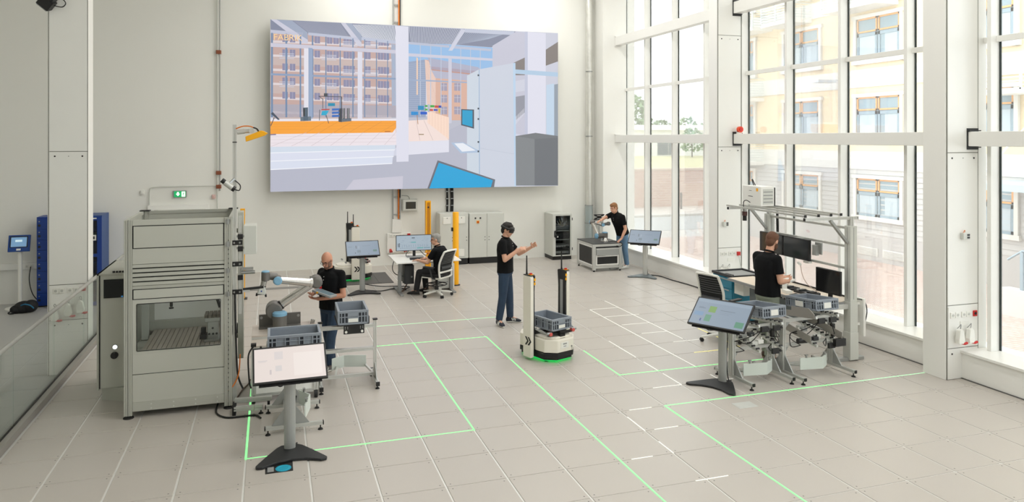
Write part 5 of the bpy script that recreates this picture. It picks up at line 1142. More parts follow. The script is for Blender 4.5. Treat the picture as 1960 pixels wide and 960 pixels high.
# ================================================================ robot arm with cart and frames
M_TUBE = mat('robot_tube', (206, 204, 200), 0.24, 0.85, 0.03, 8)
M_JGREY = mat('robot_joint_grey', (112, 110, 106), 0.45, 0.2, 0.04, 14)
M_CAP = mat('robot_cap_blue', (126, 174, 204), 0.4, 0, 0.03, 10)
def joint(b, c, d, r, l):
    """rounded drum centred on c along axis d"""
    c, d = V(c), V(d).normalized()
    b.cyl(c-d*l/2, c+d*l/2, r, n=20)
    for s in (-1, 1): b.cyl(c+d*s*l/2, c+d*s*(l/2+r*0.12), r, r*0.88, n=20)
def cap(b, c, d, r):
    c, d = V(c), V(d).normalized()
    b.cyl(c, c+d*r*0.22, r, r*0.98, n=20); b.cyl(c+d*r*0.22, c+d*r*0.36, r*0.98, r*0.7, n=20)
def big_robot():
    Yb = 10.05
    t = thing('industrial_robot', 'large silver robot arm with grey joints and blue caps on the cart', 'robot arm', (0.1, Yb, 0.76))
    P = local(t)
    B0 = V((0.1, Yb, 0.7605))
    P('base', M_JGREY, lambda b: (b.cyl(B0, B0+V((0, 0, 0.03)), 0.1, n=24), b.cyl(B0+V((0, 0, 0.03)), B0+V((0, 0, 0.19)), 0.088, n=24)))
    P('base_cap', M_CAP, lambda b: (b.cyl(B0+V((0, 0, 0.19)), B0+V((0, 0, 0.225)), 0.092, n=24), b.cyl(B0+V((0, 0, 0.225)), B0+V((0, 0, 0.24)), 0.092, 0.07, n=24)))
    S = V((0.03, Yb+0.14, 1.0)); E = V((0.565, Yb+0.16, 1.345)); W1 = V((0.075, Yb-0.02, 1.415)); W2 = V((-0.075, Yb-0.04, 1.475))
    P('shoulder', M_JGREY, lambda b: (joint(b, S, (0, 1, 0), 0.105, 0.2), b.cyl(B0+V((0, 0, 0.12)), S, 0.075, n=20)))
    P('shoulder_band', M_BLACK, lambda b: b.cyl(S+(E-S).normalized()*0.09, S+(E-S).normalized()*0.115, 0.062, n=20))
    P('upper_arm', M_TUBE, lambda b: b.cyl(S+(E-S).normalized()*0.1, E-(E-S).normalized()*0.05, 0.055, n=24))
    e2 = E+V((0.0, -0.13, -0.01))
    P('elbow', M_JGREY, lambda b: (joint(b, E+V((0, -0.05, 0)), (0, 1, 0), 0.078, 0.2)))
    P('elbow_cap', M_JGREY, lambda b: cap(b, E+V((0.0, -0.16, 0)), (0, -1, 0), 0.07))
    P('elbow_ring', M_TUBE, lambda b: b.cyl(e2+(W1-e2).normalized()*0.055, e2+(W1-e2).normalized()*0.085, 0.062, n=20))
    P('forearm', M_TUBE, lambda b: b.cyl(e2+(W1-e2).normalized()*0.05, W1-(W1-e2).normalized()*0.03, 0.052, 0.044, n=24))
    P('wrist', M_JGREY, lambda b: (joint(b, W1, (0.1, 1, 0), 0.056, 0.1), b.cyl(W1+V((-0.02, 0.06, 0.03)), W2+V((0.03, 0.03, 0.0)), 0.048, n=18)))
    P('wrist_cap', M_CAP, lambda b: cap(b, W1+V((0, -0.06, 0)), (0, -1, 0.1), 0.056))
    P('wrist', M_JGREY, lambda b: joint(b, W2, (0, 0, 1), 0.052, 0.1)); P('wrist_cap', M_CAP, lambda b: cap(b, W2+V((0, 0, 0.055)), (0, 0, 1), 0.05))
    T1 = W2+V((-0.015, 0, -0.06)); T2 = W2+V((-0.05, 0, -0.2))
    P('tool_flange', M_TUBE, lambda b: (b.cyl(T1, T1+(T2-T1)*0.45, 0.036, n=18))); P('tool_ring', M_BLACK, lambda b: b.cyl(T1+(T2-T1)*0.42, T1+(T2-T1)*0.5, 0.039, n=18))
    P('gripper', M_LGREY, lambda b: b.prism([(T2.x-0.055, T2.z-0.015), (T2.x+0.05, T2.z-0.035), (T2.x+0.055, T2.z+0.02), (T2.x+0.03, T2.z+0.085), (T2.x-0.02, T2.z+0.08)], T2.y-0.045, T2.y+0.045, 'xz'), 0.012); P('gripper_mark', mat('mark_navy', (40, 70, 150), 0.4), lambda b: b.cyl((T2.x, T2.y-0.048, T2.z+0.02), (T2.x, T2.y-0.044, T2.z+0.02), 0.01, n=10)); P('suction_cup', M_BLACK, lambda b: (b.cyl((T2.x-0.06, T2.y, T2.z-0.045), (T2.x-0.055, T2.y, T2.z-0.01), 0.012, n=8), b.cyl((T2.x+0.055, T2.y, T2.z-0.065), (T2.x+0.05, T2.y, T2.z-0.03), 0.012, n=8), b.box(T2.x-0.06, T2.y-0.03, T2.z-0.03, T2.x+0.055, T2.y+0.03, T2.z-0.02)))
    P('bracket_plate', M_JGREY, lambda b: (b.box(-0.16, Yb+0.24, 0.763, 0.37, Yb+0.27, 0.92), b.box(-0.16, Yb+0.1, 0.762, 0.37, Yb+0.27, 0.775)), 0.004); P('bracket_bolt', M_STEEL, lambda b: [b.cyl((x, Yb+0.23, 0.88), (x, Yb+0.24, 0.88), 0.018, n=10) for x in (-0.13, 0.34)])
big_robot()
def robot_cart():
    t = thing('robot_cart', 'pale cart with aluminium corner posts carrying the robot arm', 'cart', (-0.24, 9.6, 0))
    P = local(t); x0, x1, y0, y1 = -0.24, 0.56, 9.55, 10.42
    P('top_plate', mat('cart_top', (206, 196, 186), 0.4, 0.1), lambda b: b.box(x0, y0+0.3, 0.74, x1, y1, 0.76), 0.003); P('top_plate', mat('cart_top', (206, 196, 186), 0.4, 0.1), lambda b: b.box(x0, y0, 0.69, x1, y0+0.3, 0.71), 0.003)
    for x in (x0+0.03, x1-0.03):
        for y in (y0+0.03, y1-0.03): P('corner_post', M_ALU, lambda b: b.prof((x, y, 0.1), (x, y, 0.69 if y < 10 else 0.74), 0.06, 0.06, (0, 1, 0))); P('caster', M_BLACK, lambda b: b.cyl((x-0.02, y, 0.05), (x+0.02, y, 0.05), 0.05, n=16))
    P('side_panel', M_WPAINT, lambda b: b.box(x0+0.06, y0+0.02, 0.12, x1-0.06, y0+0.035, 0.69)); P('side_panel', M_WPAINT, lambda b: b.box(x0+0.02, y0+0.06, 0.12, x0+0.035, y1-0.06, 0.69)); P('side_panel', M_WPAINT, lambda b: b.box(x1-0.035, y0+0.06, 0.12, x1-0.02, y1-0.06, 0.69)); P('bottom_rail', M_ALU, lambda b: b.prof((x0+0.06, y0+0.03, 0.1), (x1-0.06, y0+0.03, 0.1), 0.04)); P('side_strip', M_ALU, lambda b: b.box(x0, y0+0.3, 0.71, x1, y0+0.305, 0.74))
    P('post_cap', M_BLACK, lambda b: b.box(x0-0.002, y0-0.005, 0.7, x0+0.06, y0+0.06, 0.735)); P('cable', M_BLACK, lambda b: b.tube(catmull([(x0+0.03, y0+0.0, 0.71), (x0-0.03, y0-0.02, 0.6), (x0-0.02, y0-0.02, 0.3), (x0+0.0, y0, 0.2)]), 0.01, 6)); P('hose_connector', M_STEEL, lambda b: [b.cyl((x1-0.06+0.02*k, y1-0.15, 0.76), (x1-0.05+0.02*k, y1-0.17, 0.83-0.01*k), 0.008, n=6) for k in range(3)])
robot_cart()
def long_frame():
    t = thing('transfer_frame', 'long aluminium frame carrying a crate holder beside the robot', 'frame', (0.95, 9.9, 0))
    P = local(t); X1, X0, Y = 1.31, 0.6, 9.9
    P('upright', M_ALU, lambda b: b.prof((X1, Y, 0.1), (X1, Y, 0.84), 0.04, 0.045, (0, 1, 0))); P('upright_cap', M_BLACK, lambda b: b.box(X1-0.03, Y-0.03, 0.84, X1+0.03, Y+0.03, 0.856)); P('upright', M_ALU, lambda b: b.prof((X0, Y, 0.1), (X0, Y, 0.84), 0.04, 0.045, (0, 1, 0))); P('upright_cap', M_BLACK, lambda b: b.box(X0-0.03, Y-0.03, 0.84, X0+0.03, Y+0.03, 0.856))
    P('top_rail', M_ALU, lambda b: b.prof((X0+0.02, Y, 0.77), (X1-0.02, Y, 0.77), 0.08, 0.04)); P('middle_rail', M_ALU, lambda b: b.prof((X0+0.02, Y, 0.465), (X1-0.02, Y, 0.465), 0.08, 0.04)); P('bottom_rail', M_ALU, lambda b: b.prof((X0+0.02, Y+0.02, 0.12), (X1-0.02, Y+0.02, 0.12), 0.04, 0.04))
    for x in (X0, X1):
        f = P('foot', M_ALU, lambda b: b.prof((x, Y-0.27, 0.07), (x, Y+0.33, 0.07), 0.045, 0.045)); P('foot_cap', M_BLACK, lambda b: (b.box(x-0.024, Y-0.3, 0.045, x+0.024, Y-0.27, 0.095), b.box(x-0.024, Y+0.33, 0.045, x+0.024, Y+0.36, 0.095)), 0, f); P('levelling_pad', M_RUBBER, lambda b: [(b.cyl((x, y, 0), (x, y, 0.014), 0.03, 0.02, n=14), b.cyl((x, y, 0.014), (x, y, 0.05), 0.007, n=8)) for y in (Y-0.25, Y+0.3)], 0, f)
        for sg in (-1, 1): P('gusset', M_ALU_D, lambda b: b.prism([(Y+sg*0.024, 0.094), (Y+sg*0.2, 0.094), (Y+sg*0.024, 0.28)], x-0.006, x+0.006, 'yz'))
    pc = mat('clear_plate', (206, 212, 204), 0.3); 
    P('knee_plate', mat('bumper_pale', (214, 222, 216), 0.45, 0, 0.02, 4), lambda b: b.prism([(0.78, 10.26), (0.95, 10.38), (1.24, 10.3), (1.24, 10.31), (0.95, 10.392), (0.775, 10.268)], 0.1, 0.26)); P('knee_plate_arm', M_ALU, lambda b: (b.bar((X1-0.02, Y+0.05, 0.12), (X1-0.08, 10.3, 0.13), 0.025, 0.025), b.bar((0.8, Y+0.04, 0.12), (0.85, 10.3, 0.13), 0.025, 0.025)))
    h = P('crate_holder', M_BLACK, lambda b: (b.box(0.79, 9.54, 0.878, 1.19, 10.08, 0.89), b.box(0.87, 9.56, 0.76, 1.13, 9.58, 0.878), b.box(0.85, Y-0.04, 0.79, 1.15, Y+0.04, 0.878), b.box(1.19, 9.6, 0.87, 1.2, 9.7, 0.96)), 0.002); P('holder_sensor', M_WHITE, lambda b: [b.cyl((x, 9.545, 0.79), (x, 9.56, 0.79), 0.016, n=12) for x in (0.9, 1.1)], 0, h); P('holder_screw', M_STEEL, lambda b: [b.cyl((x, 9.553, z), (x, 9.56, z), 0.006, n=6) for x in (0.89, 0.92, 1.08, 1.11) for z in (0.83, 0.85)], 0, h)
    P('holder_clamp', M_BLACK, lambda b: b.box(X0-0.08, Y-0.04, 0.79, X0-0.03, Y+0.02, 0.83)) if False else None
long_frame()
make_crate('deep grey crate on the black holder of the transfer frame', (0.99, 9.8, 0.892), R(-1), 0, 0.58, 0.385, 0.175)
make_rack('crate_rack', 'aluminium rack with gusseted feet behind the pale monitor stand', (0.24, 8.84, 0), R(90), W=0.72, D=0.62, top=0.8, lower=False, bumper=True, gear=0)
def rack_extras():
    t = [o for o in bpy.data.objects if o.name.startswith('crate_rack')][0]
    P = lambda n, m, fn, bv=0: part(n, m, t, fn, bv)
    # local +X is room +Y, local +Y is room -X
    P('front_sheet', M_ALU_D, lambda b: b.box(-0.40, -0.30, 0.7, -0.39, 0.36, 0.87)); e = P('emergency_stop', M_YEL, lambda b: b.box(-0.45, 0.02, 0.83, -0.40, 0.11, 0.9), 0.004)
    P('crate_shelf', M_ALU_D, lambda b: b.box(-0.39, -0.3, 0.862, 0.28, 0.3, 0.872)); P('shelf_leg', M_ALU, lambda b: [b.box(x-0.02, y-0.02, 0.8, x+0.02, y+0.02, 0.862) for x in (-0.32, 0.3-0.05) for y in (0.04,)])
    part('stop_button', M_RED, e, lambda b: b.cyl((-0.425, 0.065, 0.9), (-0.425, 0.065, 0.935), 0.028, 0.034, n=16)); part('button_box', M_WHITE, e, lambda b: b.box(-0.45, -0.06, 0.84, -0.40, 0.015, 0.9), 0.004); part('push_button', M_BLACK, e, lambda b: b.cyl((-0.425, -0.022, 0.9), (-0.425, -0.022, 0.915), 0.022, n=14))
    P('hanging_cable', M_BLACK, lambda b: [b.tube(catmull([(-0.3, 0.05-0.03*k, 0.6), (-0.36, 0.06-0.03*k, 0.4), (-0.36, 0.02, 0.22), (-0.33, -0.02, 0.4)]), 0.007, 6) for k in range(3)])
rack_extras()
make_crate('long empty grey crate on the rack in front of the robot cart', (0.245, 8.80, 0.875), R(90), 0, 0.58, 0.42, 0.18, card=0)
def tie_bar():
    t = thing('floor_tie_bar', 'aluminium tie bars joining machine cell and rack near the floor', 'bar', (-0.35, 9.3, 0)); P = local(t)
    P('bar', M_ALU, lambda b: b.prof((-0.42, 9.4, 0.12), (-0.0, 9.36, 0.12), 0.05, 0.05)); P('bar', M_ALU, lambda b: b.prof((-0.42, 9.24, 0.075), (-0.2, 9.22, 0.075), 0.05, 0.05)); P('bar', M_ALU, lambda b: b.prof((-0.19, 9.22, 0.08), (-0.1, 9.21, 0.08), 0.062, 0.062)); P('pad', M_RUBBER, lambda b: (b.cyl((-0.12, 9.21, 0), (-0.12, 9.21, 0.014), 0.03, 0.02, n=14), b.cyl((-0.12, 9.21, 0.014), (-0.12, 9.21, 0.05), 0.007, n=8), b.box(-0.44, 9.22, 0, -0.4, 9.42, 0.1), b.box(-0.05, 9.34, 0, -0.02, 9.38, 0.1)))
tie_bar()
o = part('floor_cable', M_BLACK, None, lambda b: b.tube(catmull([(-0.62, 9.62, 0.03), (-0.62, 9.35, 0.012), (-0.5, 9.16, 0.012), (-0.3, 9.14, 0.012), (-0.18, 9.13, 0.012), (-0.12, 9.02, 0.012)]), 0.011, 6)); tag(o, 'black cable looping on the floor at the foot of the machine cell', 'cable')
o = part('floor_cable', mat('brown_cable', (92, 60, 40), 0.5), None, lambda b: b.tube(catmull([(-0.42, 9.75, 0.012), (-0.36, 10.1, 0.012), (-0.3, 10.3, 0.012), (-0.27, 10.5, 0.012)]), 0.009, 6)); tag(o, 'thin brown cable on the floor between machine cell and robot cart', 'cable')
# floor plates
def floor_marker():
    t = thing('floor_marker', 'black floor plate with a blue round marker under the pale monitor stand', 'floor plate', (0.06, 7.6, 0)); part('plate', M_BLACK, t, lambda b: b.box(-0.12, -0.08, 0.0005, 0.14, 0.16, 0.003)); part('disc', mat('marker_blue', (0, 158, 190), 0.4), t, lambda b: b.cyl((0.05, 0.0, 0.003), (0.05, 0.0, 0.0045), 0.075, n=28)); part('ring', mat('marker_ring', (60, 190, 214), 0.4), t, lambda b: [b.tube([(0.05+0.055*math.cos(a), 0.055*math.sin(a), 0.0045) for a in [k*math.pi/12 for k in range(25)]], 0.002, 5)]); part('code_field', M_GREY, t, lambda b: b.box(-0.1, -0.05, 0.003, -0.04, 0.06, 0.004))
floor_marker()
o = part('floor_box', mat('floor_box_grey', (206, 208, 204), 0.35, 0.2), None, lambda b: (b.box(5.36, 7.57, 0.0, 5.62, 7.75, 0.003), b.box(5.375, 7.585, 0.003, 5.605, 7.735, 0.0045))); tag(o, 'small square steel floor box near the crate racks', 'floor box')
# ================================================================ transport robots
M_AGV = mat('agv_white', (238, 234, 222), 0.4, 0, 0.015, 4)
def transport_robot(label, loc, rz, front=True):
    t = thing('transport_robot', label, 'robot', loc, rz)
    oc = [(-0.29, -0.28), (-0.15, -0.42), (0.15, -0.42), (0.29, -0.28), (0.29, 0.28), (0.15, 0.42), (-0.15, 0.42), (-0.29, 0.28)]
    sh = lambda k, d=0: [(x*k, y*k) for x, y in oc]
    part('body', M_AGV, t, lambda b: b.prism(oc, 0.145, 0.33), 0.012); part('top_deck', M_AGV, t, lambda b: b.prism(sh(0.86), 0.33, 0.36), 0.008)
    part('bumper', M_BLACK, t, lambda b: (b.prism(sh(1.0), 0.075, 0.14), b.prism(sh(0.94), 0.035, 0.075)), 0.006)
    part('glow_strip', mat('agv_green', (30, 200, 90), 0.4, 0, 0, emit=1.0), t, lambda b: b.prism(sh(0.9), 0.025, 0.04))
    for x in (-0.2, 0.2):
        for y in (-0.22, 0.22): part('wheel', M_RUBBER, t, lambda b: b.cyl((x-0.02, y, 0.04), (x+0.02, y, 0.04), 0.04, n=14))
    pl = part('name_plate', M_WHITE, t, lambda b: b.box(-0.09, -0.426, 0.2, 0.06, -0.42, 0.29), 0.002)
    part('plate_print', M_GREY, pl, lambda b: (b.box(-0.05, -0.4275, 0.255, 0.02, -0.426, 0.275), b.box(-0.04, -0.4275, 0.225, 0.01, -0.426, 0.237)))
    part('key_switch', M_STEEL, t, lambda b: (b.cyl((0.12, -0.43, 0.21), (0.12, -0.42, 0.21), 0.012, n=10), b.box(0.117, -0.434, 0.15, 0.123, -0.43, 0.21)))
    for s in (-1, 1):
        x0, x1 = s*0.30, s*0.385
        tw = part('tower', M_AGV, t, lambda b: b.prism([(-0.09, 0.04), (0.09, 0.04), (0.09, 1.2), (0.07, 1.235), (-0.07, 1.235), (-0.09, 1.2)], min(s*0.325, x1), max(s*0.325, x1), 'yz'), 0.008)
        part('lift_rail', M_BLACK, tw, lambda b: b.prism([(-0.085, 0.15), (0.085, 0.15), (0.075, 1.0), (0.092, 1.235), (-0.092, 1.235), (-0.075, 1.0)], min(x0, s*0.325), max(x0, s*0.325), 'yz')); part('lift_slot', M_ALU_D, tw, lambda b: b.box(s*0.297, -0.03, 0.4, s*0.3005, 0.03, 1.1))
        part('tower_cap', M_BLACK, tw, lambda b: b.prism([(-0.09, 1.236), (0.09, 1.236), (0.07, 1.25), (-0.07, 1.25)], min(x0, x1), max(x0, x1), 'yz')); part('stop_button', M_RED, tw, lambda b: b.cyl((s*0.345, -0.045, 1.25), (s*0.345, -0.045, 1.275), 0.022, n=12)); part('stop_collar', M_YEL, tw, lambda b: b.box(s*0.345-0.03, -0.075, 1.25, s*0.345+0.03, -0.015, 1.256)); part('antenna', M_BLACK, tw, lambda b: (b.cyl((s*0.345, 0.05, 1.25), (s*0.345, 0.05, 1.27), 0.014, n=8), b.cyl((s*0.345, 0.05, 1.27), (s*0.345, 0.05, 1.52), 0.012, 0.009, n=8)))
        part('warning_label', M_YEL, tw, lambda b: (b.box(s*0.296, -0.096, 1.1, s*0.322, -0.0905, 1.14), b.box(s*0.296, -0.1, 1.16, s*0.322, -0.0925, 1.2)))
        for k in range(2):
            for dz in (0, 1):
                y = (-0.04, 0.02)[k]*s
                part('chevron', M_BLACK, tw, lambda b: b.prism([(y*1.0+s*0.0, 0.34), (y+s*0.035, 0.34), (y+s*0.085, 0.28), (y+s*0.05, 0.28)] if dz == 0 else [(y+s*0.05, 0.28), (y+s*0.085, 0.28), (y+s*0.035, 0.22), (y, 0.22)], s*0.385, s*0.388, 'yz') if s > 0 else b.prism([(y, 0.34), (y+s*0.035, 0.34), (y+s*0.085, 0.28), (y+s*0.05, 0.28)] if dz == 0 else [(y+s*0.05, 0.28), (y+s*0.085, 0.28), (y+s*0.035, 0.22), (y, 0.22)], -0.388, -0.385, 'yz'))
    cr = part('fork_carriage', M_BLACK, t, lambda b: (b.box(-0.295, -0.05, 0.37, 0.295, 0.05, 0.4), b.box(-0.05, -0.36, 0.33, 0.05, -0.3, 0.44), b.box(-0.05, -0.36, 0.39, 0.05, 0.0, 0.405), b.box(-0.24, -0.32, 0.38, 0.24, -0.28, 0.41)))
    for s in (-1, 1):
        for y in (-0.33, 0.0, 0.2): part('carrier_roller', M_STEEL, cr, lambda b: b.cyl((s*0.2, y, 0.425), (s*0.285, y, 0.425), 0.02, n=10))
        part('red_stop', mat('coral_rubber', (206, 92, 84), 0.5), cr, lambda b: b.cyl((s*0.22, -0.36, 0.415), (s*0.22, -0.30, 0.415), 0.026, n=12))
        for k in range(3): part('side_lever', M_ALU_D, cr, lambda b: b.bar((s*0.27, -0.32+0.05*k, 0.42), (s*0.3, -0.2+0.05*k, 0.46), 0.015, 0.02))
    return t
AGV1 = transport_robot('white transport robot carrying a grey crate between its towers', (3.93, 10.36, 0), R(20))
def on(o, x, y, z): return o.matrix_basis @ V((x, y, z))
make_crate('grey crate lifted between the towers of the white transport robot', on(AGV1, 0.0, -0.06, 0.446), R(20), 0, 0.57, 0.385, 0.17)
MAT_ = part('charging_mat', mat('mat_grey', (92, 90, 88), 0.7, 0, 0.06, 20), None, lambda b: (b.box(0.85, 16.62, 0.001, 2.62, 17.95, 0.012), b.box(2.0, 16.64, 0.012, 2.06, 17.93, 0.016), b.box(2.3, 16.64, 0.012, 2.36, 17.93, 0.016))); tag(MAT_, 'dark grey floor mat under the parked transport robot', 'mat')
o = part('cable_channel', mat('channel_grey', (140, 138, 134), 0.5, 0.2), None, lambda b: b.prism([(16.66, 0.001), (16.86, 0.001), (16.82, 0.016), (16.7, 0.016)], -0.9, 0.845, 'yz')); tag(o, 'flat grey floor cable channel leading to the dark mat', 'cable channel')
transport_robot('white transport robot with black chevrons parked on the dark mat', (1.775, 17.3, 0.0165), R(95))
# ================================================================ desk group by the rear wall
def office_chair(label, loc, rz, zs=0.46, arms=True, ring=True, hi=0.98):
    """white framed swivel chair, occupant faces local +Y"""
    t = thing('office_chair', label, 'chair', loc, rz)
    mw = mat('chair_white', (232, 232, 226), 0.4); mf = mat('chair_mesh', (30, 31, 33), 0.8, 0, 0.1, 40, 0.3, 200)
    part('gas_lift', M_BLACK, t, lambda b: (b.cyl((0, 0, 0.09), (0, 0, zs-0.08), 0.028, n=12), b.cyl((0, 0, 0.09), (0, 0, 0.2), 0.04, n=12)))
    for k in range(5):
        a = R(72*k+20); dx, dy = math.cos(a), math.sin(a)
        s = part('base_spoke', mw, t, lambda b: b.add([(dx*0.02-dy*0.04, dy*0.02+dx*0.04, 0.13), (dx*0.02+dy*0.04, dy*0.02-dx*0.04, 0.13), (dx*0.32+dy*0.018, dy*0.32-dx*0.018, 0.085), (dx*0.32-dy*0.018, dy*0.32+dx*0.018, 0.085), (dx*0.02-dy*0.04, dy*0.02+dx*0.04, 0.09), (dx*0.02+dy*0.04, dy*0.02-dx*0.04, 0.09), (dx*0.32+dy*0.018, dy*0.32-dx*0.018, 0.06), (dx*0.32-dy*0.018, dy*0.32+dx*0.018, 0.06)], [(0, 1, 2, 3), (7, 6, 5, 4), (0, 4, 5, 1), (1, 5, 6, 2), (2, 6, 7, 3), (3, 7, 4, 0)]), 0.004)
        part('caster', M_BLACK, s, lambda b: (b.cyl((dx*0.31-dy*0.028, dy*0.31+dx*0.028, 0.03), (dx*0.31-dy*0.008, dy*0.31+dx*0.008, 0.03), 0.03, n=14), b.cyl((dx*0.31+dy*0.008, dy*0.31-dx*0.008, 0.03), (dx*0.31+dy*0.028, dy*0.31-dx*0.028, 0.03), 0.03, n=14), b.cyl((dx*0.31, dy*0.31, 0.03), (dx*0.31, dy*0.31, 0.07), 0.01, n=8)))
    if ring: part('foot_ring', M_BLACK, t, lambda b: (b.tube([(0.21*math.cos(k*math.pi/14), 0.21*math.sin(k*math.pi/14), 0.24) for k in range(29)], 0.012, 8), b.bar((-0.2, 0, 0.24), (0.2, 0, 0.24), 0.02, 0.012), b.bar((0, -0.2, 0.24), (0, 0.2, 0.24), 0.02, 0.012)))
    part('seat_pan', mw, t, lambda b: (b.prism([(-0.2, -0.22), (0.2, -0.22), (0.23, 0.22), (-0.23, 0.22)], zs-0.055, zs-0.03), b.box(-0.07, -0.12, zs-0.1, 0.07, 0.1, zs-0.055)), 0.008)
    def seat(b):
        n = 12; pr = []
        b.prism([(-0.21, -0.21), (0.21, -0.21), (0.24, 0.0), (0.235, 0.2), (0.19, 0.245), (-0.19, 0.245), (-0.235, 0.2), (-0.24, 0.0)], zs-0.03, zs+0.03)
    part('seat', mf, t, seat, 0.02, 3)
    H = hi; zb = zs-0.0
    def curve(f): return -0.22-0.05*f-0.07*f*f+0.03*math.sin(f*3.1), zb+(H-zb)*f
    def halfw(f): return 0.205+0.03*math.sin(min(1, f*1.5)*1.6)-0.06*max(0, f-0.55)
    def frame(b):
        L = []; 
        for k in range(13):
            f = -0.05+1.05*k/12; y, z = curve(f); L.append((f, y, z))
        left = [(-halfw(max(f, 0)), y, z) for f, y, z in L]; right = [(halfw(max(f, 0)), y, z) for f, y, z in L]
        top = [(x, L[-1][1]-0.004, L[-1][2]+0.012*math.cos(x*6)) for x in [(-1+2*k/8)*halfw(1) for k in range(9)]]
        b.tube(left, 0.021, 8); b.tube(right, 0.021, 8); b.tube(top, 0.02, 8)
        f0 = 0.16; y, z = curve(f0); b.tube([(x, y-0.012, z) for x in [(-1+2*k/6)*halfw(f0) for k in range(7)]], 0.022, 8)
        b.tube([(-halfw(0), curve(-0.05)[0], curve(-0.05)[1]), (-0.16, -0.19, zb-0.045), (0, -0.16, zb-0.06), (0.16, -0.19, zb-0.045), (halfw(0), curve(-0.05)[0], curve(-0.05)[1])], 0.024, 8)
    part('back_frame', mw, t, frame)
    def mesh(b):
        vs = []; N = 8; M_ = 6
        for k in range(N+1):
            f = 0.2+0.78*k/N; y, z = curve(f)
            for q in range(M_+1):
                u = -1+2*q/M_; vs.append((u*(halfw(f)-0.012), y-0.022*(1-u*u), z))
        b.add(vs, [(k*(M_+1)+q, k*(M_+1)+q+1, (k+1)*(M_+1)+q+1, (k+1)*(M_+1)+q) for k in range(N) for q in range(M_)], True)
        b.add([V(p)+V((0, 0.012, 0)) for p in vs], [((k+1)*(M_+1)+q, (k+1)*(M_+1)+q+1, k*(M_+1)+q+1, k*(M_+1)+q) for k in range(N) for q in range(M_)], True)
    bk = part('backrest', mf, t, mesh)
    for k in range(7):
        f = 0.52+0.065*k; y, z = curve(f)
        part('back_slat', mat('slat_grey', (92, 94, 96), 0.5), bk, lambda b: b.tube([(u*(halfw(f)-0.02), y-0.028*(1-u*u)-0.006, z) for u in [-1+2*q/6 for q in range(7)]], 0.006, 5))
    y, z = curve(0.34); part('lumbar_pad', mat('lumbar_grey', (66, 68, 70), 0.7), bk, lambda b: b.tube([(u*0.17, y-0.026*(1-u*u)-0.012, z) for u in [-1+2*q/6 for q in range(7)]], 0.034, 8))
    if arms:
        for s in (-1, 1):
            ar = part('arm_post', M_DARK, t, lambda b: b.tube(catmull([(s*0.2, -0.1, zs-0.05), (s*0.27, -0.08, zs-0.02), (s*0.285, -0.06, zs+0.08), (s*0.28, -0.02, zs+0.17)]), 0.018, 8)); part('arm_pad', M_DARK, ar, lambda b: b.box(s*0.28-0.04, -0.13, zs+0.175, s*0.28+0.04, 0.13, zs+0.2), 0.01)
    return t
def work_desk():
    t = thing('work_desk', 'white sit-stand desk with grey legs near the rear wall', 'desk', (3.05, 15.6, 0)); P = local(t)
    x0, x1, y0, y1, z = 2.43, 3.80, 15.08, 16.2, 0.70
    P('desktop', M_WPAINT, lambda b: b.box(x0, y0, z-0.025, x1, y1, z), 0.004)
    for x in (x0+0.13, x1-0.13):
        P('leg', M_GREY, lambda b: (b.box(x-0.035, 15.42, 0.03, x+0.035, 15.5, 0.45), b.box(x-0.03, 15.43, 0.45, x+0.03, 15.49, z-0.025)), 0.004); P('foot', M_GREY, lambda b: b.box(x-0.035, y0+0.05, 0, x+0.035, y1-0.1, 0.03), 0.006)
    P('beam', M_GREY, lambda b: b.box(x0+0.16, 15.44, z-0.09, x1-0.16, 15.48, z-0.03)); P('cable_tray', M_DARK, lambda b: b.box(x0+0.3, 15.85, z-0.12, x1-0.3, 15.95, z-0.03)); P('cable', M_DARK, lambda b: b.tube(catmull([(x0+0.05, 15.7, z-0.04), (x0+0.0, 15.6, 0.5), (x0+0.05, 15.5, 0.4), (x0+0.2, 15.5, 0.35)]), 0.009, 6)); P('cable', mat('brown_cable', (92, 60, 40), 0.5), lambda b: b.tube(catmull([(2.8, 15.7, 0.2), (2.72, 15.65, 0.1), (2.66, 15.6, 0.02), (2.6, 15.6, 0.012)]), 0.012, 6))
    return t
work_desk()
def desk_monitor():
    t = thing('desktop_monitor', 'wide desktop monitor with schematic drawing on the white desk', 'monitor', (2.92, 15.78, 0.7005), R(-3))
    part('foot', M_GREY, t, lambda b: b.box(-0.16, -0.13, 0, 0.2, 0.1, 0.012), 0.004); part('neck', M_DARK, t, lambda b: b.box(-0.02, 0.02, 0.012, 0.04, 0.05, 0.26))
    T = Matrix.Translation((0, 0, 0.3)) @ Matrix.Rotation(R(90-4), 4, 'X')
    b = MB(T); b.box(-0.385, -0.17, -0.03, 0.385, 0.17, 0.0); s = b.obj('screen', M_BLACK, t, 0.004)
    ub = ui_picture('desk', 0.745, 0.315); ub.v = [T @ (p+V((0, 0, 0.0008))) for p in ub.v]; ub.obj('display', attr_mat('display_desk', 0.7, 0.35, 0.03), s)
    part('cable', M_DARK, t, lambda b: (b.tube(catmull([(0.02, 0.05, 0.2), (-0.1, 0.1, 0.12), (-0.16, 0.08, 0.02), (-0.1, 0.0, 0.014)]), 0.008, 6), b.tube(catmull([(0.03, 0.05, 0.2), (0.14, 0.12, 0.12), (0.24, 0.1, 0.02), (0.3, 0.05, 0.01)]), 0.008, 6)))
desk_monitor()
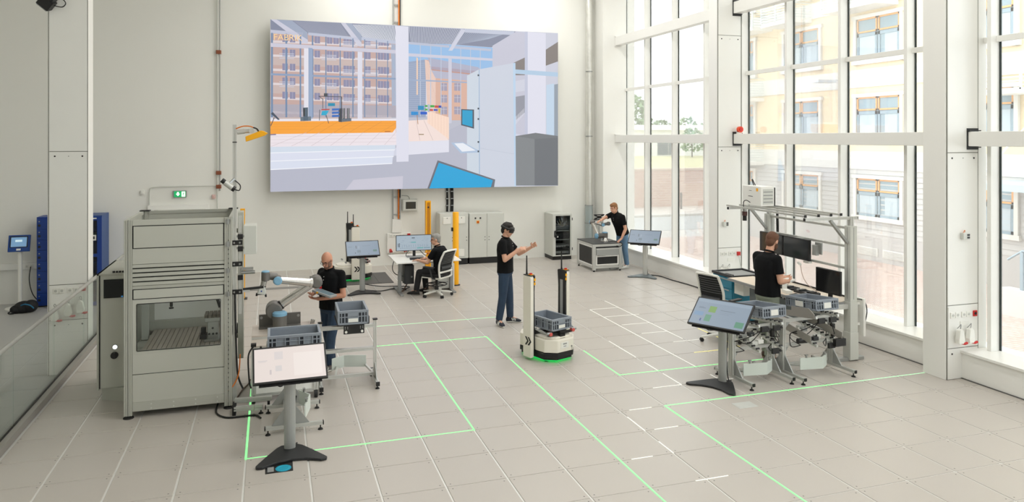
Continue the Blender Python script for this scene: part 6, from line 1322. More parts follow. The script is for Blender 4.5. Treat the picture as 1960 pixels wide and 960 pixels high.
def keyboard(label, loc, rz, l=0.42, w=0.14, m=M_BLACK):
    t = thing('keyboard', label, 'keyboard', loc, rz)
    part('case', m, t, lambda b: b.prism([(-w/2, 0), (w/2, 0), (w/2, 0.022), (-w/2, 0.012)], -l/2, l/2, 'yz'), 0.003)
    def keys(b):
        for i in range(5):
            for j in range(15): b.box(-l/2+0.012+j*(l-0.024)/15+0.002, -w/2+0.01+i*(w-0.02)/5+0.002, 0.014+0.002*i, -l/2+0.012+(j+1)*(l-0.024)/15-0.002, -w/2+0.01+(i+1)*(w-0.02)/5-0.002, 0.018+0.0022*i)
    part('keys', M_DARK, t, keys)['kind'] = 'stuff'
keyboard('black keyboard under the hand of the seated man', (2.98, 15.42, 0.7005), R(-4))
def stop_box(label, loc):
    t = thing('stop_switch', label, 'switch', loc); part('box', M_YEL, t, lambda b: b.box(-0.045, -0.045, 0, 0.045, 0.045, 0.06), 0.008); part('button', mat('amber_knob', (190, 110, 20), 0.4), t, lambda b: b.cyl((0, 0, 0.06), (0, 0, 0.1), 0.03, 0.04, n=16)); part('front_label', M_DARK, t, lambda b: b.box(-0.02, -0.047, 0.015, 0.02, -0.045, 0.045))
stop_box('yellow emergency stop switch on the white desk', (3.2, 15.62, 0.7005))
def pc_tower():
    t = thing('computer_tower', 'black computer tower hung under the white desk', 'computer', (2.745, 15.55, 0.2)); part('case', M_BLACK, t, lambda b: b.box(-0.1, -0.2, 0, 0.1, 0.2, 0.39), 0.006); part('front', M_DARK, t, lambda b: b.box(-0.098, -0.206, 0.005, 0.098, -0.2, 0.385)); part('emblem', M_GREY, t, lambda b: b.cyl((0.05, -0.209, 0.15), (0.05, -0.206, 0.15), 0.02, n=14)); part('bracket', M_GREY, t, lambda b: (b.box(-0.108, -0.02, 0.0, -0.1, 0.02, 0.475), b.box(0.1, -0.02, 0.0, 0.108, 0.02, 0.475), b.box(-0.108, -0.02, -0.008, 0.108, 0.02, 0.0)))
pc_tower()
def drawer_unit():
    t = thing('drawer_pedestal', 'white drawer pedestal under the right end of the desk', 'drawers', (3.55, 15.75, 0)); part('body', M_WHITE, t, lambda b: b.box(-0.2, -0.25, 0.03, 0.2, 0.25, 0.56), 0.004)
    for k in range(3): d = part('drawer', M_WHITE, t, lambda b: b.box(-0.195, -0.265, 0.05+0.17*k, 0.195, -0.25, 0.05+0.17*k+0.16), 0.003); part('handle', M_GREY, d, lambda b: b.box(-0.06, -0.28, 0.17+0.17*k, 0.06, -0.265, 0.18+0.17*k))
    for x in (-0.15, 0.15):
        for y in (-0.2, 0.2): part('caster', M_BLACK, t, lambda b: b.cyl((x-0.01, y, 0.015), (x+0.01, y, 0.015), 0.015, n=10))
drawer_unit()
office_chair('white framed office chair with foot ring at the white desk', (3.25, 14.98, 0), R(42), zs=0.44, hi=0.95)
for k, pts in enumerate((((1.92, 15.95), (2.2, 15.75), (2.5, 15.9), (2.75, 15.8), (2.62, 15.62)), ((1.95, 16.5), (2.25, 16.15), (2.6, 16.05), (2.85, 15.9), (2.7, 15.7)))):
    o = part('floor_cable', M_DARK, None, lambda b: b.tube(catmull([(x, y, 0.012+0.02*k) for x, y in pts]), 0.01, 6)); tag(o, ('dark cable on the floor running from the monitor stand to the desk', 'grey cable on the floor running from the parked transport robot to the desk')[k], 'cable')
# ================================================================ robot table in the far corner
M_MESH = mat('dark_mesh', (44, 44, 44), 0.5, 0.2, 0.25, 30)
def robot_table():
    x0, x1, y0, y1, z = 7.44, 8.21, 16.42, 17.42, 0.69
    t = thing('robot_table', 'aluminium table with dark top and black mesh sides', 'table', (x0, y0, 0)); P = local(t)
    P('table_top', mat('dark_top', (66, 67, 68), 0.4, 0.1, 0.04, 8), lambda b: b.box(x0, y0, z-0.02, x1, y1, z), 0.003)
    for x in (x0+0.035, x1-0.035):
        for y in (y0+0.035, y1-0.035): P('leg', M_ALU, lambda b: b.prof((x, y, 0.04), (x, y, z-0.02), 0.07, 0.07, (0, 1, 0), 0.012)); P('levelling_pad', M_RUBBER, lambda b: b.cyl((x, y, 0), (x, y, 0.04), 0.025, 0.012, n=12))
    for zz in (0.11, z-0.05): P('rail', M_ALU, lambda b: (b.box(x0+0.07, y0+0.01, zz-0.03, x1-0.07, y0+0.05, zz+0.03))); P('rail', M_ALU, lambda b: b.box(x0+0.01, y0+0.07, zz-0.03, x0+0.05, y1-0.07, zz+0.03)); P('rail', M_ALU, lambda b: b.box(x1-0.05, y0+0.07, zz-0.03, x1-0.01, y1-0.07, zz+0.03)); P('rail', M_ALU, lambda b: b.box(x0+0.07, y1-0.05, zz-0.03, x1-0.07, y1-0.01, zz+0.03))
    P('mesh_panel', M_MESH, lambda b: b.box(x0+0.02, y0+0.08, 0.14, x0+0.028, y1-0.08, z-0.08)); P('mesh_frame', M_WPAINT, lambda b: (b.box(x0+0.012, y0+0.07, 0.14, x0+0.03, y0+0.1, z-0.08), b.box(x0+0.012, y1-0.1, 0.14, x0+0.03, y1-0.07, z-0.08), b.box(x0+0.012, y0+0.1, z-0.11, x0+0.03, y1-0.1, z-0.08), b.box(x0+0.012, y0+0.1, 0.14, x0+0.03, y1-0.1, 0.165)))
    P('mesh_panel', M_MESH, lambda b: b.box(x0+0.1, y0+0.03, 0.17, x1-0.1, y0+0.038, 0.38)); P('mesh_frame', M_WPAINT, lambda b: (b.box(x0+0.08, y0+0.005, 0.15, x0+0.11, y0+0.03, 0.4), b.box(x1-0.11, y0+0.005, 0.15, x1-0.08, y0+0.03, 0.4), b.box(x0+0.11, y0+0.005, 0.15, x1-0.11, y0+0.03, 0.18), b.box(x0+0.11, y0+0.005, 0.36, x1-0.11, y0+0.03, 0.38)))
    d = P('drawer', M_ALU_D, lambda b: b.box(x0+0.08, y0-0.03, 0.4, x1-0.09, y0+0.0, 0.55), 0.003); P('drawer_edge', M_ALU, lambda b: b.box(x0+0.075, y0-0.034, 0.545, x1-0.085, y0+0.002, 0.57), 0, d); P('drawer_void', M_BLACK, lambda b: b.box(x0+0.08, y0+0.02, 0.57, x1-0.08, y0+0.03, 0.62))
    P('cable', M_BLACK, lambda b: b.tube(catmull([(x1-0.15, y0-0.02, 0.62), (x1-0.06, y0-0.03, 0.6), (x1-0.0, y0-0.02, 0.66), (x1-0.1, y0+0.1, z+0.02), (x1-0.3, y0+0.12, z+0.015)]), 0.01, 6)); P('foot_brace', M_ALU_D, lambda b: b.box(x1-0.25, y0+0.1, 0.02, x1-0.05, y0+0.2, 0.04))
robot_table()
def small_robot():
    t = thing('industrial_robot', 'small silver robot arm with blue caps on the dark topped table', 'robot arm', (7.93, 16.8, 0.6905)); P = local(t)
    B0 = V((7.93, 16.8, 0.6905))
    P('base', M_TUBE, lambda b: b.lathe([(0.1, 0), (0.095, 0.03), (0.075, 0.06), (0.07, 0.09)], c=B0, n=24)); P('base_joint', M_JGREY, lambda b: b.cyl(B0+V((0, 0, 0.09)), B0+V((0, 0, 0.2)), 0.075, n=20)); P('base_cap', M_CAP, lambda b: cap(b, B0+V((0, 0, 0.2)), (0, 0, 1), 0.075))
    S = B0+V((-0.2, -0.04, 0.14)); E = V((7.62, 16.88, 1.16)); W = V((7.86, 16.8, 1.1))
    P('shoulder', M_JGREY, lambda b: (b.cyl(B0+V((0, 0, 0.14)), S, 0.06, n=18), joint(b, S, (1, 0.2, 0), 0.065, 0.1))); P('shoulder_cap', M_CAP, lambda b: cap(b, S+V((-0.05, -0.02, 0)), (-1, -0.3, 0), 0.068)); P('upper_arm', M_TUBE, lambda b: b.cyl(S, E, 0.048, n=20)); P('elbow', M_JGREY, lambda b: joint(b, E, (0.8, -0.6, 0), 0.05, 0.09)); P('elbow_cap', M_CAP, lambda b: cap(b, E+V((-0.04, 0.03, 0)), (-0.8, 0.6, 0), 0.05))
    P('forearm', M_TUBE, lambda b: b.cyl(E+V((0.04, -0.06, 0.0)), W, 0.036, n=18)); P('wrist', M_JGREY, lambda b: (joint(b, W, (0, 1, 0), 0.045, 0.09), b.cyl(W, W+V((0.16, 0, 0.02)), 0.035, n=16))); P('wrist_cap', M_CAP, lambda b: cap(b, W+V((0, -0.05, 0)), (0, -1, 0), 0.045)); P('wrist', M_JGREY, lambda b: joint(b, W+V((0.17, 0, 0.02)), (0, 0, 1), 0.036, 0.08)); P('wrist_cap', M_CAP, lambda b: cap(b, W+V((0.2, -0.02, 0.02)), (1, -0.3, 0), 0.036)); P('gripper', M_LGREY, lambda b: (b.cyl(W+V((-0.06, 0, 0.07)), W+V((0.02, 0, 0.07)), 0.03, n=14), b.box(W.x-0.11, W.y-0.02, W.z+0.05, W.x-0.05, W.y+0.02, W.z+0.09)), 0.004)
small_robot()
def teach_screen():
    t = thing('camera_rig', 'black camera rig on a slim stand behind the small robot arm', 'camera', (7.98, 17.25, 0.6905)); part('stand', M_STEEL, t, lambda b: (b.cyl((0, 0, 0), (0, 0, 0.02), 0.06, n=16), b.cyl((0, 0, 0.02), (0, 0, 0.5), 0.01, n=8))); part('head', M_BLACK, t, lambda b: (b.box(-0.14, -0.03, 0.48, 0.14, 0.03, 0.5), b.box(-0.14, -0.03, 0.6, 0.14, 0.03, 0.62), b.bar((-0.13, 0, 0.5), (0.13, 0, 0.6), 0.03, 0.03), b.bar((0.13, 0, 0.5), (-0.13, 0, 0.6), 0.03, 0.03), b.cb((0, -0.02, 0.55), (0.08, 0.06, 0.06))), 0.003)
teach_screen()
o = part('floor_cable', M_DARK, None, lambda b: b.tube(catmull([(8.55, 15.62, 0.012), (8.7, 15.4, 0.012), (8.72, 14.9, 0.012), (8.8, 14.2, 0.012), (8.8, 13.4, 0.012)]), 0.012, 6)); tag(o, 'grey cable on the floor along the curb under the windows', 'cable')
# ================================================================ assembly workstation by the windows
M_WOOD = mat('maple_worktop', (228, 214, 196), 0.45, 0, 0.04, 5)
M_TEAL = mat('teal_steel', (30, 124, 152), 0.4, 0, 0.03, 4)
def workstation():
    t = thing('assembly_workstation', 'aluminium assembly workstation with overhead rails and a pale worktop', 'workbench', (8.0, 9.7, 0)); P = local(t)
    XU, YR, YL = 8.09, 8.74, 10.60
    for y in (YR, YL):
        P('lift_column', M_LGREY, lambda b: b.box(XU-0.075, y-0.075, 0.02, XU+0.075, y+0.075, 0.42 if y < 9 else 0.84), 0.006); P('lift_column', M_LGREY, lambda b: b.box(XU-0.068, y-0.068, 0.42, XU+0.068, y+0.068, 0.86), 0.004)
        P('upright', M_LGREY, lambda b: b.box(XU-0.06, y-0.06, 0.86, XU+0.06, y+0.06, 1.97), 0.004); P('upright_slot', M_ALU_D, lambda b: (b.box(XU-0.0615, y-0.006, 0.9, XU-0.0595, y+0.006, 1.95), b.box(XU-0.006, y-0.0615, 0.9, XU+0.006, y-0.0595, 1.95)))
        P('neck', M_ALU, lambda b: b.prof((XU, y, 1.97), (XU, y, 2.1), 0.06, 0.06, (0, 1, 0))); a = P('overhead_arm', M_ALU, lambda b: b.prof((7.27, y, 2.085), (8.2, y, 2.085), 0.04, 0.04)); P('arm_cap', M_BLACK, lambda b: (b.box(7.262, y-0.021, 2.064, 7.27, y+0.021, 2.106), b.box(8.2, y-0.021, 2.064, 8.21, y+0.021, 2.106)), 0, a)
        P('brace', M_ALU_D, lambda b: b.bar((XU-0.06, y, 1.72), (7.72, y, 2.06), 0.05, 0.035))
        P('foot', M_ALU_D, lambda b: b.box(7.55, y-0.04, 0.0, 8.3, y+0.04, 0.05), 0.006)
    for k, x in enumerate((7.33, 7.58, 7.82, 8.02)):
        r = P('overhead_rail', M_ALU, lambda b: b.prof((x, 8.80+0.02*k, 2.121), (x, 10.72, 2.121), 0.028, 0.028)); P('rail_cap', M_BLACK, lambda b: b.box(x-0.02, 8.79+0.02*k, 2.105, x+0.02, 8.80+0.02*k, 2.145), 0, r)
    for z in (1.93, 1.66, 1.335): P('cross_rail', M_ALU, lambda b: b.prof((XU, YR+0.06, z), (XU, YL-0.06, z), 0.035, 0.035))
    P('worktop', M_WOOD, lambda b: b.box(7.5, 8.80, 0.825, 8.0, 10.92, 0.85), 0.004); P('worktop', M_WOOD, lambda b: b.box(8.0, YR+0.08, 0.825, 8.28, YL-0.08, 0.85)); P('worktop_edge', M_GREY, lambda b: (b.box(7.485, 8.77, 0.805, 7.5, 10.93, 0.848), b.box(7.5, 8.77, 0.80, 8.0, 8.78, 0.85)))
    P('support_rail', M_ALU, lambda b: (b.box(7.55, YR-0.03, 0.76, 8.02, YR+0.03, 0.824), b.box(7.55, YL-0.03, 0.76, 8.02, YL+0.03, 0.824), b.box(7.56, 8.9, 0.77, 7.6, 10.8, 0.824))); P('apron', mat('apron_grey', (98, 108, 110), 0.5), lambda b: b.box(7.62, 8.85, 0.5, 7.64, 10.5, 0.78)); P('drawer_box', M_LGREY, lambda b: b.box(7.6, 10.64, 0.58, 7.98, 10.9, 0.82), 0.003)
    P('control_knob', M_BLACK, lambda b: [b.cyl((7.535, y, 0.79), (7.58, y, 0.79), 0.03, n=12) for y in (9.5, 9.62)])
    P('side_panel', M_WPAINT, lambda b: (b.box(XU+0.16, YR-0.08, 0.35, XU+0.2, YR+0.12, 0.9), b.box(XU+0.06, YR-0.01, 0.5, XU+0.16, YR+0.01, 0.54), b.box(XU+0.06, YR-0.01, 0.8, XU+0.16, YR+0.01, 0.84)), 0.004); P('cable', M_DARK, lambda b: b.tube(catmull([(XU+0.06, YR-0.03, 0.9), (XU+0.2, YR-0.05, 0.86), (XU+0.26, YR-0.04, 0.7), (XU+0.22, YR-0.03, 0.5)]), 0.008, 6))
    P('back_edge', M_BLACK, lambda b: b.box(8.26, YR+0.1, 0.85, 8.28, YL-0.1, 0.872))
    P('hose_bundle', M_BLACK, lambda b: b.tube(catmull([(XU+0.05, 10.46, 2.1), (XU+0.06, 10.46, 1.7), (XU+0.05, 10.44, 1.2), (XU+0.04, 10.4, 0.87)]), 0.022, 8)); P('tool_holder', M_WPAINT, lambda b: (b.box(XU-0.09, 9.53, 1.29, XU-0.02, 9.65, 1.32), b.cyl((XU-0.12, 9.68, 1.26), (XU-0.06, 9.8, 1.26), 0.02, n=10))); P('coiled_cable', mat('pale_pink_cable', (196, 176, 166), 0.5), lambda b: b.tube(catmull([(XU-0.1, 9.7, 1.25), (XU-0.12, 9.62, 1.08), (XU-0.1, 9.5, 0.95), (XU-0.06, 9.3, 0.87)]), 0.006, 6))
workstation()
def wall_display(label, y0, y1):
    t = thing('workstation_monitor', label, 'monitor', (7.99, (y0+y1)/2, 1.5)); w = (y1-y0)/2
    part('case', M_BLACK, t, lambda b: b.box(-0.025, -w+0.004, -0.165, 0.02, w-0.004, 0.165), 0.004); part('screen', mat('glossy_off_screen', (54, 58, 62), 0.06, 0.0, 0.0), t, lambda b: b.box(-0.027, -w+0.02, -0.148, -0.025, w-0.02, 0.15)); part('bracket', M_ALU_D, t, lambda b: b.box(0.02, -0.08, -0.06, 0.08, 0.08, 0.165))
wall_display('dark wall mounted monitor beside the tool holder', 9.475, 10.085); wall_display('dark wall mounted monitor beside the hose bundle', 10.095, 10.70)
o = part('monitor_bracket', M_ALU_D, None, lambda b: (b.box(8.0, 9.36, 1.44, 8.06, 9.45, 1.6), b.box(8.055, 9.3, 1.46, 8.075, 9.45, 1.64)), 0.004); tag(o, 'spare metal monitor bracket clamped beside the dark monitors', 'bracket')
def black_monitor():
    t = thing('desktop_monitor', 'black desktop monitor switched off on the pale worktop', 'monitor', (7.86, 8.94, 0.8505), R(-86)); part('foot', M_BLACK, t, lambda b: b.box(-0.12, -0.1, 0, 0.12, 0.08, 0.012), 0.004); part('neck', M_BLACK, t, lambda b: b.box(-0.03, 0.03, 0.01, 0.03, 0.06, 0.25)); part('case', M_BLACK, t, lambda b: b.box(-0.235, -0.01, 0.1, 0.235, 0.03, 0.46), 0.006); part('screen', mat('black_off_screen', (20, 21, 22), 0.12), t, lambda b: b.box(-0.22, -0.012, 0.118, 0.22, -0.01, 0.445))
black_monitor()
keyboard('grey keyboard lying on the pale worktop beside the black monitor', (7.62, 9.24, 0.8505), R(-88), 0.36, 0.13, mat('keyboard_grey', (110, 112, 110), 0.5))
def bench_item(name, label, cat, m, fn, loc, rz=0, bv=0.003):
    o = part(name, m, None, fn, bv); o.location = loc; o.rotation_euler = (0, 0, rz); return tag(o, label, cat)
bench_item('parts_box', 'small white parts box on the worktop beside the grey keyboard', 'box', M_WHITE, lambda b: (b.box(-0.05, -0.08, 0, 0.05, 0.08, 0.05)), (7.62, 9.56, 0.8505), R(-12))
for k, (x, y, l, w) in enumerate(((7.64, 8.99, 0.1, 0.05), (7.55, 8.86, 0.1, 0.06))): bench_item('wood_block', ('flat wooden block on the worktop in front of the black monitor', 'short wooden block at the end of the pale worktop')[k], 'wood', mat('wood_block', (176, 130, 96), 0.6, 0, 0.1, 20), lambda b: b.box(-w/2, -l/2, 0, w/2, l/2, 0.02), (x, y, 0.8505), R(10))
def tool_tray(label, loc, rz, seed):
    t = thing('tool_tray', label, 'tray', loc, rz); part('tray', M_DARK, t, lambda b: (b.box(-0.1, -0.18, 0, 0.1, 0.18, 0.008), b.box(-0.1, -0.18, 0, -0.09, 0.18, 0.035), b.box(0.09, -0.18, 0, 0.1, 0.18, 0.035), b.box(-0.1, -0.18, 0, 0.1, -0.17, 0.035), b.box(-0.1, 0.17, 0, 0.1, 0.18, 0.035))); rn = random.Random(seed)
    for k in range(6): 
        y = -0.14+0.055*k; part('bit_holder', (M_BLACK, M_DARK, M_GREY)[k % 3], t, lambda b: (b.box(-0.07, y-0.018, 0.008, 0.05, y+0.018, 0.03+rn.random()*0.03), b.cyl((0.06, y, 0.008), (0.06, y, 0.04), 0.015, n=8)), 0.003)
tool_tray('black tool tray with bits on the worktop beside the spray bottle', (7.86, 9.86, 0.8505), R(4), 1); tool_tray('black tool tray below the tool holder on the worktop', (7.88, 9.42, 0.8505), R(2), 2); tool_tray('black tool tray beside the hose bundle on the worktop', (7.86, 10.3, 0.8505), R(2), 3)
def bottle(label, loc):
    t = thing('spray_bottle', label, 'bottle', loc); part('bottle', mat('milky_plastic', (226, 230, 228), 0.35), t, lambda b: b.lathe([(0.034, 0), (0.036, 0.01), (0.036, 0.09), (0.026, 0.115), (0.012, 0.125), (0.012, 0.14)], n=18)); part('cap', M_WHITE, t, lambda b: b.cyl((0, 0, 0.14), (0, 0, 0.16), 0.014, n=12))
bottle('milky plastic bottle standing on the worktop among the tool trays', (7.72, 9.74, 0.8505)); bottle('small milky bottle on the worktop near the dark monitors', (7.68, 10.2, 0.8505))
def projector():
    t = thing('projector_box', 'white projector box with yellow sticker on the overhead rails', 'projector', (7.72, 10.42, 2.1435)); part('case', M_WPAINT, t, lambda b: b.box(-0.14, -0.27, 0, 0.12, 0.22, 0.32), 0.006); part('side_grille', M_LGREY, t, lambda b: (b.box(-0.1, -0.272, 0.03, 0.1, -0.27, 0.28))); part('rear_plate', M_BLACK, t, lambda b: (b.box(0.12, -0.26, 0.0, 0.15, 0.2, 0.3))); part('sticker', M_YEL, t, lambda b: b.box(-0.142, -0.2, 0.24, -0.14, -0.15, 0.29)); part('badge', M_DARK, t, lambda b: (b.box(-0.1415, -0.06, 0.145, -0.14, 0.06, 0.155), b.box(-0.1415, -0.03, 0.24, -0.14, 0.04, 0.246)))
    for q in range(4): part('vent_slot', M_GREY, t, lambda b: b.box(-0.09, -0.2735, 0.06+0.055*q, 0.09, -0.272, 0.075+0.055*q))
    part('cable_loop', M_BLACK, t, lambda b: b.tube(catmull([(0.0, 0.1, 0.32), (-0.02, 0.12, 0.4), (0.0, 0.14, 0.42), (0.02, 0.12, 0.36), (0.03, 0.1, 0.32)]), 0.008, 6))
projector()
def overhead_camera():
    t = thing('overhead_camera', 'black camera hanging under the end of the overhead rails', 'camera', (7.38, 10.30, 2.106)); part('bracket', M_ALU_D, t, lambda b: b.box(-0.02, -0.03, -0.05, 0.02, 0.03, 0.0)); part('body', mat('dark_red_body', (70, 36, 34), 0.45), t, lambda b: b.box(-0.03, -0.03, -0.12, 0.03, 0.03, -0.05), 0.004); part('lens', M_BLACK, t, lambda b: b.cyl((0, 0, -0.2), (0, 0, -0.12), 0.034, n=16)); part('cable', M_BLACK, t, lambda b: b.tube(catmull([(0, 0.02, -0.06), (0.05, 0.1, 0.09), (0.12, 0.12, 0.12), (0.14, 0.05, 0.09)]), 0.007, 6))
overhead_camera()
def blue_cabinet():
    t = thing('tool_cabinet', 'teal steel drawer cabinet with dark tray beside the workstation', 'cabinet', (7.62, 10.97, 0)); w, d, h = 0.62, 0.6, 0.82
    part('body', M_TEAL, t, lambda b: b.box(0, 0, 0.06, w, d, h), 0.004); part('plinth', M_BLACK, t, lambda b: b.box(0.02, 0.02, 0, w-0.02, d-0.02, 0.06))
    for k in range(4): dr = part('drawer', M_TEAL, t, lambda b: b.box(-0.016, 0.01, 0.08+0.183*k, -0.001, d-0.01, 0.08+0.183*k+0.175), 0.003); part('handle', M_GREY, dr, lambda b: b.box(-0.03, 0.08, 0.22+0.183*k, -0.016, d-0.08, 0.235+0.183*k))
    tr = part('top_tray', M_DARK, t, lambda b: (b.box(-0.02, -0.02, h, w+0.02, d+0.02, h+0.012), b.box(-0.02, -0.02, h+0.012, 0.02, d+0.02, h+0.045), b.box(w-0.02, -0.02, h+0.012, w+0.02, d+0.02, h+0.045), b.box(0.02, -0.02, h+0.012, w-0.02, 0.02, h+0.045), b.box(0.02, d-0.02, h+0.012, w-0.02, d+0.02, h+0.045)), 0.004); part('tray_mat', M_GREY, tr, lambda b: b.box(0.03, 0.03, h+0.0122, w-0.03, d-0.03, h+0.02)); part('grip', M_BLACK, tr, lambda b: b.box(0.05, 0.1, h+0.02, 0.09, 0.3, h+0.04))
blue_cabinet()
office_chair('white framed office chair pushed up to the assembly workstation', (6.86, 10.20, 0), R(-72), zs=0.52, ring=False, hi=1.10)
RK1 = make_rack('flow_rack', 'aluminium flow rack with crate beside the green square monitor stand', (6.2, 8.45, 0), R(4), W=0.70, D=0.78, top=0.74)
RK2 = make_rack('flow_rack', 'aluminium flow rack with grey side guides beside the lift column', (7.09, 8.43, 0), R(4), W=0.92, D=0.78, top=0.785)
M_GUIDE = mat('guide_sheet', (168, 164, 158), 0.4, 0.5, 0.03, 8)
part('side_guide', M_GUIDE, RK2, lambda b: b.prism([(-0.32, 0.84), (0.36, 0.76), (0.36, 0.84), (0.1, 0.87), (0.1, 0.93), (-0.22, 0.96), (-0.32, 0.9)], -0.225, -0.218, 'yz')); part('side_guide', M_GUIDE, RK2, lambda b: b.prism([(-0.34, 0.52), (0.42, 0.66), (0.42, 0.76), (-0.34, 0.62)], 0.245, 0.252, 'yz')); part('side_guide', M_GUIDE, RK2, lambda b: b.prism([(-0.34, 0.52), (0.42, 0.66), (0.42, 0.76), (-0.34, 0.62)], -0.3, -0.293, 'yz')); part('motor', M_BLACK, RK2, lambda b: b.cyl((-0.3, -0.1, 0.5), (-0.16, -0.12, 0.5), 0.035, n=14)); part('drive_box', M_BLACK, RK2, lambda b: b.box(0.12, -0.36, 0.44, 0.3, -0.3, 0.54), 0.004)
for r_, xo in ((RK1, 0.16), (RK2, 0.2)): pass
make_crate('grey crate with white tags on the rack beside the office chair', (6.42, 8.62, 0.815), R(4), R(-5), H=0.15, card=2)
make_crate('grey crate with white tags on the rack beside the black monitor', (7.27, 8.59, 0.862), R(3), R(-4.5), H=0.15, card=2)
# fittings on the two white columns
t = column_sockets('white socket panel on the column behind the office chair', 8.66, 12.947, 0.62, 0.5, 0.36)
socket_panel(t, 0.03, 0.24, 2, -0.006); socket_panel(t, 0.225, 0.24, 2, -0.006); part('network_socket', M_WHITE, t, lambda b: b.box(0.2, -0.014, 0.12, 0.36, -0.006, 0.19), 0.003); rp = part('red_socket', M_RED, t, lambda b: b.box(0.42, -0.04, 0.23, 0.49, -0.006, 0.31), 0.005); part('plug_cable', M_LGREY, rp, lambda b: b.tube(catmull([(0.45, -0.045, 0.24), (0.46, -0.06, 0.1), (0.5, -0.05, -0.1), (0.5, -0.03, -0.2)]), 0.01, 6))
for x in (8.70, 8.86): hanging_plug(x, 12.88, 0.5, 'white plug hanging on the column behind the office chair', False); bpy.data.objects[[o.name for o in bpy.data.objects if o.name.startswith('hanging_plug')][-1]]['group'] = 'plugs on the column behind the office chair'
def thermostat(x, y, z, label):
    t = thing('thermostat', label, 'thermostat', (x, y, z)); part('case', M_LGREY, t, lambda b: b.box(-0.06, -0.05, -0.045, 0.06, -0.001, 0.045), 0.008); part('display', M_DARK, t, lambda b: (b.box(0.005, -0.052, 0.005, 0.052, -0.05, 0.03), b.box(0.005, -0.052, -0.03, 0.052, -0.05, -0.005))); part('wire', M_ORANGE, t, lambda b: b.tube(catmull([(-0.03, -0.02, 0.045), (-0.02, -0.03, 0.08), (0.0, -0.02, 0.07), (0.0, -0.015, 0.045)]), 0.004, 5))
thermostat(8.80, 12.947, 1.51, 'small grey room controller on the column behind the office chair'); thermostat(8.93, 7.597, 1.93, 'grey room controller with two dark displays on the plug column')
def beacon():
    t = thing('alarm_beacon', 'round orange alarm beacon on the window crossbeam', 'alarm', (9.08, 12.86, 3.346)); part('base', M_WHITE, t, lambda b: b.box(-0.04, -0.04, 0, 0.04, 0.04, 0.035), 0.004); part('lens', mat('orange_lens', (230, 70, 24), 0.25), t, lambda b: b.cyl((0, -0.06, 0.09), (0, 0.0, 0.09), 0.062, n=20), 0.006); part('lens_centre', M_RED, t, lambda b: b.cyl((0, -0.075, 0.09), (0, -0.06, 0.09), 0.035, n=16)); part('stem', M_RED, t, lambda b: b.box(-0.02, -0.03, 0.03, 0.02, 0.0, 0.06))
beacon()
t = column_sockets('white socket panel on the column with the two hanging plugs', 8.655, 7.597, 0.44, 0.515, 0.54)
socket_panel(t, 0.03, 0.39, 2, -0.006); socket_panel(t, 0.225, 0.39, 2, -0.006); part('network_socket', M_WHITE, t, lambda b: b.box(0.2, -0.014, 0.27, 0.36, -0.006, 0.34), 0.003); rs = part('red_socket', M_RED, t, lambda b: b.box(0.43, -0.02, 0.39, 0.5, -0.006, 0.47), 0.004); part('socket_well', M_BLACK, rs, lambda b: b.cyl((0.465, -0.023, 0.43), (0.465, -0.02, 0.43), 0.02, n=12))
hanging_plug(8.79, 7.53, 0.56, 'white plug hanging on the panel below the socket pairs'); hanging_plug(8.97, 7.53, 0.56, 'white plug with red tip hanging below the red socket')
# ================================================================ people
def solid(b, name, m, parent, voxel, smooth=4):
    """fuse overlapping closed shapes into one continuous skin"""
    me = bpy.data.meshes.new(name); me.from_pydata([tuple(p) for p in b.v], [], b.f)
    o = bpy.data.objects.new(name, me); COL.objects.link(o)
    r = o.modifiers.new('fuse', 'REMESH'); r.mode = 'VOXEL'; r.voxel_size = voxel; r.use_smooth_shade = True
    if smooth: s = o.modifiers.new('soft', 'SMOOTH'); s.factor = 0.5; s.iterations = smooth
    dg = bpy.context.evaluated_depsgraph_get()
    out = bpy.data.meshes.new_from_object(o.evaluated_get(dg))
    bpy.data.objects.remove(o); bpy.data.meshes.remove(me)
    out.name = name; out.materials.clear(); out.materials.append(m)
    out.polygons.foreach_set('use_smooth', [True]*len(out.polygons))
    return link(name, out, parent)
def limb(b, pts, n=12):
    """tapering limb through (point, radius) joints"""
    for (p, r), (q, s) in zip(pts[:-1], pts[1:]):
        b.cyl(p, q, r, s, n=n)
    for p, r in pts: b.ell(p, r, n, 8)
def loft(b, rings, n=20):
    """rings: (centre, half width vector, half depth vector)"""
    vs = []
    for c, x, y in rings:
        for i in range(n):
            t = 2*math.pi*i/n; ct, st = math.cos(t), math.sin(t)
            k = (abs(ct)**2.6+abs(st)**2.6)**(-1/2.6)
            vs.append(V(c)+V(x)*ct*k+V(y)*st*k)
    fs = [(k*n+i, k*n+(i+1) % n, (k+1)*n+(i+1) % n, (k+1)*n+i) for k in range(len(rings)-1) for i in range(n)]
    fs += [tuple(range(n))[::-1], tuple(range((len(rings)-1)*n, len(rings)*n))]
    b.add(vs, fs)
SKIN = mat('skin_warm', (214, 164, 138), 0.55, 0, 0.05, 14)
SKIN2 = mat('skin_tan', (196, 140, 114), 0.5, 0, 0.05, 14)
SHIRT = mat('black_polo_cloth', (17, 18, 20), 0.9, 0, 0.1, 30, 0.15, 40, spec=0.2)
JEANS_D = mat('dark_denim', (42, 61, 84), 0.85, 0, 0.22, 12, 0.15, 50)
JEANS_L = mat('light_denim', (104, 138, 170), 0.85, 0, 0.18, 12, 0.15, 50)
CHINO = mat('sage_cotton', (134, 142, 128), 0.85, 0, 0.1, 10, 0.15, 50)
BLACKTR = mat('black_cotton', (26, 27, 30), 0.85, 0, 0.1, 10, 0.1, 50)
